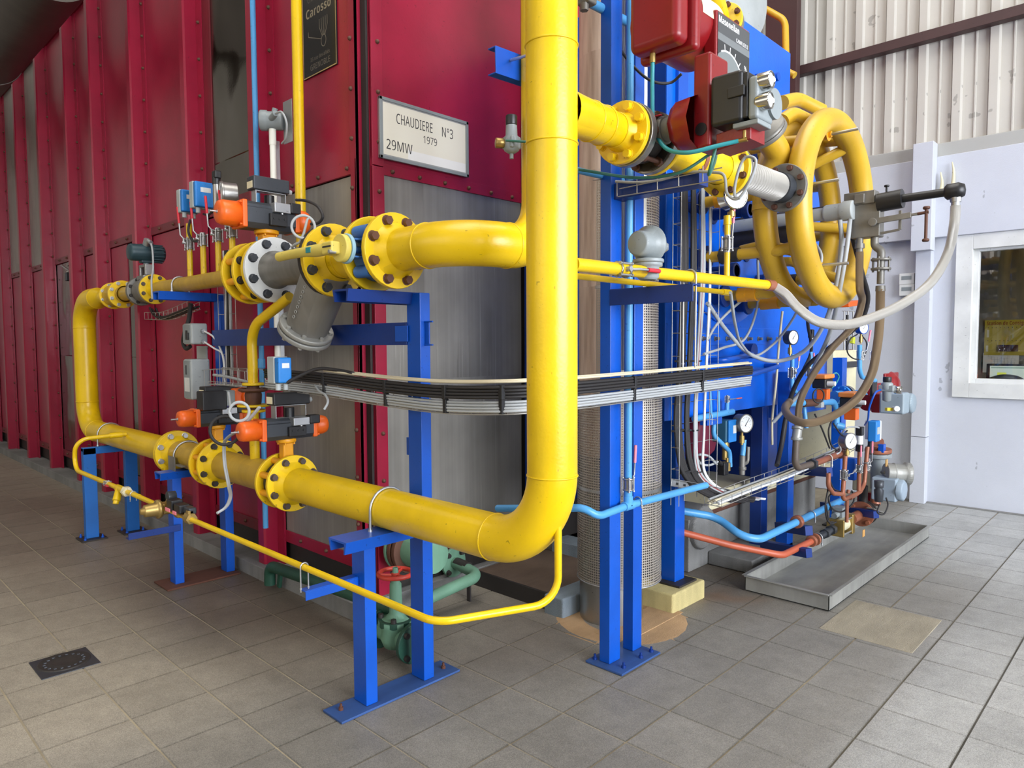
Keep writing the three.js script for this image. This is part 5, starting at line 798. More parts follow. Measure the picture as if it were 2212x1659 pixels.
// ---------------------------------------------------------------- fuel lines, trays, cables, floor pipes
const wireTray = (name, label, P, up, W, H, step, o = {}) => {       // open wire tray along polyline P; up = normal of its floor
  const t = thing(name, label, 'cable tray', P[0]), pts = curve(P, 60), n = pts.length, L = [], side = [];
  for (let i = 0; i < n; i++) { const d = pts[Math.min(i + 1, n - 1)].clone().sub(pts[Math.max(i - 1, 0)]).normalize(); side.push(d.clone().cross(up).normalize()); }
  const off = (i, a, b) => pts[i].clone().addScaledVector(side[i], a).addScaledVector(up, b), r = 0.0022;
  const H2 = o.front ?? H, lines = [[-W / 2, H], [-W / 2, 0], [-W / 6, 0], [W / 6, 0], [W / 2, 0], [W / 2, H2]];
  part(t, 'long_wire', lines.map(([a, b]) => sweep(pts.map((_, i) => off(i, a, b)), r, 5)), M.wire);
  let acc = 0; const cross = [];
  for (let i = 0; i < n; i++) { if (i) acc += pts[i].distanceTo(pts[i - 1]); if (acc >= step || i === 0) { acc = 0; cross.push(sweep([off(i, -W / 2, H), off(i, -W / 2, 0), off(i, W / 2, 0), off(i, W / 2, H2)], r, 5)); } }
  each(t, 'cross_wire', cross, M.wire); return t;
};
const bundle = (name, label, P, m, offs, r, tie) => {          // several cables side by side
  const t = thing(name, label, 'cables', P[0]);
  offs.forEach(([a, b, mm], k) => part(t, 'cable', [sweep(curve(P.map((p, i) => p.clone().add(V(a * (p.sx ?? 0) + 0.003 * Math.sin(i * 2.1 + k), b, a * (p.sz ?? 1) + 0.003 * Math.cos(i * 1.7 + k)))), P.length * 8), r, 7)], mm ?? m));
  if (tie) P.forEach((p, i) => { if (i % 1 === 0 && i > 0 && i < P.length - 1) part(t, 'cable_tie', [bx(p.clone().add(V((tie[2] ?? 0) * (p.sx ?? 0), tie[1], (tie[2] ?? 0) * (p.sz ?? 1))), ...tie[0], 0.002)], M.black); });
  return t;
};
const sd = (p, sx, sz) => Object.assign(p, { sx, sz });
{
  // small gas line along the floor side
  const z = -1.37, t = thing('gas_pipe', 'thin yellow pilot gas line running low in front of the blue stands', 'pipe', V(-4, 0.6, z));
  const a = az(265, 955, -1.67), c0 = az(200, 968, z), c1 = az(202, 1030, z), s = az(380, 1108, z), e = az(935, 1341, z);
  const xs = a.x;
  part(t, 'pipe_body', [pipe([V(xs + 0.02, LY + 0.06, -1.69), V(xs, LY + 0.05, z), V(xs - 0.05, 0.64, z), V(-4.3, 0.64, z)], 0.0145, 0.09, 14), cyl(V(-4.35, 0.64, z), V(-4.02, 0.637, z), 0.0135, 12), pipe([V(-4.0, 0.636, z), V(-1.66, 0.636, z), V(-1.49, 0.64, GZ), V(-1.49, 0.9, GZ)], 0.0125, [0.09, 0.09], 14)], M.yellow);
  part(t, 'elbow_socket', [cyl(V(xs + 0.02, LY + 0.06, -1.66), V(xs + 0.015, LY + 0.058, -1.58), 0.021, 12)], M.yellow);
  ballValve('small ball valve at the left end of the thin yellow pilot line', V(-4.87, 0.64, z), PX, 0.02, { stem: V(0.1, 0.1, 1).normalize(), lev: PX, len: 0.09 });
  const st = thing('y_strainer', 'small yellow strainer with white nut on the thin pilot line', 'strainer', V(-4.6, 0.6, z));
  part(st, 'body', [cyl(V(-4.68, 0.64, z), V(-4.55, 0.64, z), 0.021, 14), cyl(V(-4.64, 0.64, z), V(-4.61, 0.575, z + 0.03), 0.022, 14), hex(V(-4.61, 0.575, z + 0.03), V(0.3, -0.9, 0.3).normalize(), 0.018, 0.02)], M.yellow); part(st, 'union_nut', [hex(V(-4.53, 0.64, z), PX, 0.032, 0.035)], M.cream, 'white union nut');
  const rg = thing('pressure_regulator', 'brass regulator with small gauge and black solenoids on the pilot line', 'regulator', az(390, 1115, z + 0.03)), rp = V(-3.9, 0.64, z);
  part(rg, 'bonnet', [lathe(rp.clone().add(V(0, 0, 0.02)), PZ, [[0.04, 0], [0.05, 0.01], [0.05, 0.025], [0.036, 0.03], [0.032, 0.085], [0.02, 0.09], [0.014, 0.105], [0, 0.106]], 20)], M.brass);
  part(rg, 'body', [bx(rp, 0.07, 0.06, 0.06, 0.012), cyl(rp, rp.clone().add(V(0.06, 0.05, 0)), 0.016, 10)], M.brass);
  part(rg, 'mini_gauge', [lathe(rp.clone().add(V(0.06, 0.07, -0.03)), PZ, [[0, 0], [0.026, 0], [0.028, 0.04], [0.024, 0.042], [0, 0.038]], 18)], M.gunmetal);
  part(rg, 'solenoid_coil', [bx(rp.clone().add(V(0.13, 0.04, 0)), 0.07, 0.055, 0.06, 0.006)], M.black); part(rg, 'solenoid_coil', [bx(rp.clone().add(V(0.225, 0.035, 0.0)), 0.075, 0.045, 0.055, 0.006)], M.black); part(rg, 'connector', [bx(rp.clone().add(V(0.3, 0.035, -0.01)), 0.08, 0.035, 0.04, 0.008)], M.gunmetal);
  part(rg, 'red_tag', [bx(rp.clone().add(V(0.12, 0.015, 0.032)), 0.06, 0.018, 0.004, 0.001)], M.pinkGrip, 'salmon coil label'); part(rg, 'red_tag', [bx(rp.clone().add(V(0.205, 0.012, 0.03)), 0.045, 0.018, 0.004, 0.001)], M.pinkGrip, 'salmon coil label');
  part(rg, 'outlet_valve', [cyl(V(-3.83, 0.64, z), V(-3.55, 0.638, z), 0.013, 10), hex(V(-3.74, 0.64, z), PX, 0.024, 0.04), hex(V(-3.6, 0.64, z), PX, 0.03, 0.05), bx(V(-3.575, 0.67, z), 0.03, 0.02, 0.03, 0.004)], M.brass);
  uBolt(rg, V(-4.4, 0.64, z), PX, 0.014, 0.6, M.zinc, 0.003); uBolt(rg, V(-2.46, 0.637, z), PX, 0.0135, 0.54, M.zinc, 0.003);
}
{
  // horizontal tray in front of the boiler corner, with its cables
  const zt = -1.845, xt = -1.815, yt = 1.235;
  const P = [V(-4.35, yt + 0.03, zt), V(-3.6, yt + 0.03, zt), V(-3.0, yt + 0.02, zt), V(-2.5, yt, zt), V(-2.1, yt - 0.005, zt + 0.005), V(-1.9, yt, zt - 0.06), V(xt, yt + 0.005, zt - 0.25), V(xt, yt + 0.01, -2.6), V(xt, yt + 0.02, -3.2), V(xt, yt + 0.03, -3.75)];
  wireTray('cable_tray', 'wire cable tray wrapping the boiler corner at waist height', P, PY, 0.09, 0.1, 0.1, { front: 0.018 });
  const Q = P.map((p, i) => sd(p.clone(), i > 5 ? 1 : i > 4 ? 0.7 : 0, i > 5 ? 0 : i > 4 ? 0.7 : 1));
  const B6 = []; for (let a = 0; a < 3; a++) for (let b = 0; b < 4; b++) B6.push([0.026 + a * 0.012, 0.066 + b * 0.0125]);
  bundle('cable_bundle', 'thick bundle of black cables lying in the tray around the boiler corner', Q.slice(1), M.rubber, B6, 0.0068, [[0.02, 0.056, 0.02], 0.085, 0.05]);
  const G6 = []; for (let b = 0; b < 4; b++) G6.push([0.045, 0.012 + b * 0.0115]); G6.push([0.03, 0.03], [0.03, 0.045]);
  bundle('cable_bundle', 'ribbon of light grey cables tied along the face of the tray', Q.slice(1), M.greyCable, G6, 0.0055, [[0.018, 0.055, 0.018], 0.03, 0.046]);
  bundle('cable_bundle', 'loose beige cables on top of the tray around the boiler corner', Q.slice(2), M.beigeCable, [[0.045, 0.124], [0.03, 0.128], [0.012, 0.124, M.greyCable]], 0.0055);
  // vertical tray with cables in front of the windbox
  const vx = -2.02, zA = ax(1452, 700, vx).z, zB = ax(1535, 700, vx).z, zc = (zA + zB) / 2, W = Math.abs(zB - zA);
  const yTop = 2.55, yBot = ax(1500, 1075, vx).y;
  wireTray('cable_tray', 'vertical wire cable tray in front of the left edge of the blue windbox', [V(vx, yTop, zc), V(vx, 2, zc), V(vx, 1.4, zc), V(vx, yBot, zc)], PX, W, 0.05, 0.11);
  const down = (px0, px1, px2) => [ax(px0, 380, vx + 0.02), ax(px0, 600, vx + 0.02), ax(px1, 780, vx + 0.02), ax(px1 - 6, 930, vx + 0.02), ax(px2, 1020, vx + 0.03), ax(px2 + 60, 1068, vx + 0.06), ax(px2 + 130, 1078, vx + 0.1)].map((p, i) => sd(p, 0.2, 1));
  const row = (n, s) => [...Array(n)].map((_, i) => [(i - (n - 1) / 2) * s, 0]);
  bundle('cable_bundle', 'left thick strand of black cables descending the vertical tray', down(1478, 1471, 1480), M.rubber, [...row(6, 0.0155), ...row(5, 0.0155).map(([a]) => [a, -0.012])], 0.0085, [[0.022, 0.012, 0.1], 0]);
  bundle('cable_bundle', 'right strand of black cables descending the vertical tray', down(1498, 1490, 1498), M.rubber, [...row(4, 0.0155), ...row(3, 0.0155).map(([a]) => [a, -0.012])], 0.0085, [[0.022, 0.01, 0.07], 0]);
  bundle('cable_bundle', 'strand of light grey cables descending the vertical tray', down(1518, 1508, 1510), M.greyCable, [...row(4, 0.013), [0.012, 0.004, mat([130, 60, 60], { rough: 0.5, map: null })]], 0.0072, [[0.018, 0.008, 0.055], 0]);
  bundle('cable_bundle', 'outer strand of pale wavy cables at the right edge of the vertical tray', down(1533, 1527, 1522), M.whiteCable, row(2, 0.014), 0.0058);
  // lower rising tray to the right
  const rp = [ax(1540, 1092, -1.92), ax(1620, 1060, -1.9), ax(1700, 1030, -1.88), ax(1790, 990, -1.86), ax(1845, 962, -1.85)];
  wireTray('cable_tray', 'wire cable tray sloping up to the right below the windbox', rp, PY, 0.11, 0.05, 0.1);
  bundle('cable_bundle', 'pale cables lying in the tray below the windbox', rp.map((p) => sd(p.clone().add(V(0, 0.012, 0)), 1, 0)), M.beigeCable, [[-0.03, 0.01], [-0.012, 0.006], [0.006, 0.004, M.whiteCable], [0.022, 0.008, M.greyCable], [0.036, 0.004, M.whiteCable], [-0.02, 0.02, M.greyCable], [0.012, 0.018]], 0.0075);
  const sr = thing('slotted_rail', 'galvanised slotted rail below the vertical tray', 'rail', ax(1515, 1070, -1.98)); const s0 = ax(1450, 1042, -1.98), s1 = ax(1590, 1068, -1.98);
  part(sr, 'rail', [bar(s0, s1, 0.004, 0.04), bar(s0.clone().add(V(0.012, 0.02, 0)), s1.clone().add(V(0.012, 0.02, 0)), 0.025, 0.003)], M.zinc);
  part(sr, 'slot', [...Array(9)].map((_, i) => { const p = s0.clone().lerp(s1, 0.06 + i * 0.108).add(V(0.003, -0.002, 0)); return bar(p.clone().lerp(s0, 0.03), p.clone().lerp(s1, 0.03), 0.002, 0.012); }), M.black);
  // tray arm at the top with pale conduit
  const ar = thing('cable_tray', 'small wire tray on the blue arm below the yellow branch', 'cable tray', V(-1.85, 1.98, -2.6));
  const q = (px, py) => az(px, py, -2.6), tw = 0.0026;
  each(ar, 'long_wire', [sweep([q(1335, 425), q(1560, 388)], tw, 5), sweep([q(1338, 408), q(1560, 362)], tw, 5)], M.wire);
  each(ar, 'cross_wire', [[1333, 395, 1333, 424], [1376, 388, 1376, 417], [1420, 384, 1420, 411], [1466, 374, 1466, 402], [1518, 358, 1518, 392]].map(([a, b, c, d]) => sweep([q(a, b), q(c, d)], tw, 5)), M.wire);
  part(ar, 'conduit', [cable([q(1330, 392), q(1375, 394), q(1430, 388), q(1470, 374), q(1540, 372), q(1563, 378), q(1572, 420), q(1592, 430), q(1618, 395), q(1632, 345), q(1610, 340), q(1592, 380), q(1588, 425), q(1600, 428)], 0.006, 8, 90)], M.greyCable);
  // pale cables alongside the twin posts
  bundle('cable_bundle', 'pale cables strapped to the back of the twin blue posts', [ax(1350, -60, -2.0), ax(1347, 60, -2.0), ax(1352, 160, -2.0), ax(1352, 300, -2.0), ax(1350, 400, -2.0), ax(1349, 620, -2.0), ax(1350, 800, -2.0)].map((p) => sd(p, 0, 1)), M.whiteCable, [[-0.025, 0], [-0.012, 0], [0.002, 0], [0.016, 0], [0.03, 0]], 0.0062);
  solo('conduit_pipe', 'white vertical plastic pipe behind the twin posts', 'pipe', [cyl(V(-2.02, 1.9, -3.02), V(-2.02, 5.2, -3.02), 0.032, 18)], M.pvc);
  solo('cable', 'black cable sagging between the posts and the red actuator', 'cable', [cable([ax(1338, 105, -1.95), ax(1365, 140, -1.9), ax(1410, 176, -1.8), ax(1450, 178, -1.75), ax(1472, 160, -1.7)], 0.0065, 8)], M.rubber);
}
{
  // fuel gas line to the gun with regulator, and a thinner line
  const X = -1.52, p0 = ax(1240, 571, X), p1 = ax(1660, 616, X), y = (p0.y + p1.y) / 2, t = thing('fuel_pipe', 'bright yellow fuel pipe running from the tall riser towards the burner', 'pipe', V(X, y, -2.5));
  const yy = 1.615;
  part(t, 'pipe_body', [cyl(V(X, p0.y, p0.z), V(X, p1.y, p1.z), 0.0235, 18)], M.yellow);
  const at1 = (px) => { const k = (px - 1240) / 420; let lo = 0, hi = 1, best = p0; for (let i = 0; i < 30; i++) { const m = (lo + hi) / 2, q = p0.clone().lerp(p1, m), d = q.clone().sub(camera.position).applyQuaternion(CQ.clone().invert()); best = q; if (1106 + FPX * d.x / -d.z < px) lo = m; else hi = m; } return best; };
  const dir = p1.clone().sub(p0).normalize(), e0 = at1(1655);
  part(t, 'end_socket', [cyl(e0, e0.clone().addScaledVector(dir, 0.07), 0.028, 16)], M.copper, 'rusty brown end socket');
  ballValve('steel ball valve with grey and red handle beside the grey regulator', at1(1343), dir, 0.032, { stem: PX, lev: dir, len: 0.13, gm: M.redGrip, gl: 'red lever end' });
  const rc = at1(1400), rg = thing('gas_regulator', 'grey dome gas regulator sitting on the yellow fuel pipe', 'regulator', rc.clone()), u = rc.clone().add(V(0, 0.105, 0));
  part(rg, 'body', [lathe(rc.clone().add(V(0, 0.0, 0)), PY, [[0.03, -0.03], [0.042, -0.02], [0.042, 0.02], [0.055, 0.022], [0.055, 0.04], [0.03, 0.045], [0.028, 0.075]], 22), lathe(u.clone().addScaledVector(dir, -0.06), dir, [[0, -0.02], [0.04, -0.018], [0.048, -0.008], [0.05, 0.03], [0.064, 0.055], [0.075, 0.06], [0.075, 0.07], [0.062, 0.074], [0.042, 0.09], [0.04, 0.13], [0.03, 0.14], [0, 0.14]], 28)], M.greyPaint);
  part(rg, 'cap_nut', [hex(u.clone().addScaledVector(dir, 0.08), dir, 0.024, 0.035)], M.zinc); part(rg, 'flange_plate', [puck(rc.clone().add(V(0, 0.035, 0)), rc.clone().add(V(0, 0.05, 0)), 0.06, 0.003, 20)], M.greyPaint);
  const tg = at1(1570), gv = thing('gauge_riser', 'short yellow riser pipe carrying a ball valve and gauge', 'pipe', tg);
  part(gv, 'pipe_body', [cyl(tg, tg.clone().add(V(0, 0.14, 0)), 0.013, 12), cyl(tg.clone().add(V(0, 0.2, 0)), tg.clone().add(V(0, 0.25, 0)), 0.013, 12), hex(tg.clone().add(V(0, 0.25, 0)), PY, 0.018, 0.04)], M.yellow);
  ballValve('ball valve with pink handle below the gauge on the yellow fuel pipe', tg.clone().add(V(0, 0.165, 0)), PY, 0.026, { stem: NZ, lev: V(0, 1, -0.12).normalize(), len: 0.15, gm: M.pinkGrip, gl: 'faded pink lever sleeve' });
  gauge('chrome gauge on the yellow fuel pipe in front of the windbox', tg.clone().add(V(0.04, 0.375, 0)), V(0.9, 0, 0.45).normalize(), 0.062, tg.clone().add(V(0, 0.28, 0)), { a: 0.9 });
  const X2 = -1.7, a0 = ax(1240, 596, X2), a1 = ax(1572, 632, X2), b = thing('fuel_pipe', 'thinner yellow pipe below the fuel pipe ending in a grey conduit', 'pipe', a0);
  part(b, 'pipe_body', [cyl(a0, a1, 0.0125, 12), cyl(a1.clone().add(V(0, 0, 0.06)), a1.clone().add(V(0, 0, -0.02)), 0.016, 12)], M.yellow);
  const c = thing('pipe_clamp', 'pale clamp holding the yellow fuel pipe on the blue arm', 'clamp', at1(1490)); uBolt(c, at1(1490), PZ, 0.025, 1.4, M.zinc, 0.004);
}
{
  // light blue water line by the twin posts and the wavy ones below the windbox
  const X = -1.86, t = thing('water_pipe', 'light blue water pipe with a swan bend crossing the twin blue posts', 'pipe', ax(1358, 1090, X));
  const te = ax(1357, 1092, X);
  part(t, 'pipe_body', [pipe([ax(1075, 1098, -2.5), ax(1200, 1098, -2.05), ax(1262, 1097, -1.9), ax(1292, 1116, X), te, ax(1525, 1048, X)], 0.0175, 0.1, 16), cyl(te, te.clone().add(V(0, 0.08, 0)), 0.019, 14)], M.sky);
  part(t, 'tee', [cyl(te.clone().add(V(0, 0, 0.035)), te.clone().add(V(0, 0, -0.035)), 0.022, 14), cyl(te, te.clone().add(V(0, 0.045, 0)), 0.022, 14)], M.sky);
  part(t, 'riser', [cyl(te.clone().add(V(0, 0.12, 0)), V(te.x, 5.2, te.z), 0.0165, 14)], M.sky); uBolt(t, ax(1378, 1083, X), PZ, 0.018, ax(1378, 1083, X).y - 0.03, M.zinc, 0.003);
  ballValve('ball valve with pink upright handle at the foot of the light blue riser', te.clone().add(V(0, 0.1, 0)), PY, 0.028, { stem: NZ, lev: V(0.05, 1, 0).normalize(), len: 0.14, gm: M.pinkGrip, gl: 'faded pink lever sleeve' });
  const hp = thing('water_pipe', 'light blue pipe slanting across the top of the twin posts', 'pipe', ax(1310, 25, -1.95)); part(hp, 'pipe_body', [cyl(ax(1268, 2, -1.95), ax(1352, 46, -1.95), 0.021, 16)], M.sky); part(hp, 'valve_end', [bx(ax(1268, 0, -1.95), 0.07, 0.05, 0.06, 0.01), hex(ax(1262, 8, -1.95), NY, 0.02, 0.03)], M.steelDull);
  solo('water_pipe', 'light blue pipe end meeting the blue arm below the green hose', 'pipe', [cyl(ax(1240, 366, -1.95), ax(1345, 391, -1.95), 0.014, 14)], M.sky);
  const X2 = -1.8, w = thing('water_pipe', 'light blue pipe dipping towards the drip tray below the windbox', 'pipe', ax(1600, 1150, X2));
  part(w, 'pipe_body', [pipe([ax(1440, 1098, -2.25), ax(1548, 1117, -2.05), ax(1600, 1157, -1.88), ax(1640, 1166, X2), ax(1722, 1127, X2), ax(1825, 1078, X2)], 0.0235, 0.13, 18)], M.sky);
  const cu = ax(1722, 1127, X2); part(w, 'union', [puck(cu.clone().add(V(0, 0, 0.02)), cu.clone().add(V(0, 0, -0.02)), 0.041, 0.004, 20)], M.copper, 'brown union ring');
  uBolt(w, ax(1752, 1112, X2), PZ, 0.024, ax(1752, 1112, X2).y - 0.05, M.zinc, 0.004);
  const X3 = -1.72, o = thing('oil_pipe', 'orange oil pipe bending towards the drip tray below the blue pipe', 'pipe', ax(1650, 1195, X3)), yo = ax(1690, 1196, X3).y;
  part(o, 'pipe_body', [pipe([ax(1440, 1141, -2.2), ax(1580, 1178, -1.92), ax(1690, 1200, X3), ax(1755, 1168, X3)], 0.0205, 0.12, 18)], M.orangePipe);
  const o1 = ax(1755, 1168, X3), o2 = ax(1800, 1142, X3); part(o, 'union', [puck(o1.clone().add(V(0, 0, 0.03)), o1.clone().add(V(0, 0, 0.0)), 0.036, 0.003, 18), puck(o1.clone().add(V(0, 0, -0.03)), o1.clone().add(V(0, 0, -0.05)), 0.04, 0.003, 18)], M.copper);
  part(o, 'steel_nipple', [cyl(o1, o2, 0.022, 14), hex(o1.clone().lerp(o2, 0.55), NZ, 0.034, 0.05), hex(o1.clone().lerp(o2, 0.85), NZ, 0.036, 0.05)], M.gunmetal); uBolt(o, o1.clone().lerp(o2, 0.25), PZ, 0.024, o1.y - 0.05, M.zinc, 0.004);
  const fl = ax(1860, 1110, -1.68), sv = thing('solenoid_valve', 'cast actuator valve with tie rods at the end of the orange pipe', 'valve', o2);
  const s0 = o2.clone().add(V(0, 0, -0.04)), e = (k) => s0.clone().add(V(0, 0, -k)); each(sv, 'end_plate', [bx(e(0.0), 0.12, 0.12, 0.02, 0.008), bx(e(0.19), 0.12, 0.14, 0.05, 0.008)], M.brass); part(sv, 'barrel', [cyl(e(0), e(0.18), 0.045, 20)], M.cream); part(sv, 'tie_rod', [[1, 1], [1, -1], [-1, 1], [-1, -1]].map(([a, b]) => cyl(e(0).add(V(a * 0.048, b * 0.048, 0)), e(0.19).add(V(a * 0.048, b * 0.048, 0)), 0.006, 8)), M.zinc);
  part(sv, 'switch_box', [bx(e(0.07).add(V(0, 0.1, 0)), 0.075, 0.07, 0.09, 0.006), cyl(e(0.03).add(V(0, 0.09, 0)), e(-0.03).add(V(0, 0.085, 0)), 0.02, 12)], M.greyPaint);
  const fg = thing('pipe_flange', 'brown flanged butterfly valve hanging over the far part of the drip tray', 'valve', fl);
  part(fg, 'pipe_body', [cyl(fl.clone().add(V(0, 0, 0.2)), fl.clone().add(V(0, 0, 0.02)), 0.036, 18)], M.copper); flange(fg, fl.clone().add(V(0, 0, -0.01)), PZ, 0.09, 0.022, M.copper, { n: 4, bm: M.copper, br: 0.016 });
  part(fg, 'valve_disc', [puck(fl.clone().add(V(0, 0, -0.015)), fl.clone().add(V(0, 0, -0.06)), 0.086, 0.004, 28), puck(fl.clone().add(V(0, 0, -0.065)), fl.clone().add(V(0, 0, -0.085)), 0.09, 0.003, 28), cyl(fl.clone().add(V(0, 0.05, -0.04)), fl.clone().add(V(0, 0.2, -0.04)), 0.03, 14)], M.iron); part(fg, 'paper_tag', [bx(fl.clone().add(V(0.03, -0.13, 0.03)), 0.004, 0.05, 0.045, 0.001)], mat([224, 168, 96], { rough: 0.7 }), 'small orange tag');
}
{
  // drip tray
  const x0 = -1.9, x1 = -1.405, z0 = -6.05, z1 = -3.985, h = 0.095, k = 0.006, t = thing('drip_tray', 'long galvanised drip tray on the floor below the burner pipes', 'tray', V((x0 + x1) / 2, 0, (z0 + z1) / 2));
  part(t, 'tray_bottom', [B(x0, x1, 0.003, 0.009, z0, z1, 0)], M.tray);
  part(t, 'wall', [B(x0, x0 + k, 0.003, h, z0, z1, 0.001)], M.tray); part(t, 'wall', [B(x1 - k, x1, 0.003, h, z0, z1, 0.001)], M.tray); part(t, 'wall', [B(x0, x1, 0.003, h, z1 - k, z1, 0.001)], M.tray); part(t, 'wall', [B(x0, x1, 0.003, h, z0, z0 + k, 0.001)], M.tray);
  part(t, 'rim', [B(x0 - 0.02, x0 + k, h - 0.003, h + 0.003, z0, z1, 0.001), B(x1 - k, x1 + 0.016, h - 0.003, h + 0.003, z0, z1, 0.001), B(x0, x1, h - 0.003, h + 0.003, z1 - k, z1 + 0.016, 0.001)], M.tray);
  solo('floor_patch', 'bare beige cement patch where tiles are missing beside the drip tray', 'cement patch', [B(-1.36, -0.92, -0.003, 0.0022, -4.28, -3.72, 0.002)], mat([172, 162, 140], { rough: 0.95, map: tDusty, bump: tGrain, bs: 0.004 }));
  const dc = ay(140, 1432, 0), d = thing('floor_drain', 'square cast iron drain cover with round lid in the left foreground floor', 'drain cover', V(dc.x, 0, dc.z));
  part(d, 'frame', [B(dc.x - 0.125, dc.x + 0.125, -0.004, 0.003, dc.z - 0.12, dc.z + 0.12, 0.002)], M.gunmetal); part(d, 'lid', [lathe(V(dc.x - 0.01, 0.002, dc.z), PY, [[0, 0.004], [0.05, 0.004], [0.055, 0.007], [0.062, 0.003], [0.098, 0.003], [0.104, 0.007], [0.11, 0.002], [0.11, 0]], 36)], M.iron);
  part(d, 'raised_stud', [...Array(18)].map((_, i) => bx(V(dc.x - 0.01 + Math.cos(i * 0.349) * 0.08, 0.006, dc.z + Math.sin(i * 0.349) * 0.08), 0.014, 0.006, 0.014, 0.003)), M.gunmetal);
}
{
  // green pipes and valves at the boiler foot
  const vz = -2.02, t = thing('drain_pipe', 'dark green drain pipe lying along the plinth with a downturned end', 'pipe', az(700, 1250, vz));
  part(t, 'pipe_body', [pipe([az(583, 1262, vz), az(583, 1222, vz), az(860, 1318, vz + 0.02)], 0.034, 0.06, 18)], M.greenDark); part(t, 'foot', [bar(az(603, 1268, vz - 0.03), az(606, 1235, vz - 0.03), 0.02, 0.03)], M.greenDark);
  const vc = az(855, 1308, -1.98), v = thing('gate_valve', 'green gate valve with a red handwheel at the boiler foot', 'valve', V(vc.x, 0, vc.z));
  part(v, 'body', [lathe(V(vc.x, 0.05, vc.z), PY, [[0, 0], [0.06, 0.01], [0.075, 0.05], [0.07, 0.1], [0.085, 0.115], [0.085, 0.14], [0.05, 0.15], [0.032, 0.17], [0.028, 0.31], [0.02, 0.32], [0.012, 0.39]], 24), cyl(V(vc.x - 0.13, 0.11, vc.z), V(vc.x + 0.14, 0.11, vc.z), 0.05, 20)], M.green);
  part(v, 'flange', [puck(V(vc.x + 0.12, 0.11, vc.z), V(vc.x + 0.145, 0.11, vc.z), 0.095, 0.003, 26), puck(V(vc.x - 0.13, 0.11, vc.z), V(vc.x - 0.105, 0.11, vc.z), 0.095, 0.003, 26), puck(V(vc.x, 0.165, vc.z), V(vc.x, 0.195, vc.z), 0.09, 0.003, 8)], M.greenDark);
  share(v, 'bolt', finish(hex(V(0, 0, 0), UP, 0.015, 0.018)), M.iron, [...circ(V(vc.x + 0.145, 0.11, vc.z), PX, 0.075, 4, 0.78).map((p) => [p, PX]), ...circ(V(vc.x, 0.195, vc.z), PY, 0.072, 4, 0.78).map((p) => [p, PY])]);
  part(v, 'handwheel', [torus(V(vc.x, 0.41, vc.z), PY, 0.08, 0.011, 36, 10), ...[0, 2.09, 4.19].map((a) => cyl(V(vc.x, 0.4, vc.z), V(vc.x + Math.cos(a) * 0.08, 0.41, vc.z + Math.sin(a) * 0.08), 0.008, 8)), puck(V(vc.x, 0.385, vc.z), V(vc.x, 0.415, vc.z), 0.02, 0.004, 14)], M.wheelRed, 'red handwheel');
  const ga = ay(905, 1302, 0.11), gb = ay(1036, 1243, 0.16), gf = ay(968, 1212, 0.2), g = thing('drain_pipe', 'pale green flaking pipe elbow with flange behind the gate valve', 'pipe', V(gb.x, 0, gb.z));
  part(g, 'pipe_body', [pipe([ga, gb, V(gf.x, gb.y + 0.02, gb.z - 0.02)], 0.033, 0.07, 18)], M.green); part(g, 'dark_coating', [cyl(V(gf.x + 0.02, gb.y + 0.02, gb.z - 0.02), V(gf.x + 0.13, gb.y + 0.016, gb.z - 0.015), 0.0345, 16)], M.iron);
  flange(g, V(gf.x - 0.02, gb.y + 0.02, gb.z - 0.02), PX, 0.09, 0.022, M.green, { n: 4, bm: M.iron, br: 0.015 }); part(g, 'pipe_foot', [bar(V(gb.x - 0.06, 0.0, gb.z + 0.03), V(gb.x - 0.06, gb.y - 0.02, gb.z + 0.03), 0.03, 0.01)], M.iron);
  const hd = thing('manifold_header', 'flaking white and green flanged header stub under the boiler front', 'pipe', V(-3.1, 0.3, -2.5)); const hc = az(900, 1190, -2.35);
  part(hd, 'body', [cyl(V(hc.x - 0.14, hc.y, hc.z), V(hc.x + 0.16, hc.y, hc.z), 0.09, 24), puck(V(hc.x - 0.13, hc.y, hc.z), V(hc.x - 0.105, hc.y, hc.z), 0.13, 0.004, 28)], M.green); part(hd, 'flange', [puck(V(hc.x - 0.1, hc.y, hc.z), V(hc.x - 0.07, hc.y, hc.z), 0.13, 0.004, 28), puck(V(hc.x - 0.06, hc.y, hc.z), V(hc.x - 0.03, hc.y, hc.z), 0.13, 0.004, 28)], M.boltRust, 'flaking brown flange');
}
// ---------------------------------------------------------------- instruments on the left
const coverBox = (name, label, c, w, h, d, o = {}) => {        // grey back with a coloured cover facing +x, glands below
  const t = thing(name, label, o.cat ?? 'pressure switch', c);
  part(t, 'back_box', [B(c.x - d / 2, c.x + d * 0.12, c.y - h / 2, c.y + h / 2, c.z - w / 2, c.z + w / 2, 0.006, 2)], M.greyBox);
  const cv = part(t, 'cover', [B(c.x + d * 0.12, c.x + d / 2, c.y - h / 2 + 0.004, c.y + h / 2 - 0.004, c.z - w / 2 + 0.003, c.z + w / 2 - 0.003, 0.008, 2)], o.m ?? M.skyBox, 'blue cover');
  part(cv, 'label', [B(c.x + d / 2 - 0.001, c.x + d / 2 + 0.001, c.y + h * 0.08, c.y + h * 0.26, c.z - w * 0.28, c.z + w * 0.22, 0)], M.white);
  each(t, 'cable_gland', [-0.28, 0.22].map((k) => cyl(V(c.x + d * 0.2, c.y - h / 2, c.z - w * k), V(c.x + d * 0.2, c.y - h / 2 - 0.03, c.z - w * k), 0.013, 10)), M.greyBox);
  return t;
};
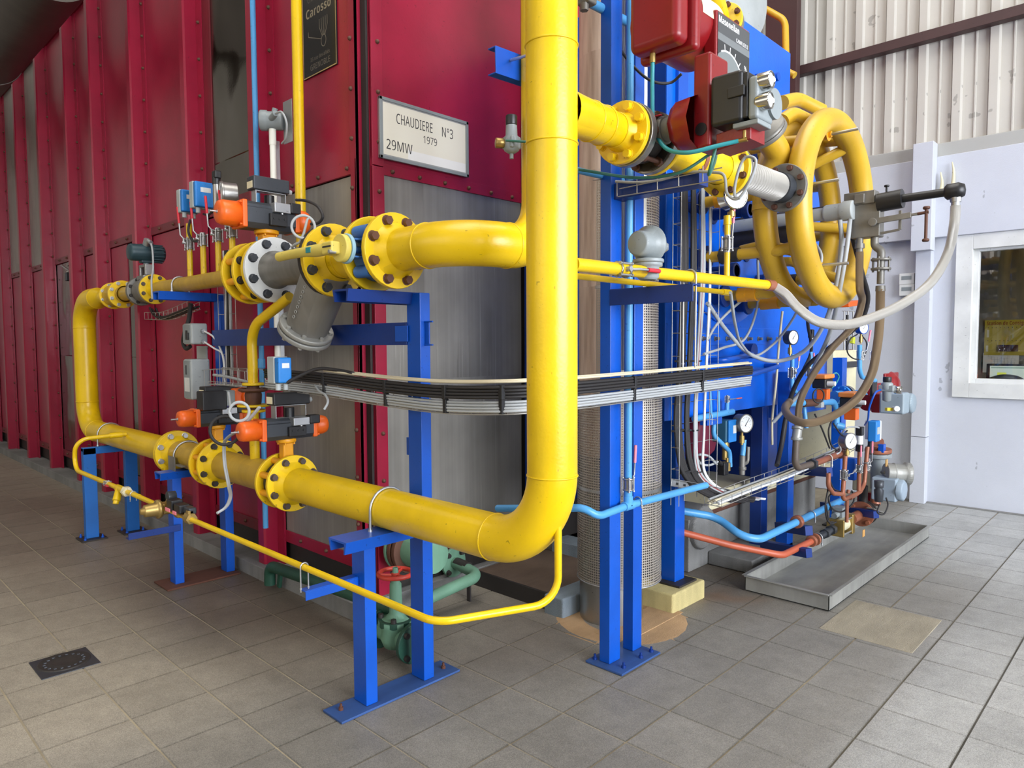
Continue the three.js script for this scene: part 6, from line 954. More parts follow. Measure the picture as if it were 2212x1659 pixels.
{
  const xs = [-4.455, -4.255, -4.045, -3.862], lv = V(-0.05, 1, 0.05).normalize(), sm = V(-0.35, 0.25, 0.9).normalize();
  ['first', 'second', 'third', 'fourth'].forEach((w, i) => ballValve(`${w} ball valve from the left on the thin yellow gauge risers, red lever raised`, V(xs[i], 2.125 + 0.003 * i, GZ), PY, 0.03, { stem: sm, lev: lv, len: 0.17 }));
  const b1 = az(413, 434, GZ), b2 = az(438, 426, GZ);
  coverBox('pressure_switch', 'left of two blue pressure switches above the upper yellow pipe', V(xs[0], b1.y, GZ), 0.11, 0.14, 0.08);
  coverBox('pressure_switch', 'right of two blue pressure switches above the upper yellow pipe', V(xs[1] + 0.01, b2.y + 0.01, GZ), 0.12, 0.155, 0.085);
  const tr = thing('pressure_transmitter', 'slim black and silver transmitter between blue switches and gauge', 'transmitter', V(xs[2], 2.25, GZ));
  part(tr, 'body', [cyl(V(xs[2], 2.29, GZ), V(xs[2], 2.42, GZ), 0.021, 16), hex(V(xs[2], 2.235, GZ), PY, 0.024, 0.06)], M.steel); part(tr, 'plug', [cyl(V(xs[2], 2.42, GZ), V(xs[2], 2.46, GZ), 0.023, 14), bx(V(xs[2] + 0.005, 2.475, GZ), 0.05, 0.045, 0.04, 0.008)], M.black);
  each(tr, 'cable', [cable([V(xs[2], 2.27, GZ + 0.02), V(xs[2] - 0.06, 2.25, GZ + 0.03), V(xs[2] - 0.12, 2.26, GZ), V(xs[1] + 0.02, 2.28, GZ)], 0.006), cable([V(xs[0] + 0.02, 2.27, GZ), V(xs[0] + 0.04, 2.2, GZ + 0.02), V(xs[0] + 0.13, 2.13, GZ + 0.03), V(xs[1] - 0.01, 2.12, GZ + 0.03)], 0.0075)], M.rubber);
  const gc = az(484, 412, GZ + 0.07); gauge('chrome gauge facing left at the end of the row above the upper pipe', V(xs[3] - 0.02, gc.y, GZ + 0.05), V(-0.25, 0, 0.97).normalize(), 0.07, V(0, 2.2, 0), { m: M.steel, depth: 0.085 });
  // round head transmitter on its white conduit post
  const hc = az(588, 260, -2.0), ht = thing('temperature_transmitter', 'grey round headed transmitter on a white conduit beside the yellow vertical pipe', 'transmitter', hc);
  part(ht, 'head', [lathe(hc.clone().add(V(-0.05, 0, 0.05)), V(0.6, 0, -0.8).normalize(), [[0, 0], [0.05, 0], [0.058, 0.008], [0.058, 0.04], [0.052, 0.045], [0.052, 0.12], [0.046, 0.13], [0, 0.13]], 26), cyl(hc, hc.clone().add(V(0.02, 0.065, -0.01)), 0.016, 10), cyl(hc.clone().add(V(0.03, 0, 0.02)), hc.clone().add(V(0.1, 0.01, 0.03)), 0.017, 10)], M.greyPaint);
  part(ht, 'mounting_plate', [bx(hc.clone().add(V(0.07, -0.01, -0.06)), 0.1, 0.24, 0.005, 0.002)], M.zinc);
  const pb = az(594, 450, -2.0); part(ht, 'conduit', [cyl(hc.clone().add(V(0.0, -0.05, 0)), hc.clone().add(V(0, -0.14, 0)), 0.02, 12), cyl(V(hc.x, hc.y - 0.13, hc.z), V(hc.x, 1.3, hc.z), 0.0175, 12)], M.pvc);
  part(ht, 'slotted_rail', [B(hc.x - 0.06, hc.x - 0.03, 1.3, hc.y - 0.1, -2.06, -2.02, 0.002)], M.zinc); part(ht, 'cable', [cable([hc.clone().add(V(0.1, 0.01, 0.03)), hc.clone().add(V(0.17, 0.0, 0.03)), hc.clone().add(V(0.2, -0.06, 0.02)), hc.clone().add(V(0.15, -0.13, 0)), hc.clone().add(V(0.07, -0.14, -0.02))], 0.006)], M.greyCable);
  // two grey enclosures on the rear post
  const enc = (label, px0, px1, px2, py0, py1, z, o) => { const a = az(px0, (py0 + py1) / 2, z), b = az(px1, (py0 + py1) / 2, z), y0 = az(px1, py1, z).y, y1 = az(px1, py0, z).y, zb = ax(px2, (py0 + py1) / 2, b.x).z, t = thing('control_box', label, 'box', V((a.x + b.x) / 2, y0, (z + zb) / 2));
    part(t, 'housing', [B(a.x, b.x, y0, y1, zb, z, 0.012, 2)], M.greyBox); part(t, 'front_panel', [B(a.x + 0.006, b.x - 0.012, y0 + 0.01, y1 - 0.01, z - 0.002, z + 0.003, 0.001)], M.greyPaint, 'grey front panel');
    o(t, a, b, y0, y1, zb); return t; };
  enc('upper grey control box with small display beside the blue post', 395, 413, 449, 698, 744, -1.8, (t, a, b, y0, y1, zb) => { part(t, 'display', [B(a.x + 0.05, b.x - 0.05, y1 - 0.075, y1 - 0.045, -1.798, -1.796, 0)], M.black); part(t, 'switch', [B(b.x - 0.07, b.x - 0.03, y0 + 0.03, y0 + 0.075, -1.798, -1.788, 0.003)], M.black); each(t, 'cable_gland', [0.05, 0.12].map((k) => cyl(V(b.x, y1 - k, -1.87), V(b.x + 0.03, y1 - k, -1.87), 0.014, 12)), M.zinc); each(t, 'cable', [0.05, 0.12].map((k) => cable([V(b.x + 0.03, y1 - k, -1.87), V(b.x + 0.1, y1 - k - 0.04, -1.9), V(b.x + 0.15, y0 - 0.06, -1.93), V(b.x + 0.16, y0 - 0.25, -1.94)], 0.006)), M.whiteCable); });
  enc('lower pale control box with grey front below the first one', 397, 413, 455, 776, 864, -1.8, (t, a, b, y0, y1) => { part(t, 'label', [B(a.x + 0.04, b.x - 0.06, y1 - 0.1, y1 - 0.04, -1.798, -1.796, 0)], M.gunmetal); part(t, 'label', [B(a.x + 0.02, b.x - 0.02, y1 - 0.21, y1 - 0.12, -1.798, -1.7965, 0)], M.white); });
  solo('mounting_plate', 'grey backing plate joining the two control boxes', 'plate', [B(-4.86, -4.7, 1.18, 1.5, -1.95, -1.94, 0.002)], M.greyBox);
  solo('cable', 'thick black cable hanging in a loop behind the upper control box', 'cable', [cable([az(412, 655, -1.85), az(408, 690, -1.85), az(400, 715, -1.83), az(396, 740, -1.83), az(402, 753, -1.83), az(411, 748, -1.84)], 0.014, 10)], M.rubber);
  const jb = az(583, 800, -1.6); coverBox('junction_box', 'blue and grey junction box hanging by the bypass pipe', V(jb.x, jb.y, -1.65), 0.075, 0.13, 0.11, { cat: 'junction box' });
  solo('cable', 'black cable curving from the junction box into the tray', 'cable', [cable([V(jb.x + 0.05, jb.y - 0.06, -1.66), V(jb.x + 0.09, jb.y - 0.03, -1.7), V(jb.x + 0.16, jb.y + 0.005, -1.76), V(jb.x + 0.28, jb.y, -1.8), V(jb.x + 0.4, jb.y - 0.01, -1.8)], 0.0085)], M.rubber);
  // vertical wire tray behind the middle stand, lower piece, upper piece
  const ta = az(478, 650, -1.96).x, tb = az(508, 650, -1.96).x;
  wireTray('cable_tray', 'vertical wire cable tray beside the blue middle stand', [V((ta + tb) / 2, 2.08, -1.97), V((ta + tb) / 2, 1.7, -1.97), V((ta + tb) / 2, 1.32, -1.97)], PZ, Math.abs(tb - ta) * 0.8, 0.04, 0.12);
  bundle('cable_bundle', 'black and pale cables in the vertical tray beside the middle stand', [V((ta + tb) / 2, 2.1, -1.955), V((ta + tb) / 2 + 0.01, 1.85, -1.955), V((ta + tb) / 2, 1.6, -1.955), V((ta + tb) / 2, 1.3, -1.955)].map((p) => sd(p, 1, 0)), M.rubber, [[-0.03, 0, M.whiteCable], [-0.008, 0], [0.008, 0], [0.04, 0, M.greyCable]], 0.0075);
  wireTray('cable_tray', 'short wire tray with black cables under the upper flow meter', [az(325, 690, -1.9), az(360, 690, -1.9), az(420, 668, -1.9)], PY, 0.08, 0.05, 0.07);
  bundle('cable_bundle', 'black cables looping under the upper flow meter', [az(330, 668, -1.88), az(338, 684, -1.88), az(360, 688, -1.88), az(390, 678, -1.88), az(422, 664, -1.88)].map((p) => sd(p, 0, 1)), M.rubber, [[0, 0], [0.02, 0.01], [-0.02, 0.006]], 0.008);
  wireTray('cable_tray', 'short wire tray with cables between the grey control box and the bypass pipe', [az(440, 840, -1.9), az(480, 838, -1.9), az(545, 846, -1.9)], PY, 0.06, 0.12, 0.09);
  solo('cable', 'grey cable lying in the short tray behind the bypass pipe', 'cable', [cable([az(462, 810, -1.88), az(490, 814, -1.88), az(545, 828, -1.88)], 0.009)], M.greyCable);
  // loops of cable on the actuators
  const cb = (label, m, r, P) => solo('cable', label, 'cable', [cable(P, r, 8, 60)], m);
  const loop = (c, R, d, n = 12, ph = 0) => circ(c, d, R, n, ph);
  const wv = V(0.8, 0, 0.6).normalize();
  const l1 = az(655, 490, -1.62); cb('grey cable coiled on the right end of the upper actuator', M.greyCable, 0.006, [...loop(l1, 0.05, wv, 14), ...loop(l1, 0.05, wv, 12), l1.clone().add(V(-0.02, -0.06, 0)), l1.clone().add(V(-0.1, -0.075, 0)), l1.clone().add(V(-0.14, -0.11, -0.03))]);
  cb('black cable arching from the upper actuator coil', M.rubber, 0.007, [az(640, 432, -1.8), az(662, 434, -1.8), az(688, 448, -1.8), az(697, 468, -1.8), az(690, 480, -1.8), az(672, 484, -1.8)]);
  const l2 = az(486, 930, -1.5); cb('black cable coil hanging on the left lower actuator', M.rubber, 0.007, [...loop(l2, 0.072, wv, 14), ...loop(l2, 0.07, wv, 14)]);
  const l3 = az(517, 889, -1.52); cb('grey cable coil on the gear head of the left lower actuator', M.greyCable, 0.0065, [az(494, 848, -1.6), az(498, 880, -1.54), ...loop(l3, 0.045, wv, 12, 1.6), ...loop(l3, 0.047, wv, 10, 1.6)]);
  const t2 = thing('cable_bundle', 'grey cables strapped over the left lower valve flange down to the regulator', 'cables', az(487, 950, -1.58));
  each(t2, 'cable', [-0.008, 0.004].map((k) => cable([az(560, 880, -1.6), az(520, 925, -1.56), az(492, 945, -1.56), az(484, 960, -1.58), az(485, 1000, -1.585), az(494, 1050, -1.57), az(497, 1075, -1.5), az(485, 1098, -1.42), az(470, 1108, -1.38)].map((p) => p.add(V(k, 0, k))), 0.0065)), M.greyCable);
  cb('grey cable from the front lower actuator up to the waist high tray', M.greyCable, 0.006, [az(700, 885, -1.72), az(708, 870, -1.74), az(704, 855, -1.76), az(690, 845, -1.78), az(680, 832, -1.8)]);
  const hl = az(148, 592, -2.17), hk = thing('padlock', 'padlock hanging on a bright hasp on the boiler side', 'padlock', hl);
  part(hk, 'hasp', [sweep([az(133, 573, -2.17), az(150, 585, -2.16), az(154, 592, -2.16)], 0.012, 6)], M.zinc); part(hk, 'body', [bx(hl.clone().add(V(0, -0.03, 0.01)), 0.06, 0.09, 0.04, 0.008)], M.gunmetal); part(hk, 'shackle', [torus(hl.clone().add(V(0, 0.025, 0.01)), PZ, 0.022, 0.005, 20, 6)], M.chrome);
  solo('pipe_bracket', 'blue rounded lug plate behind the bypass pipe', 'bracket', [B(-3.98, -3.72, 1.6, 1.67, -2.03, -2.02, 0.01), B(-3.98, -3.72, 1.5, 1.6, -2.03, -2.02, 0.002)], M.bluePost);
  // big dark duct at the top left
  const d = V((92 - 1106) / FPX, -(104 - 829.5) / FPX, -1).applyQuaternion(CQ), k = -1.75 / d.z, n = V(0, -d.z, d.y).normalize(), dc = V(0, EYE + d.y * k, -1.75).addScaledVector(n.y > 0 ? n : n.negate(), 0.3);
  const du = thing('exhaust_duct', 'large dark metal duct running above the boiler edge at top left', 'duct', V(-9, dc.y, dc.z));
  part(du, 'duct_body', [cyl(V(-15.9, dc.y, dc.z), V(-6.2, dc.y, dc.z), 0.3, 40)], M.duct); each(du, 'seam_ring', [-12.6, -11.5, -10.2, -8.6].map((x) => puck(V(x - 0.012, dc.y, dc.z), V(x + 0.012, dc.y, dc.z), 0.307, 0.003, 40)), M.steelDull);
  const rg = thing('air_regulator', 'small grey air regulator with black knob beside the tall yellow riser', 'regulator', ax(1105, 310, -1.98)), rc = ax(1105, 310, -1.98);
  part(rg, 'body', [lathe(rc.clone().add(V(0, -0.04, 0)), PY, [[0, 0], [0.012, 0], [0.03, 0.012], [0.034, 0.06], [0.024, 0.07], [0.022, 0.11]], 16), bx(rc.clone().add(V(0, 0.0, 0)), 0.06, 0.05, 0.055, 0.008), cyl(rc.clone().add(V(0, -0.04, 0)), rc.clone().add(V(0, -0.06, 0)), 0.008, 8)], M.greyPaint);
  part(rg, 'knob', [puck(rc.clone().add(V(0, 0.07, 0)), rc.clone().add(V(0, 0.11, 0)), 0.023, 0.003, 16)], M.black); part(rg, 'mini_gauge', [lathe(rc.clone().add(V(-0.02, 0, 0.02)), V(-0.5, 0, 0.86), [[0, 0], [0.02, 0], [0.02, 0.035], [0, 0.036]], 16)], M.brass); part(rg, 'air_tube', [cable([rc.clone().add(V(0, 0.005, 0.03)), rc.clone().add(V(0.05, -0.005, 0.02)), rc.clone().add(V(0.12, -0.02, 0))], 0.005)], M.hoseGreen);
  const ch = thing('steel_channel', 'short blue channel bracket with stud left of the tall yellow riser', 'bracket', ax(1095, 140, -1.98)), c0 = ax(1070, 128, -2.0), c1 = ax(1160, 160, -2.0);
  part(ch, 'channel', [bar(c0, c1, 0.006, 0.1), bar(c0.clone().add(V(-0.02, 0.05, 0)), c1.clone().add(V(-0.02, 0.05, 0)), 0.045, 0.006), bar(c0.clone().add(V(-0.02, -0.05, 0)), c1.clone().add(V(-0.02, -0.05, 0)), 0.045, 0.006)], M.blue);
  part(ch, 'stud', [cyl(ax(1104, 130, -1.99), ax(1145, 118, -1.86), 0.006, 8)], M.zinc);
}
// ---------------------------------------------------------------- instruments right of the burner
{
  const P = (px, py, X = -1.75) => ax(px, py, X);
  // gauges on blue risers
  const blueRiser = (label, pts, r = 0.014) => solo('water_pipe', label, 'pipe', [pipe(pts, r, 0.05, 12, 5)], M.sky);
  blueRiser('blue gauge riser left of the transmitter, below the rings', [P(1712, 765, -1.95), P(1711, 840, -1.95), P(1735, 858, -1.93), P(1742, 925, -1.9)]);
  gauge('gauge on the left blue riser below the yellow rings', P(1714, 729, -1.93), V(0.95, 0, 0.3).normalize(), 0.05, P(1711, 768, -1.95), { m: M.gunmetal });
  ballValve('ball valve under the gauge on the left blue riser', P(1710, 805, -1.95), PY, 0.026, { stem: PX, lev: V(0, 1, -0.2).normalize(), len: 0.11, gm: M.pinkGrip, gl: 'faded pink lever sleeve' });
  blueRiser('blue riser under the slim transmitter below the rings', [P(1752, 760, -1.9), P(1751, 830, -1.9)], 0.012);
  { const c = P(1752, 735, -1.9), t = thing('pressure_transmitter', 'slim white transmitter with black plug below the rings', 'transmitter', c); part(t, 'body', [cyl(c.clone().add(V(0, -0.05, 0)), c.clone().add(V(0, 0.02, 0)), 0.014, 14)], M.white); part(t, 'plug', [bx(c.clone().add(V(0, 0.045, 0)), 0.035, 0.06, 0.035, 0.006)], M.black); }
  ballValve('ball valve under the slim white transmitter', P(1748, 803, -1.9), PY, 0.024, { stem: PX, lev: V(0, 1, 0.2).normalize(), len: 0.1, gm: M.pinkGrip, gl: 'faded pink lever sleeve' });
  blueRiser('blue riser with white band right of the windbox, turning to the right', [P(1857, 745, -1.6), P(1857, 800, -1.6), P(1862, 815, -1.6), P(1890, 822, -1.6)], 0.015);
  gauge('blue backed gauge on the riser right of the windbox', P(1866, 708, -1.56), V(0.9, 0, 0.4).normalize(), 0.042, P(1857, 742, -1.6), { m: M.blue });
  ballValve('ball valve on the riser right of the windbox, pink handle raised', P(1858, 768, -1.6), PY, 0.024, { stem: V(0.8, 0.2, -0.5).normalize(), lev: V(0.12, 1, -0.1).normalize(), len: 0.13, gm: M.pinkGrip, gl: 'faded pink lever sleeve' });
  ballValve('ball valve behind the brown hose, rightmost pink handle', P(1886, 768, -1.6), PY, 0.022, { stem: V(0.8, 0.2, -0.5).normalize(), lev: V(0.12, 1, -0.1).normalize(), len: 0.13, gm: M.pinkGrip, gl: 'faded pink lever sleeve' });
  solo('cable', 'thin black tube looping around the gauge riser right of the windbox', 'cable', [cable([P(1852, 722, -1.6), P(1835, 735, -1.6), P(1830, 758, -1.6), P(1845, 775, -1.6), P(1868, 768, -1.6), P(1872, 742, -1.6), P(1862, 725, -1.6)], 0.0045, 8, 40)], M.rubber);
  // tall rack with wire tray and orange cap, small cabinet
  { const b = P(1838, 700, -2.3), t = thing('cable_rack', 'thin wire cable rack with orange cap against the white wall', 'cable rack', b); const q = (px, py) => ax(px, py, -2.3); each(t, 'upright', [1824, 1832, 1843].map((x) => cyl(q(x, 672), q(x - 1, 830), 0.006, 6)), M.wire); each(t, 'rung', [672, 690, 710, 735, 765, 790].map((y) => cyl(q(1820, y), q(1847, y + 1), 0.004, 6)), M.wire); part(t, 'orange_cap', [bar(q(1822, 658), q(1850, 654), 0.1, 0.05, 0.008)], M.orange, 'orange cap'); part(t, 'cable', [cyl(q(1830, 680), q(1830, 830), 0.012, 8)], M.rubber); part(t, 'marker_plate', [bar(q(1842, 728), q(1841, 742), 0.03, 0.06)], mat([214, 220, 60], { rough: 0.5 }), 'yellow tag'); part(t, 'pink_strip', [cyl(q(1838, 755), q(1838, 790), 0.014, 8)], M.copper); }
  { const a = ax(1800, 800, -2.2), b = ax(1850, 785, -2.2), t = thing('cabinet', 'beige and grey cabinet with small console behind the burner posts', 'cabinet', a); part(t, 'housing', [B(-2.5, -2.2, a.y - 0.9, ax(1810, 757, -2.2).y, b.z, a.z, 0.006)], M.cream); part(t, 'console', [B(-2.35, -2.15, ax(1810, 795, -2.2).y, ax(1810, 782, -2.2).y, b.z + 0.1, a.z - 0.02, 0.006)], M.gunmetal); }
  // actuated ball valves with orange covers
  const rot = (label, c, s) => { const t = thing('rotary_actuator', label, 'actuator', c); part(t, 'cover', [bx(c.clone().add(V(0, 0.035 * s, 0)), 0.1 * s, 0.03 * s, 0.17 * s, 0.01, 2)], M.orangeLt, 'orange cover'); part(t, 'housing', [bx(c.clone().add(V(0, -0.012 * s, 0)), 0.09 * s, 0.065 * s, 0.14 * s, 0.01, 2)], M.black); part(t, 'gear_box', [bx(c.clone().add(V(0.01, -0.085 * s, 0.01)), 0.07 * s, 0.07 * s, 0.06 * s, 0.005)], M.orange); part(t, 'cable_gland', [cyl(c.clone().add(V(0.05 * s, -0.01, 0.05 * s)), c.clone().add(V(0.1 * s, -0.01, 0.05 * s)), 0.016, 10)], M.white); part(t, 'yellow_tag', [bx(c.clone().add(V(0.065, -0.01, 0.03 * s)), 0.012, 0.022, 0.04, 0.003)], mat([240, 214, 60], { rough: 0.5 })); return t; };
  rot('upper left orange topped rotary actuator beside the brown hose', P(1777, 824, -1.78), 1); rot('right orange topped rotary actuator behind the brown hose loop', P(1838, 864, -1.72), 1.15);
  solo('air_hose', 'thin turquoise hose loop above the left orange topped actuator', 'hose', [cable([P(1790, 835, -1.78), P(1793, 818, -1.78), P(1806, 806, -1.78), P(1812, 814, -1.78), P(1806, 828, -1.78), P(1796, 838, -1.78)], 0.006, 8, 40)], M.hose);
  solo('cable', 'black cable ring on the left orange topped actuator', 'cable', [torus(P(1768, 855, -1.7), V(0.9, 0, 0.44).normalize(), 0.045, 0.005, 28, 8)], M.rubber);
  { const c = P(1822, 858, -1.85), t = thing('pipe_flange', 'light blue bolted flange pair on the horizontal blue pipe', 'flange', c); const d = V(0.35, 0, -0.94).normalize(), e = (k) => c.clone().addScaledVector(d, k); flange(t, e(0), d.clone().negate(), 0.085, 0.02, M.skyBox, { bm: M.skyBox, n: 8 }); part(t, 'counter_flange', [puck(e(0.02), e(0.045), 0.085, 0.003, 28)], M.steel); part(t, 'pipe_body', [cyl(e(0.045), e(0.25), 0.05, 20), cyl(e(-0.02), e(-0.1), 0.05, 20)], M.sky); }
  { const t = thing('water_pipe', 'light blue pipe with a downward elbow between the orange topped actuators', 'pipe', P(1800, 870, -1.8)); part(t, 'pipe_body', [pipe([P(1700, 872, -1.9), P(1740, 870, -1.86), P(1800, 868, -1.8), P(1808, 885, -1.8), P(1806, 925, -1.8)], 0.022, 0.06, 14)], M.sky); part(t, 'steel_section', [cyl(P(1735, 871, -1.865), P(1768, 869, -1.83), 0.026, 14)], M.boltRust); part(t, 'clamp', [bx(P(1770, 874, -1.82), 0.05, 0.04, 0.05, 0.006)], M.greyBox); part(t, 'elbow_end', [cyl(P(1806, 918, -1.8), P(1822, 922, -1.76), 0.026, 14)], M.sky); }
  // header with blue gauge manifold left, under the windbox
  { const t = thing('water_manifold', 'light blue water header with two drop pipes under the windbox', 'manifold', P(1540, 895, -2.05)); const X = -2.08; part(t, 'header', [cyl(ax(1500, 905, X), ax(1582, 889, X), 0.02, 14)], M.sky); each(t, 'drop_pipe', [[1534, 1536], [1552, 1553]].map(([a, b]) => cyl(ax(a, 845, X), ax(b, 893, X), 0.0085, 10)), M.sky); part(t, 'lower_pipe', [pipe([ax(1542, 893, X), ax(1542, 920, X), ax(1541, 940, X), ax(1576, 975, X), ax(1577, 1008, X)], 0.0145, 0.06, 12)], M.sky); uBolt(t, ax(1530, 899, X), PZ, 0.021, ax(1530, 899, X).y - 0.05, M.zinc, 0.003); part(t, 'bracket', [bar(ax(1520, 912, X), ax(1552, 907, X), 0.05, 0.04)], M.blue); part(t, 'upper_stub', [cyl(ax(1571, 862, X), ax(1570, 890, X), 0.014, 12)], M.sky); }
  ballValve('small ball valve with salmon lever above the light blue header', ax(1571, 862, -2.06), PY, 0.016, { stem: PX, lev: NZ, len: 0.12, gm: mat([226, 104, 80], { rough: 0.5 }), gl: 'salmon lever' });
  { const c = ax(1566, 928, -2.1); const t = thing('pressure_switch', 'dusty blue pressure switch hanging below the windbox edge', 'pressure switch', c); part(t, 'housing', [B(c.x - 0.06, c.x + 0.04, c.y - 0.075, c.y + 0.065, c.z - 0.045, c.z + 0.06, 0.01, 2)], mat([52, 110, 140], { rough: 0.5, map: tDusty })); part(t, 'cover', [B(c.x + 0.04, c.x + 0.055, c.y - 0.075, c.y + 0.065, c.z - 0.05, c.z + 0.05, 0.006)], M.skyBox); part(t, 'label', [B(c.x + 0.055, c.x + 0.057, c.y - 0.02, c.y + 0.03, c.z - 0.04, c.z + 0.0, 0)], M.white); part(t, 'stem', [cyl(c.clone().add(V(0, -0.075, 0)), c.clone().add(V(0, -0.19, 0)), 0.017, 12), hex(c.clone().add(V(0, -0.11, 0)), PY, 0.028, 0.035)], M.brass); }
  gauge('large dusty gauge hanging below the windbox edge', ax(1612, 915, -2.0), V(0.95, 0, 0.3).normalize(), 0.06, ax(1607, 960, -2.03), { m: M.steelDull, depth: 0.07 });
  { const X = -2.03, t = thing('gauge_riser', 'worn blue and grey riser below the large dusty gauge', 'pipe', ax(1606, 990, X)); part(t, 'pipe_body', [cyl(ax(1607, 950, X), ax(1604, 984, X), 0.0165, 12)], M.sky); part(t, 'grey_section', [cyl(ax(1604, 984, X), ax(1603, 1025, X), 0.018, 12), pipe([ax(1616, 965, X), ax(1615, 1000, X), ax(1606, 1002, X)], 0.012, 0.03, 10, 4), puck(ax(1604, 1008, X), ax(1604, 1015, X), 0.024, 0.002, 14)], M.steelDull); }
  { const c = ax(1508, 945, -2.5), t = thing('motor_cover', 'dull crimson rounded cover seen through the vertical tray', 'cover', c); part(t, 'cover', [lathe(c.clone().add(V(-0.1, 0, 0)), PX, [[0, 0], [0.14, 0], [0.16, 0.03], [0.16, 0.14], [0.13, 0.18], [0, 0.185]], 8)], mat([130, 40, 66], { rough: 0.5 })); part(t, 'stand', [bar(c.clone().add(V(-0.02, -0.1, 0)), V(c.x - 0.02, 0.02, c.z), 0.1, 0.1)], M.iron); }
  { const c = ax(1562, 1012, -2.05), t = thing('solenoid_valve', 'small black solenoid with brass body beside the cable sweep', 'valve', c); part(t, 'coil', [bx(c, 0.05, 0.08, 0.06, 0.008), cyl(c.clone().add(V(0, 0.03, 0.03)), c.clone().add(V(0, 0.05, 0.07)), 0.016, 10)], M.black); part(t, 'brass_body', [hex(c.clone().add(V(0, -0.02, -0.05)), PY, 0.022, 0.05), cyl(c.clone().add(V(0, -0.04, -0.05)), c.clone().add(V(0, 0.06, -0.05)), 0.01, 8)], M.brass); part(t, 'cable', [cable([c.clone().add(V(0, 0.05, 0.07)), ax(1530, 1005, -2.03), ax(1512, 1000, -2.03), ax(1505, 985, -2.03), ax(1530, 985, -2.03), ax(1548, 1003, -2.03)], 0.007, 8, 50)], M.greyCable); }
  // steel elbow joining the brown hose to the copper line
  { const X = -1.75, c = P(1722, 938, X), t = thing('pipe_coupling', 'cast hose coupling with brown elbow pipe left of the copper line', 'pipe fitting', c); part(t, 'coupling', [puck(P(1723, 922, X), P(1722, 928, X), 0.036, 0.003, 8), cyl(P(1723, 925, X), P(1720, 950, X), 0.03, 8), puck(P(1721, 944, X), P(1721, 950, X), 0.036, 0.003, 8)], M.tray); part(t, 'elbow_pipe', [pipe([P(1720, 948, X), P(1717, 1012, X), P(1752, 1003, X)], 0.021, 0.06, 14)], mat([96, 84, 74], { rough: 0.5 })); part(t, 'hex_nut', [hex(P(1752, 1003, X), NZ, 0.038, 0.04)], M.gunmetal); }
  { const X = -1.75, t = thing('oil_pipe', 'terracotta oil pipe with white clamp running right from the steel elbow', 'pipe', P(1790, 990, X)), a = P(1760, 1001, X), b = P(1822, 977, X); part(t, 'pipe_body', [cyl(a, b, 0.0215, 16)], M.copper); each(t, 'union', [b.clone().lerp(a, 0.06), b.clone().lerp(a, 0.14)].map((p) => puck(p, p.clone().add(V(0, 0, -0.02)), 0.036, 0.003, 18)), M.boltRust); const u = a.clone().lerp(b, 0.45); uBolt(t, u, PZ, 0.022, u.y - 0.06, M.pvc, 0.004); }
  each(thing('pipe_bracket', 'dark blue angle brackets on the right post carrying the oil and water pipes', 'bracket', P(1780, 1010, -1.75)), 'arm', [bar(V(-2.0, P(1790, 1004, -1.75).y - 0.06, P(1790, 1004, -1.75).z + 0.02), P(1795, 1006, -1.68).add(V(0, -0.04, 0.02)), 0.05, 0.06), bar(V(-2.0, P(1745, 1135, -1.8).y - 0.04, P(1745, 1135, -1.8).z), P(1748, 1140, -1.74).add(V(0, -0.02, 0)), 0.06, 0.06), bar(V(-2.0, P(1740, 1185, -1.72).y - 0.03, P(1740, 1185, -1.72).z), P(1748, 1195, -1.64), 0.05, 0.055), bar(V(-2.0, P(1880, 1110, -1.6).y - 0.03, P(1860, 1120, -1.72).z), P(1893, 1112, -1.55), 0.05, 0.05)], M.blueDeep);
  // copper gauge manifold
  { const X = -1.62, t = thing('copper_manifold', 'copper coloured manifold of curved tubes carrying a gauge and switches', 'manifold', P(1830, 1080, X)); const q = (px, py) => ax(px, py, X), r = 0.0145;
    each(t, 'tube', [pipe([q(1826, 985), q(1824, 1018), q(1820, 1070), q(1823, 1079), q(1852, 1066)], r, 0.05, 12), pipe([q(1857, 970), q(1855, 1060)], r, 0.03, 12), pipe([q(1874, 965), q(1870, 1010), q(1867, 1045), q(1858, 1062), q(1836, 1076)], r, 0.06, 12), pipe([q(1790, 1022), q(1789, 1050), q(1800, 1066), q(1822, 1068)], r, 0.05, 12), pipe([q(1830, 1080), q(1829, 1128)], 0.012, 0.03, 10), pipe([q(1833, 1058), q(1832, 1066)], 0.012, 0.03, 10)], M.copper); }
  gauge('chrome gauge at the left of the copper manifold', ax(1838, 953, -1.59), V(0.92, 0, 0.38).normalize(), 0.055, ax(1827, 985, -1.62), { m: M.steel });
  ballValve('left ball valve of the copper manifold', ax(1823, 1026, -1.62), PY, 0.026, { stem: PX, lev: V(0, 0.3, -1).normalize(), len: 0.07, gm: M.zinc }); ballValve('middle ball valve of the copper manifold with pink handle', ax(1856, 1012, -1.62), PY, 0.024, { stem: V(0.5, 0, 0.86), lev: PY, len: 0.13, gm: M.pinkGrip, gl: 'faded pink lever sleeve' }); ballValve('right ball valve of the copper manifold with pink handle', ax(1871, 1006, -1.62), PY, 0.024, { stem: V(0.8, 0, -0.6), lev: PY, len: 0.14, gm: M.pinkGrip, gl: 'faded pink lever sleeve' });
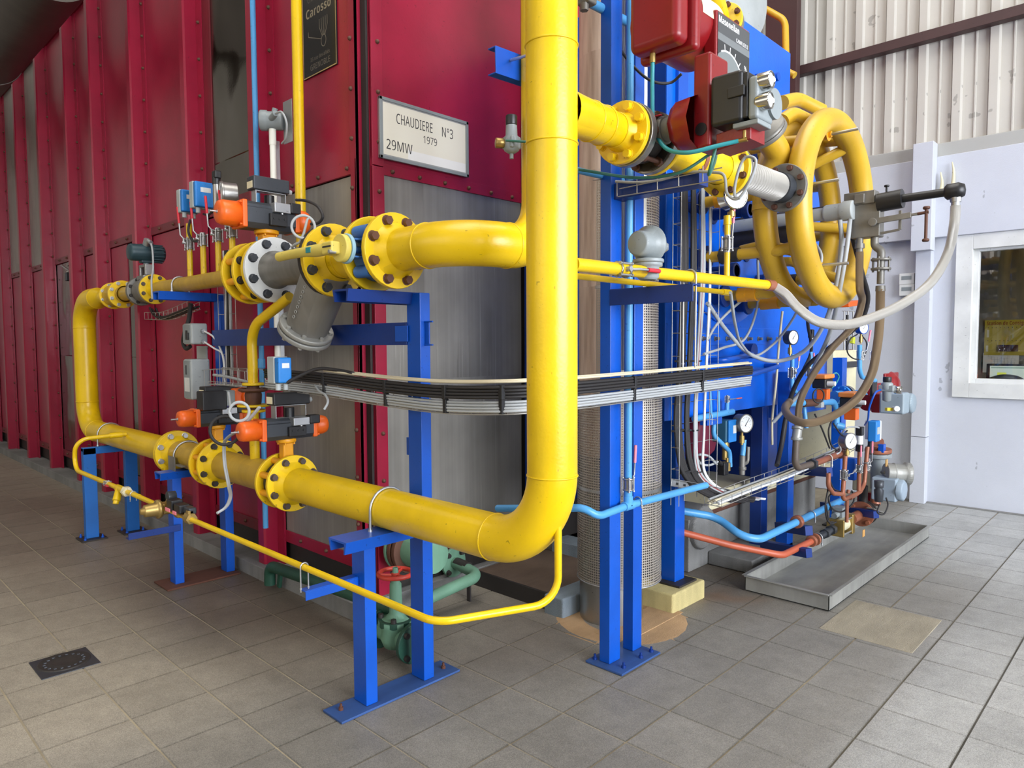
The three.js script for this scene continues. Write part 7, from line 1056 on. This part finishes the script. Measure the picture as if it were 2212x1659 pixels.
  { const c = ax(1857, 950, -1.62), t = thing('pressure_transmitter', 'black and white transmitter between gauge and blue switch on the copper manifold', 'transmitter', c); part(t, 'body', [cyl(c.clone().add(V(0, -0.03, 0)), c.clone().add(V(0, 0.03, 0)), 0.022, 14)], M.white); part(t, 'plug', [bx(c.clone().add(V(0, 0.06, 0)), 0.045, 0.06, 0.045, 0.006), hex(c.clone().add(V(0, -0.08, 0)), PY, 0.026, 0.05)], M.black); part(t, 'cable', [cable([c.clone().add(V(0, 0.08, 0)), ax(1845, 922, -1.62), ax(1828, 925, -1.65), ax(1812, 950, -1.7), ax(1815, 975, -1.72), ax(1800, 985, -1.75)], 0.006, 8, 40)], M.greyCable); }
  { const c = ax(1881, 930, -1.62), t = thing('pressure_switch', 'bright blue pressure switch with white side on the copper manifold', 'pressure switch', c); part(t, 'cover', [B(c.x - 0.005, c.x + 0.055, c.y - 0.075, c.y + 0.075, c.z - 0.03, c.z + 0.055, 0.01, 2)], M.skyBox); part(t, 'back_box', [B(c.x - 0.05, c.x + 0.05, c.y - 0.07, c.y + 0.07, c.z - 0.075, c.z - 0.03, 0.006)], M.white); part(t, 'label', [B(c.x + 0.0545, c.x + 0.0565, c.y - 0.02, c.y + 0.03, c.z - 0.025, c.z + 0.045, 0)], M.greyBox); part(t, 'stem', [cyl(c.clone().add(V(0, -0.07, 0)), c.clone().add(V(0, -0.13, 0)), 0.018, 10), hex(c.clone().add(V(0, -0.16, 0)), PY, 0.026, 0.05)], M.gunmetal); }
  { const c = ax(1836, 1012, -1.75), t = thing('pressure_switch', 'dark blue switch half hidden behind the left copper tube', 'pressure switch', c); part(t, 'cover', [bx(c, 0.09, 0.16, 0.06, 0.008, 2)], M.blue); part(t, 'back_box', [bx(c.clone().add(V(0, 0, -0.05)), 0.08, 0.15, 0.04, 0.006)], M.white); }
  // right-hand devices near the column
  { const c = ax(1898, 850, -1.55), t = thing('pneumatic_actuator', 'red pneumatic actuator with square flange and grey positioner near the white column', 'actuator', c); const q = (px, py, X = -1.55) => ax(px, py, X);
    part(t, 'square_flange', [bx(q(1924, 838, -1.7), 0.02, 0.24, 0.34, 0.01, 2)], M.redAct); part(t, 'dome', [lathe(q(1924, 838, -1.69), PX, [[0.13, 0], [0.12, 0.02], [0.08, 0.05], [0, 0.06]], 24)], M.redAct); part(t, 'body', [bx(q(1885, 850, -1.72), 0.1, 0.16, 0.12, 0.008), cyl(q(1872, 870, -1.72), q(1900, 872, -1.68), 0.06, 16), bx(q(1896, 870, -1.64), 0.06, 0.14, 0.1, 0.008)], M.redAct); part(t, 'black_panel', [bx(q(1887, 838, -1.66), 0.02, 0.12, 0.1, 0.003)], M.black);
    part(t, 'positioner', [bx(q(1932, 870, -1.5), 0.16, 0.15, 0.14, 0.015, 2), lathe(q(1943, 870, -1.5).add(V(0.02, 0, 0)), PX, [[0.07, 0], [0.072, 0.06], [0.06, 0.075], [0, 0.076]], 22)], mat([150, 166, 176], { rough: 0.45 }), 'pale grey blue positioner'); part(t, 'cable_gland', [cyl(q(1930, 884, -1.4), q(1938, 883, -1.36), 0.018, 10)], M.white); part(t, 'yellow_tag', [bar(q(1914, 884, -1.42), q(1926, 884, -1.4), 0.02, 0.02)], mat([240, 214, 60], { rough: 0.5 })); }
  { const c = ax(1916, 842, -1.42), t = thing('air_regulator', 'grey air filter regulator with black knob and small gauge before the red actuator', 'regulator', c); part(t, 'body', [lathe(c.clone().add(V(0, -0.08, 0)), PY, [[0, 0], [0.025, 0.01], [0.028, 0.08], [0.036, 0.085], [0.036, 0.12], [0.024, 0.13]], 16), bx(c.clone().add(V(0, 0.01, 0)), 0.09, 0.04, 0.06, 0.006)], M.greyPaint); part(t, 'knob', [puck(c.clone().add(V(0, 0.05, 0)), c.clone().add(V(0, 0.085, 0)), 0.026, 0.004, 16)], M.black); part(t, 'mini_gauge', [lathe(c.clone().add(V(0.04, 0.0, -0.02)), PX, [[0, 0], [0.024, 0], [0.026, 0.04], [0, 0.041]], 16)], M.chrome); part(t, 'air_tube', [cable([c.clone().add(V(-0.03, 0, 0.03)), ax(1890, 850, -1.45), ax(1878, 880, -1.48), ax(1875, 905, -1.5), ax(1868, 918, -1.55)], 0.006, 8, 30)], M.blue); }
  { const c = ax(1938, 1022, -1.45), t = thing('flow_transmitter', 'round cast grey transmitter head leaning right before the white column', 'transmitter', c); const d = V(0.8, -0.05, -0.6).normalize(), e = (k) => c.clone().addScaledVector(d, k); part(t, 'head', [lathe(e(-0.08), d, [[0, 0], [0.062, 0], [0.066, 0.008], [0.066, 0.05], [0.07, 0.052], [0.07, 0.06], [0.066, 0.064], [0.066, 0.125], [0.078, 0.13], [0.078, 0.16], [0.06, 0.165], [0.058, 0.15], [0, 0.15]], 30)], M.tray); part(t, 'arm', [cyl(e(-0.08), ax(1905, 1020, -1.55), 0.012, 8)], M.steelDull); part(t, 'paper_tag', [bx(ax(1915, 1000, -1.5), 0.01, 0.05, 0.03, 0.002)], mat([200, 160, 100], { rough: 0.7 })); }
  { const c = ax(1897, 1000, -1.62), t = thing('flow_meter', 'grey vertical flanged meter tube under the brown flange', 'meter', c); part(t, 'tube', [cyl(ax(1897, 985, -1.62), ax(1896, 1055, -1.62), 0.05, 20)], M.greyPaint); part(t, 'flange', [puck(ax(1897, 987, -1.62), ax(1897, 978, -1.62), 0.09, 0.004, 26)], M.greyPaint); part(t, 'upper_flange', [puck(ax(1897, 977, -1.62), ax(1897, 969, -1.62), 0.09, 0.004, 26), cyl(ax(1897, 970, -1.62), ax(1893, 955, -1.62), 0.05, 18)], M.copper, 'brown flange'); part(t, 'blue_clip', [bx(ax(1905, 968, -1.58), 0.04, 0.06, 0.05, 0.004)], M.blue); part(t, 'lower_pipe', [cyl(ax(1896, 1055, -1.62), ax(1890, 1090, -1.62), 0.036, 16)], M.copper); }
  { const c = ax(1914, 1055, -1.5), t = thing('valve_positioner', 'pale blue grey valve positioner below the round transmitter head', 'positioner', c); part(t, 'housing', [bx(c, 0.16, 0.16, 0.12, 0.012, 2), lathe(c.clone().add(V(0.08, 0, 0)), PX, [[0.075, 0], [0.075, 0.03], [0.06, 0.04], [0, 0.04]], 8)], mat([150, 166, 180], { rough: 0.45 })); part(t, 'regulator', [lathe(ax(1898, 1085, -1.42), PY, [[0, 0], [0.025, 0.005], [0.03, 0.08], [0.02, 0.09], [0.028, 0.1], [0.03, 0.14], [0, 0.142]], 16)], M.gunmetal); part(t, 'cable', [cable([ax(1900, 1090, -1.42), ax(1895, 1105, -1.42), ax(1910, 1110, -1.42), ax(1918, 1090, -1.42), ax(1914, 1075, -1.44)], 0.005, 8, 30)], M.rubber); }
  { const c = ax(1872, 1036, -1.72), t = thing('valve_drive', 'cream valve drive box on a dark red base beside the copper tubes', 'valve drive', c); part(t, 'housing', [bx(c, 0.14, 0.15, 0.2, 0.012, 2)], M.cream); part(t, 'base', [bx(c.clone().add(V(0, -0.14, 0)), 0.1, 0.1, 0.1, 0.008), cyl(c.clone().add(V(0, -0.19, 0)), c.clone().add(V(0, -0.26, 0)), 0.03, 12)], M.redAct); part(t, 'side_panel', [bx(c.clone().add(V(0.06, 0, -0.08)), 0.05, 0.13, 0.06, 0.004)], M.black); }
  each(thing('cable_bundle', 'tangle of thin black cables between the copper manifold and the lower pipes', 'cables', P(1790, 1080, -1.65)), 'cable', [[[1792, 1020], [1788, 1060], [1783, 1095], [1788, 1125], [1800, 1128]], [[1840, 1060], [1845, 1080], [1820, 1105], [1795, 1095], [1790, 1075], [1800, 1062]], [[1790, 1030], [1800, 1055], [1815, 1062]], [[1785, 1092], [1792, 1130], [1806, 1128]], [[1800, 900], [1790, 930], [1795, 960], [1812, 975]], [[1760, 895], [1775, 925], [1785, 950], [1792, 968]], [[1800, 915], [1820, 940], [1830, 930]]].map((l) => cable(l.map(([a, b]) => ax(a, b, -1.64)), 0.0055, 7, 30)), M.rubber);
  solo('orange_tag_plate', 'narrow grey plate lying across the far pipe bracket', 'plate', [bar(ax(1880, 1098, -1.6), ax(1905, 1108, -1.6), 0.05, 0.008)], M.steelDull);
  // wall boxes
  for (const [py, l] of [[603, 'upper of two small white meter boxes on the white wall'], [627, 'lower of two small white meter boxes on the white wall']]) { const c = az(1960, py, WZ + 0.03), t = thing('meter_box', l, 'box', c); part(t, 'housing', [bx(c, 0.13, 0.105, 0.06, 0.006)], M.white); part(t, 'display', [bx(c.clone().add(V(0, 0.01, 0.031)), 0.085, 0.035, 0.002, 0)], M.greyPaint); }
}
{
  // things above and behind the burner
  const z = -6.95, a = az(1660, 60, z), b = az(1712, 60, z);
  solo('steel_column', 'dark maroon steel column in the corner behind the windbox', 'column', [B(a.x, b.x, 0, RH, z - 0.2, z, 0.004), B(a.x - 0.02, b.x + 0.05, 0, RH, z, z + 0.02, 0.003)], M.maroon);
  const h = thing('handrail', 'yellow tube handrail above the windbox in the corner', 'handrail', az(1697, 100, -6.5)); part(h, 'rail', [pipe([az(1600, -12, -6.5), az(1640, 12, -6.5), az(1696, 44, -6.5), az(1698, 130, -6.5)], 0.03, 0.15, 14)], M.yellowRing); part(h, 'lower_rail', [cyl(az(1690, 150, -6.5), az(1717, 163, -6.5), 0.03, 12)], M.yellowRing);
  const dc = ax(1614, -25, -2.55), d = thing('duct_cap', 'pale grey round duct end above the blue windbox', 'duct', dc); part(d, 'cap', [lathe(dc.clone().add(V(-0.3, 0, 0)), PX, [[0.36, 0], [0.36, 0.28], [0.35, 0.3], [0, 0.3]], 40)], M.greyBox); part(d, 'support', [cyl(V(dc.x - 0.2, 3.5, dc.z), V(dc.x - 0.2, dc.y, dc.z), 0.05, 14)], M.steelDull);
}
{
  // control room behind the window
  const z0 = WZ - 0.25, z1 = -10.2, x0 = -3.6, x1 = 2.4;
  struct('wall_rear', [B(x0, x1, 0, 2.9, z1 - 0.1, z1, 0), B(x0 - 0.1, x0, 0, 2.9, z1, z0, 0), B(x1, x1 + 0.1, 0, 2.9, z1, z0, 0), B(x0, x1, 2.8, 2.9, z1, z0, 0), B(x0, x1, -0.1, 0, z1, z0, 0)], mat([150, 146, 130], { rough: 0.8, map: tDusty }));
  const lp = thing('ceiling_lamp', 'small ceiling lamp panel inside the control room', 'lamp', V(0, 2.78, -9.2)); part(lp, 'diffuser', [B(-0.3, 0.3, 2.77, 2.795, -9.5, -8.9, 0)], new THREE.MeshStandardMaterial({ color: 0xffffff, emissive: 0xfff2d8, emissiveIntensity: 4, roughness: 0.6 }));
  const L = new THREE.RectAreaLight(0xfff2d8, 5, 0.6, 0.6); L.position.set(0, 2.76, -9.2); L.lookAt(0, 0, -9.2); L.castShadow = true; scene.add(L);
  const bz = z1 + 0.02, bd = (px, py) => az(px, py, bz), A = bd(2128, 692), C2 = bd(2260, 768), w = C2.x - A.x, hh = A.y - C2.y;
  const tx = canvasTex(1024, 512, (g, W, H) => { g.fillStyle = '#c9b53a'; g.fillRect(0, 0, W, H); g.fillStyle = '#8c3a1c'; g.font = 'bold 74px sans-serif'; g.fillText('Station de Consignation', 30, 72, 960); g.fillStyle = '#5a5020'; for (let r = 0; r < 2; r++) for (let i = 0; i < 14; i++) { g.beginPath(); g.arc(60 + i * 68, 110 + r * 190, 7, 0, 7); g.fill(); } g.fillStyle = '#e8e2c0'; g.fillRect(40, 140, 40, 110); g.fillRect(30, 370, 40, 90); });
  const bo = thing('lockout_board', 'yellow lockout board lettered Station de Consignation in the control room', 'board', V((A.x + C2.x) / 2, C2.y, bz)); part(bo, 'board', [B(A.x, C2.x, C2.y, A.y, bz - 0.015, bz + 0.005, 0.002)], M.amber); const [g, m] = face(V((A.x + C2.x) / 2, (A.y + C2.y) / 2, bz + 0.0065), PX, PY, w, hh, tx); part(bo, 'print', [g], m);
  each(bo, 'padlock', [...Array(9)].map((_, i) => { const p = bd(2160 + i * 4.5, 752); return bx(V(p.x, p.y, bz + 0.02), 0.035, 0.08, 0.025, 0.005); }), M.boltRust);
  const tx2 = canvasTex(256, 256, (g2) => { g2.fillStyle = '#e8e6da'; g2.fillRect(0, 0, 256, 256); g2.strokeStyle = '#8a8a84'; for (let i = 0; i < 26; i++) { g2.beginPath(); g2.moveTo(20 + (i * 37) % 200, 30 + (i * 53) % 190); g2.lineTo(40 + (i * 71) % 190, 30 + (i * 53) % 190); g2.lineTo(40 + (i * 71) % 190, 50 + (i * 29) % 180); g2.stroke(); } });
  const pa = bd(2124, 762), pb = bd(2200, 806), pp = thing('wall_drawing', 'pale line drawing sheet pinned below the yellow board', 'drawing', V((pa.x + pb.x) / 2, pb.y, bz)); const [g3, m3] = face(V((pa.x + pb.x) / 2, (pa.y + pb.y) / 2, bz + 0.004), PX, PY, pb.x - pa.x, pa.y - pb.y, tx2); part(pp, 'sheet', [g3], m3);
  const fz = -8.3, s0 = az(2136, 790, fz), s1 = az(2225, 830, fz), mo = thing('monitor', 'computer monitor with bright screen on the control room desk', 'monitor', V((s0.x + s1.x) / 2, s1.y - 0.05, fz));
  part(mo, 'bezel', [B(s0.x - 0.02, s1.x, s1.y - 0.02, s0.y + 0.02, fz - 0.05, fz, 0.006)], M.black); const tx4 = canvasTex(256, 160, (g4) => { g4.fillStyle = '#b9c8bc'; g4.fillRect(0, 0, 256, 160); g4.fillStyle = '#7f9a8a'; g4.fillRect(8, 10, 240, 12); g4.fillStyle = '#c8d24a'; g4.fillRect(50, 60, 60, 30); g4.fillStyle = '#8fa0a8'; g4.fillRect(10, 100, 180, 8); });
  const [g5, m5] = face(V((s0.x + s1.x) / 2, (s0.y + s1.y) / 2, fz + 0.002), PX, PY, s1.x - s0.x - 0.02, s0.y - s1.y, tx4, { emissive: 0xffffff, emissiveMap: tx4, emissiveIntensity: 0.35 }); part(mo, 'screen', [g5], m5); part(mo, 'foot', [B((s0.x + s1.x) / 2 - 0.1, (s0.x + s1.x) / 2 + 0.1, s1.y - 0.16, s1.y - 0.02, fz - 0.1, fz - 0.04, 0.006)], M.black);
  const dy = s1.y - 0.16; const de = thing('desk', 'wooden desk inside the control room window', 'desk', V(0, 0, -8.2)); part(de, 'desk_top', [B(-1.6, 1.6, dy - 0.04, dy, -8.6, -7.75, 0.006)], mat([150, 108, 60], { rough: 0.5 })); each(de, 'leg', [[-1.5, -8.5], [1.5, -8.5], [-1.5, -7.85], [1.5, -7.85]].map(([x, zz]) => B(x - 0.03, x + 0.03, 0, dy - 0.04, zz - 0.03, zz + 0.03)), M.iron);
  const oc = az(2100, 825, -7.95), ch = thing('office_chair', 'orange chair back at the lower left of the control room window', 'chair', V(oc.x, 0, -8.0)); part(ch, 'backrest', [bx(V(oc.x - 0.02, oc.y - 0.08, -7.85), 0.16, 0.36, 0.06, 0.03, 3)], M.orange); part(ch, 'stem', [cyl(V(oc.x, 0, -7.85), V(oc.x, oc.y - 0.2, -7.85), 0.02, 10), cyl(V(oc.x, 0, -7.85), V(oc.x, 0.02, -7.85), 0.12, 16)], M.iron);
  const hs = az(2178, 826, -8.1), tel = thing('telephone', 'dark blue handset lying before the monitor', 'telephone', hs); part(tel, 'handset', [sweep(curve([hs.clone().add(V(-0.14, 0.0, 0)), hs.clone().add(V(-0.05, 0.03, 0)), hs.clone().add(V(0.06, 0.02, 0)), hs.clone().add(V(0.12, -0.02, 0))], 16), 0.045, 10)], M.gunmetal); part(tel, 'base', [B(hs.x - 0.1, hs.x + 0.1, dy, hs.y - 0.01, -8.2, -8.02, 0.01)], M.black);
}
renderer.render(scene, camera);
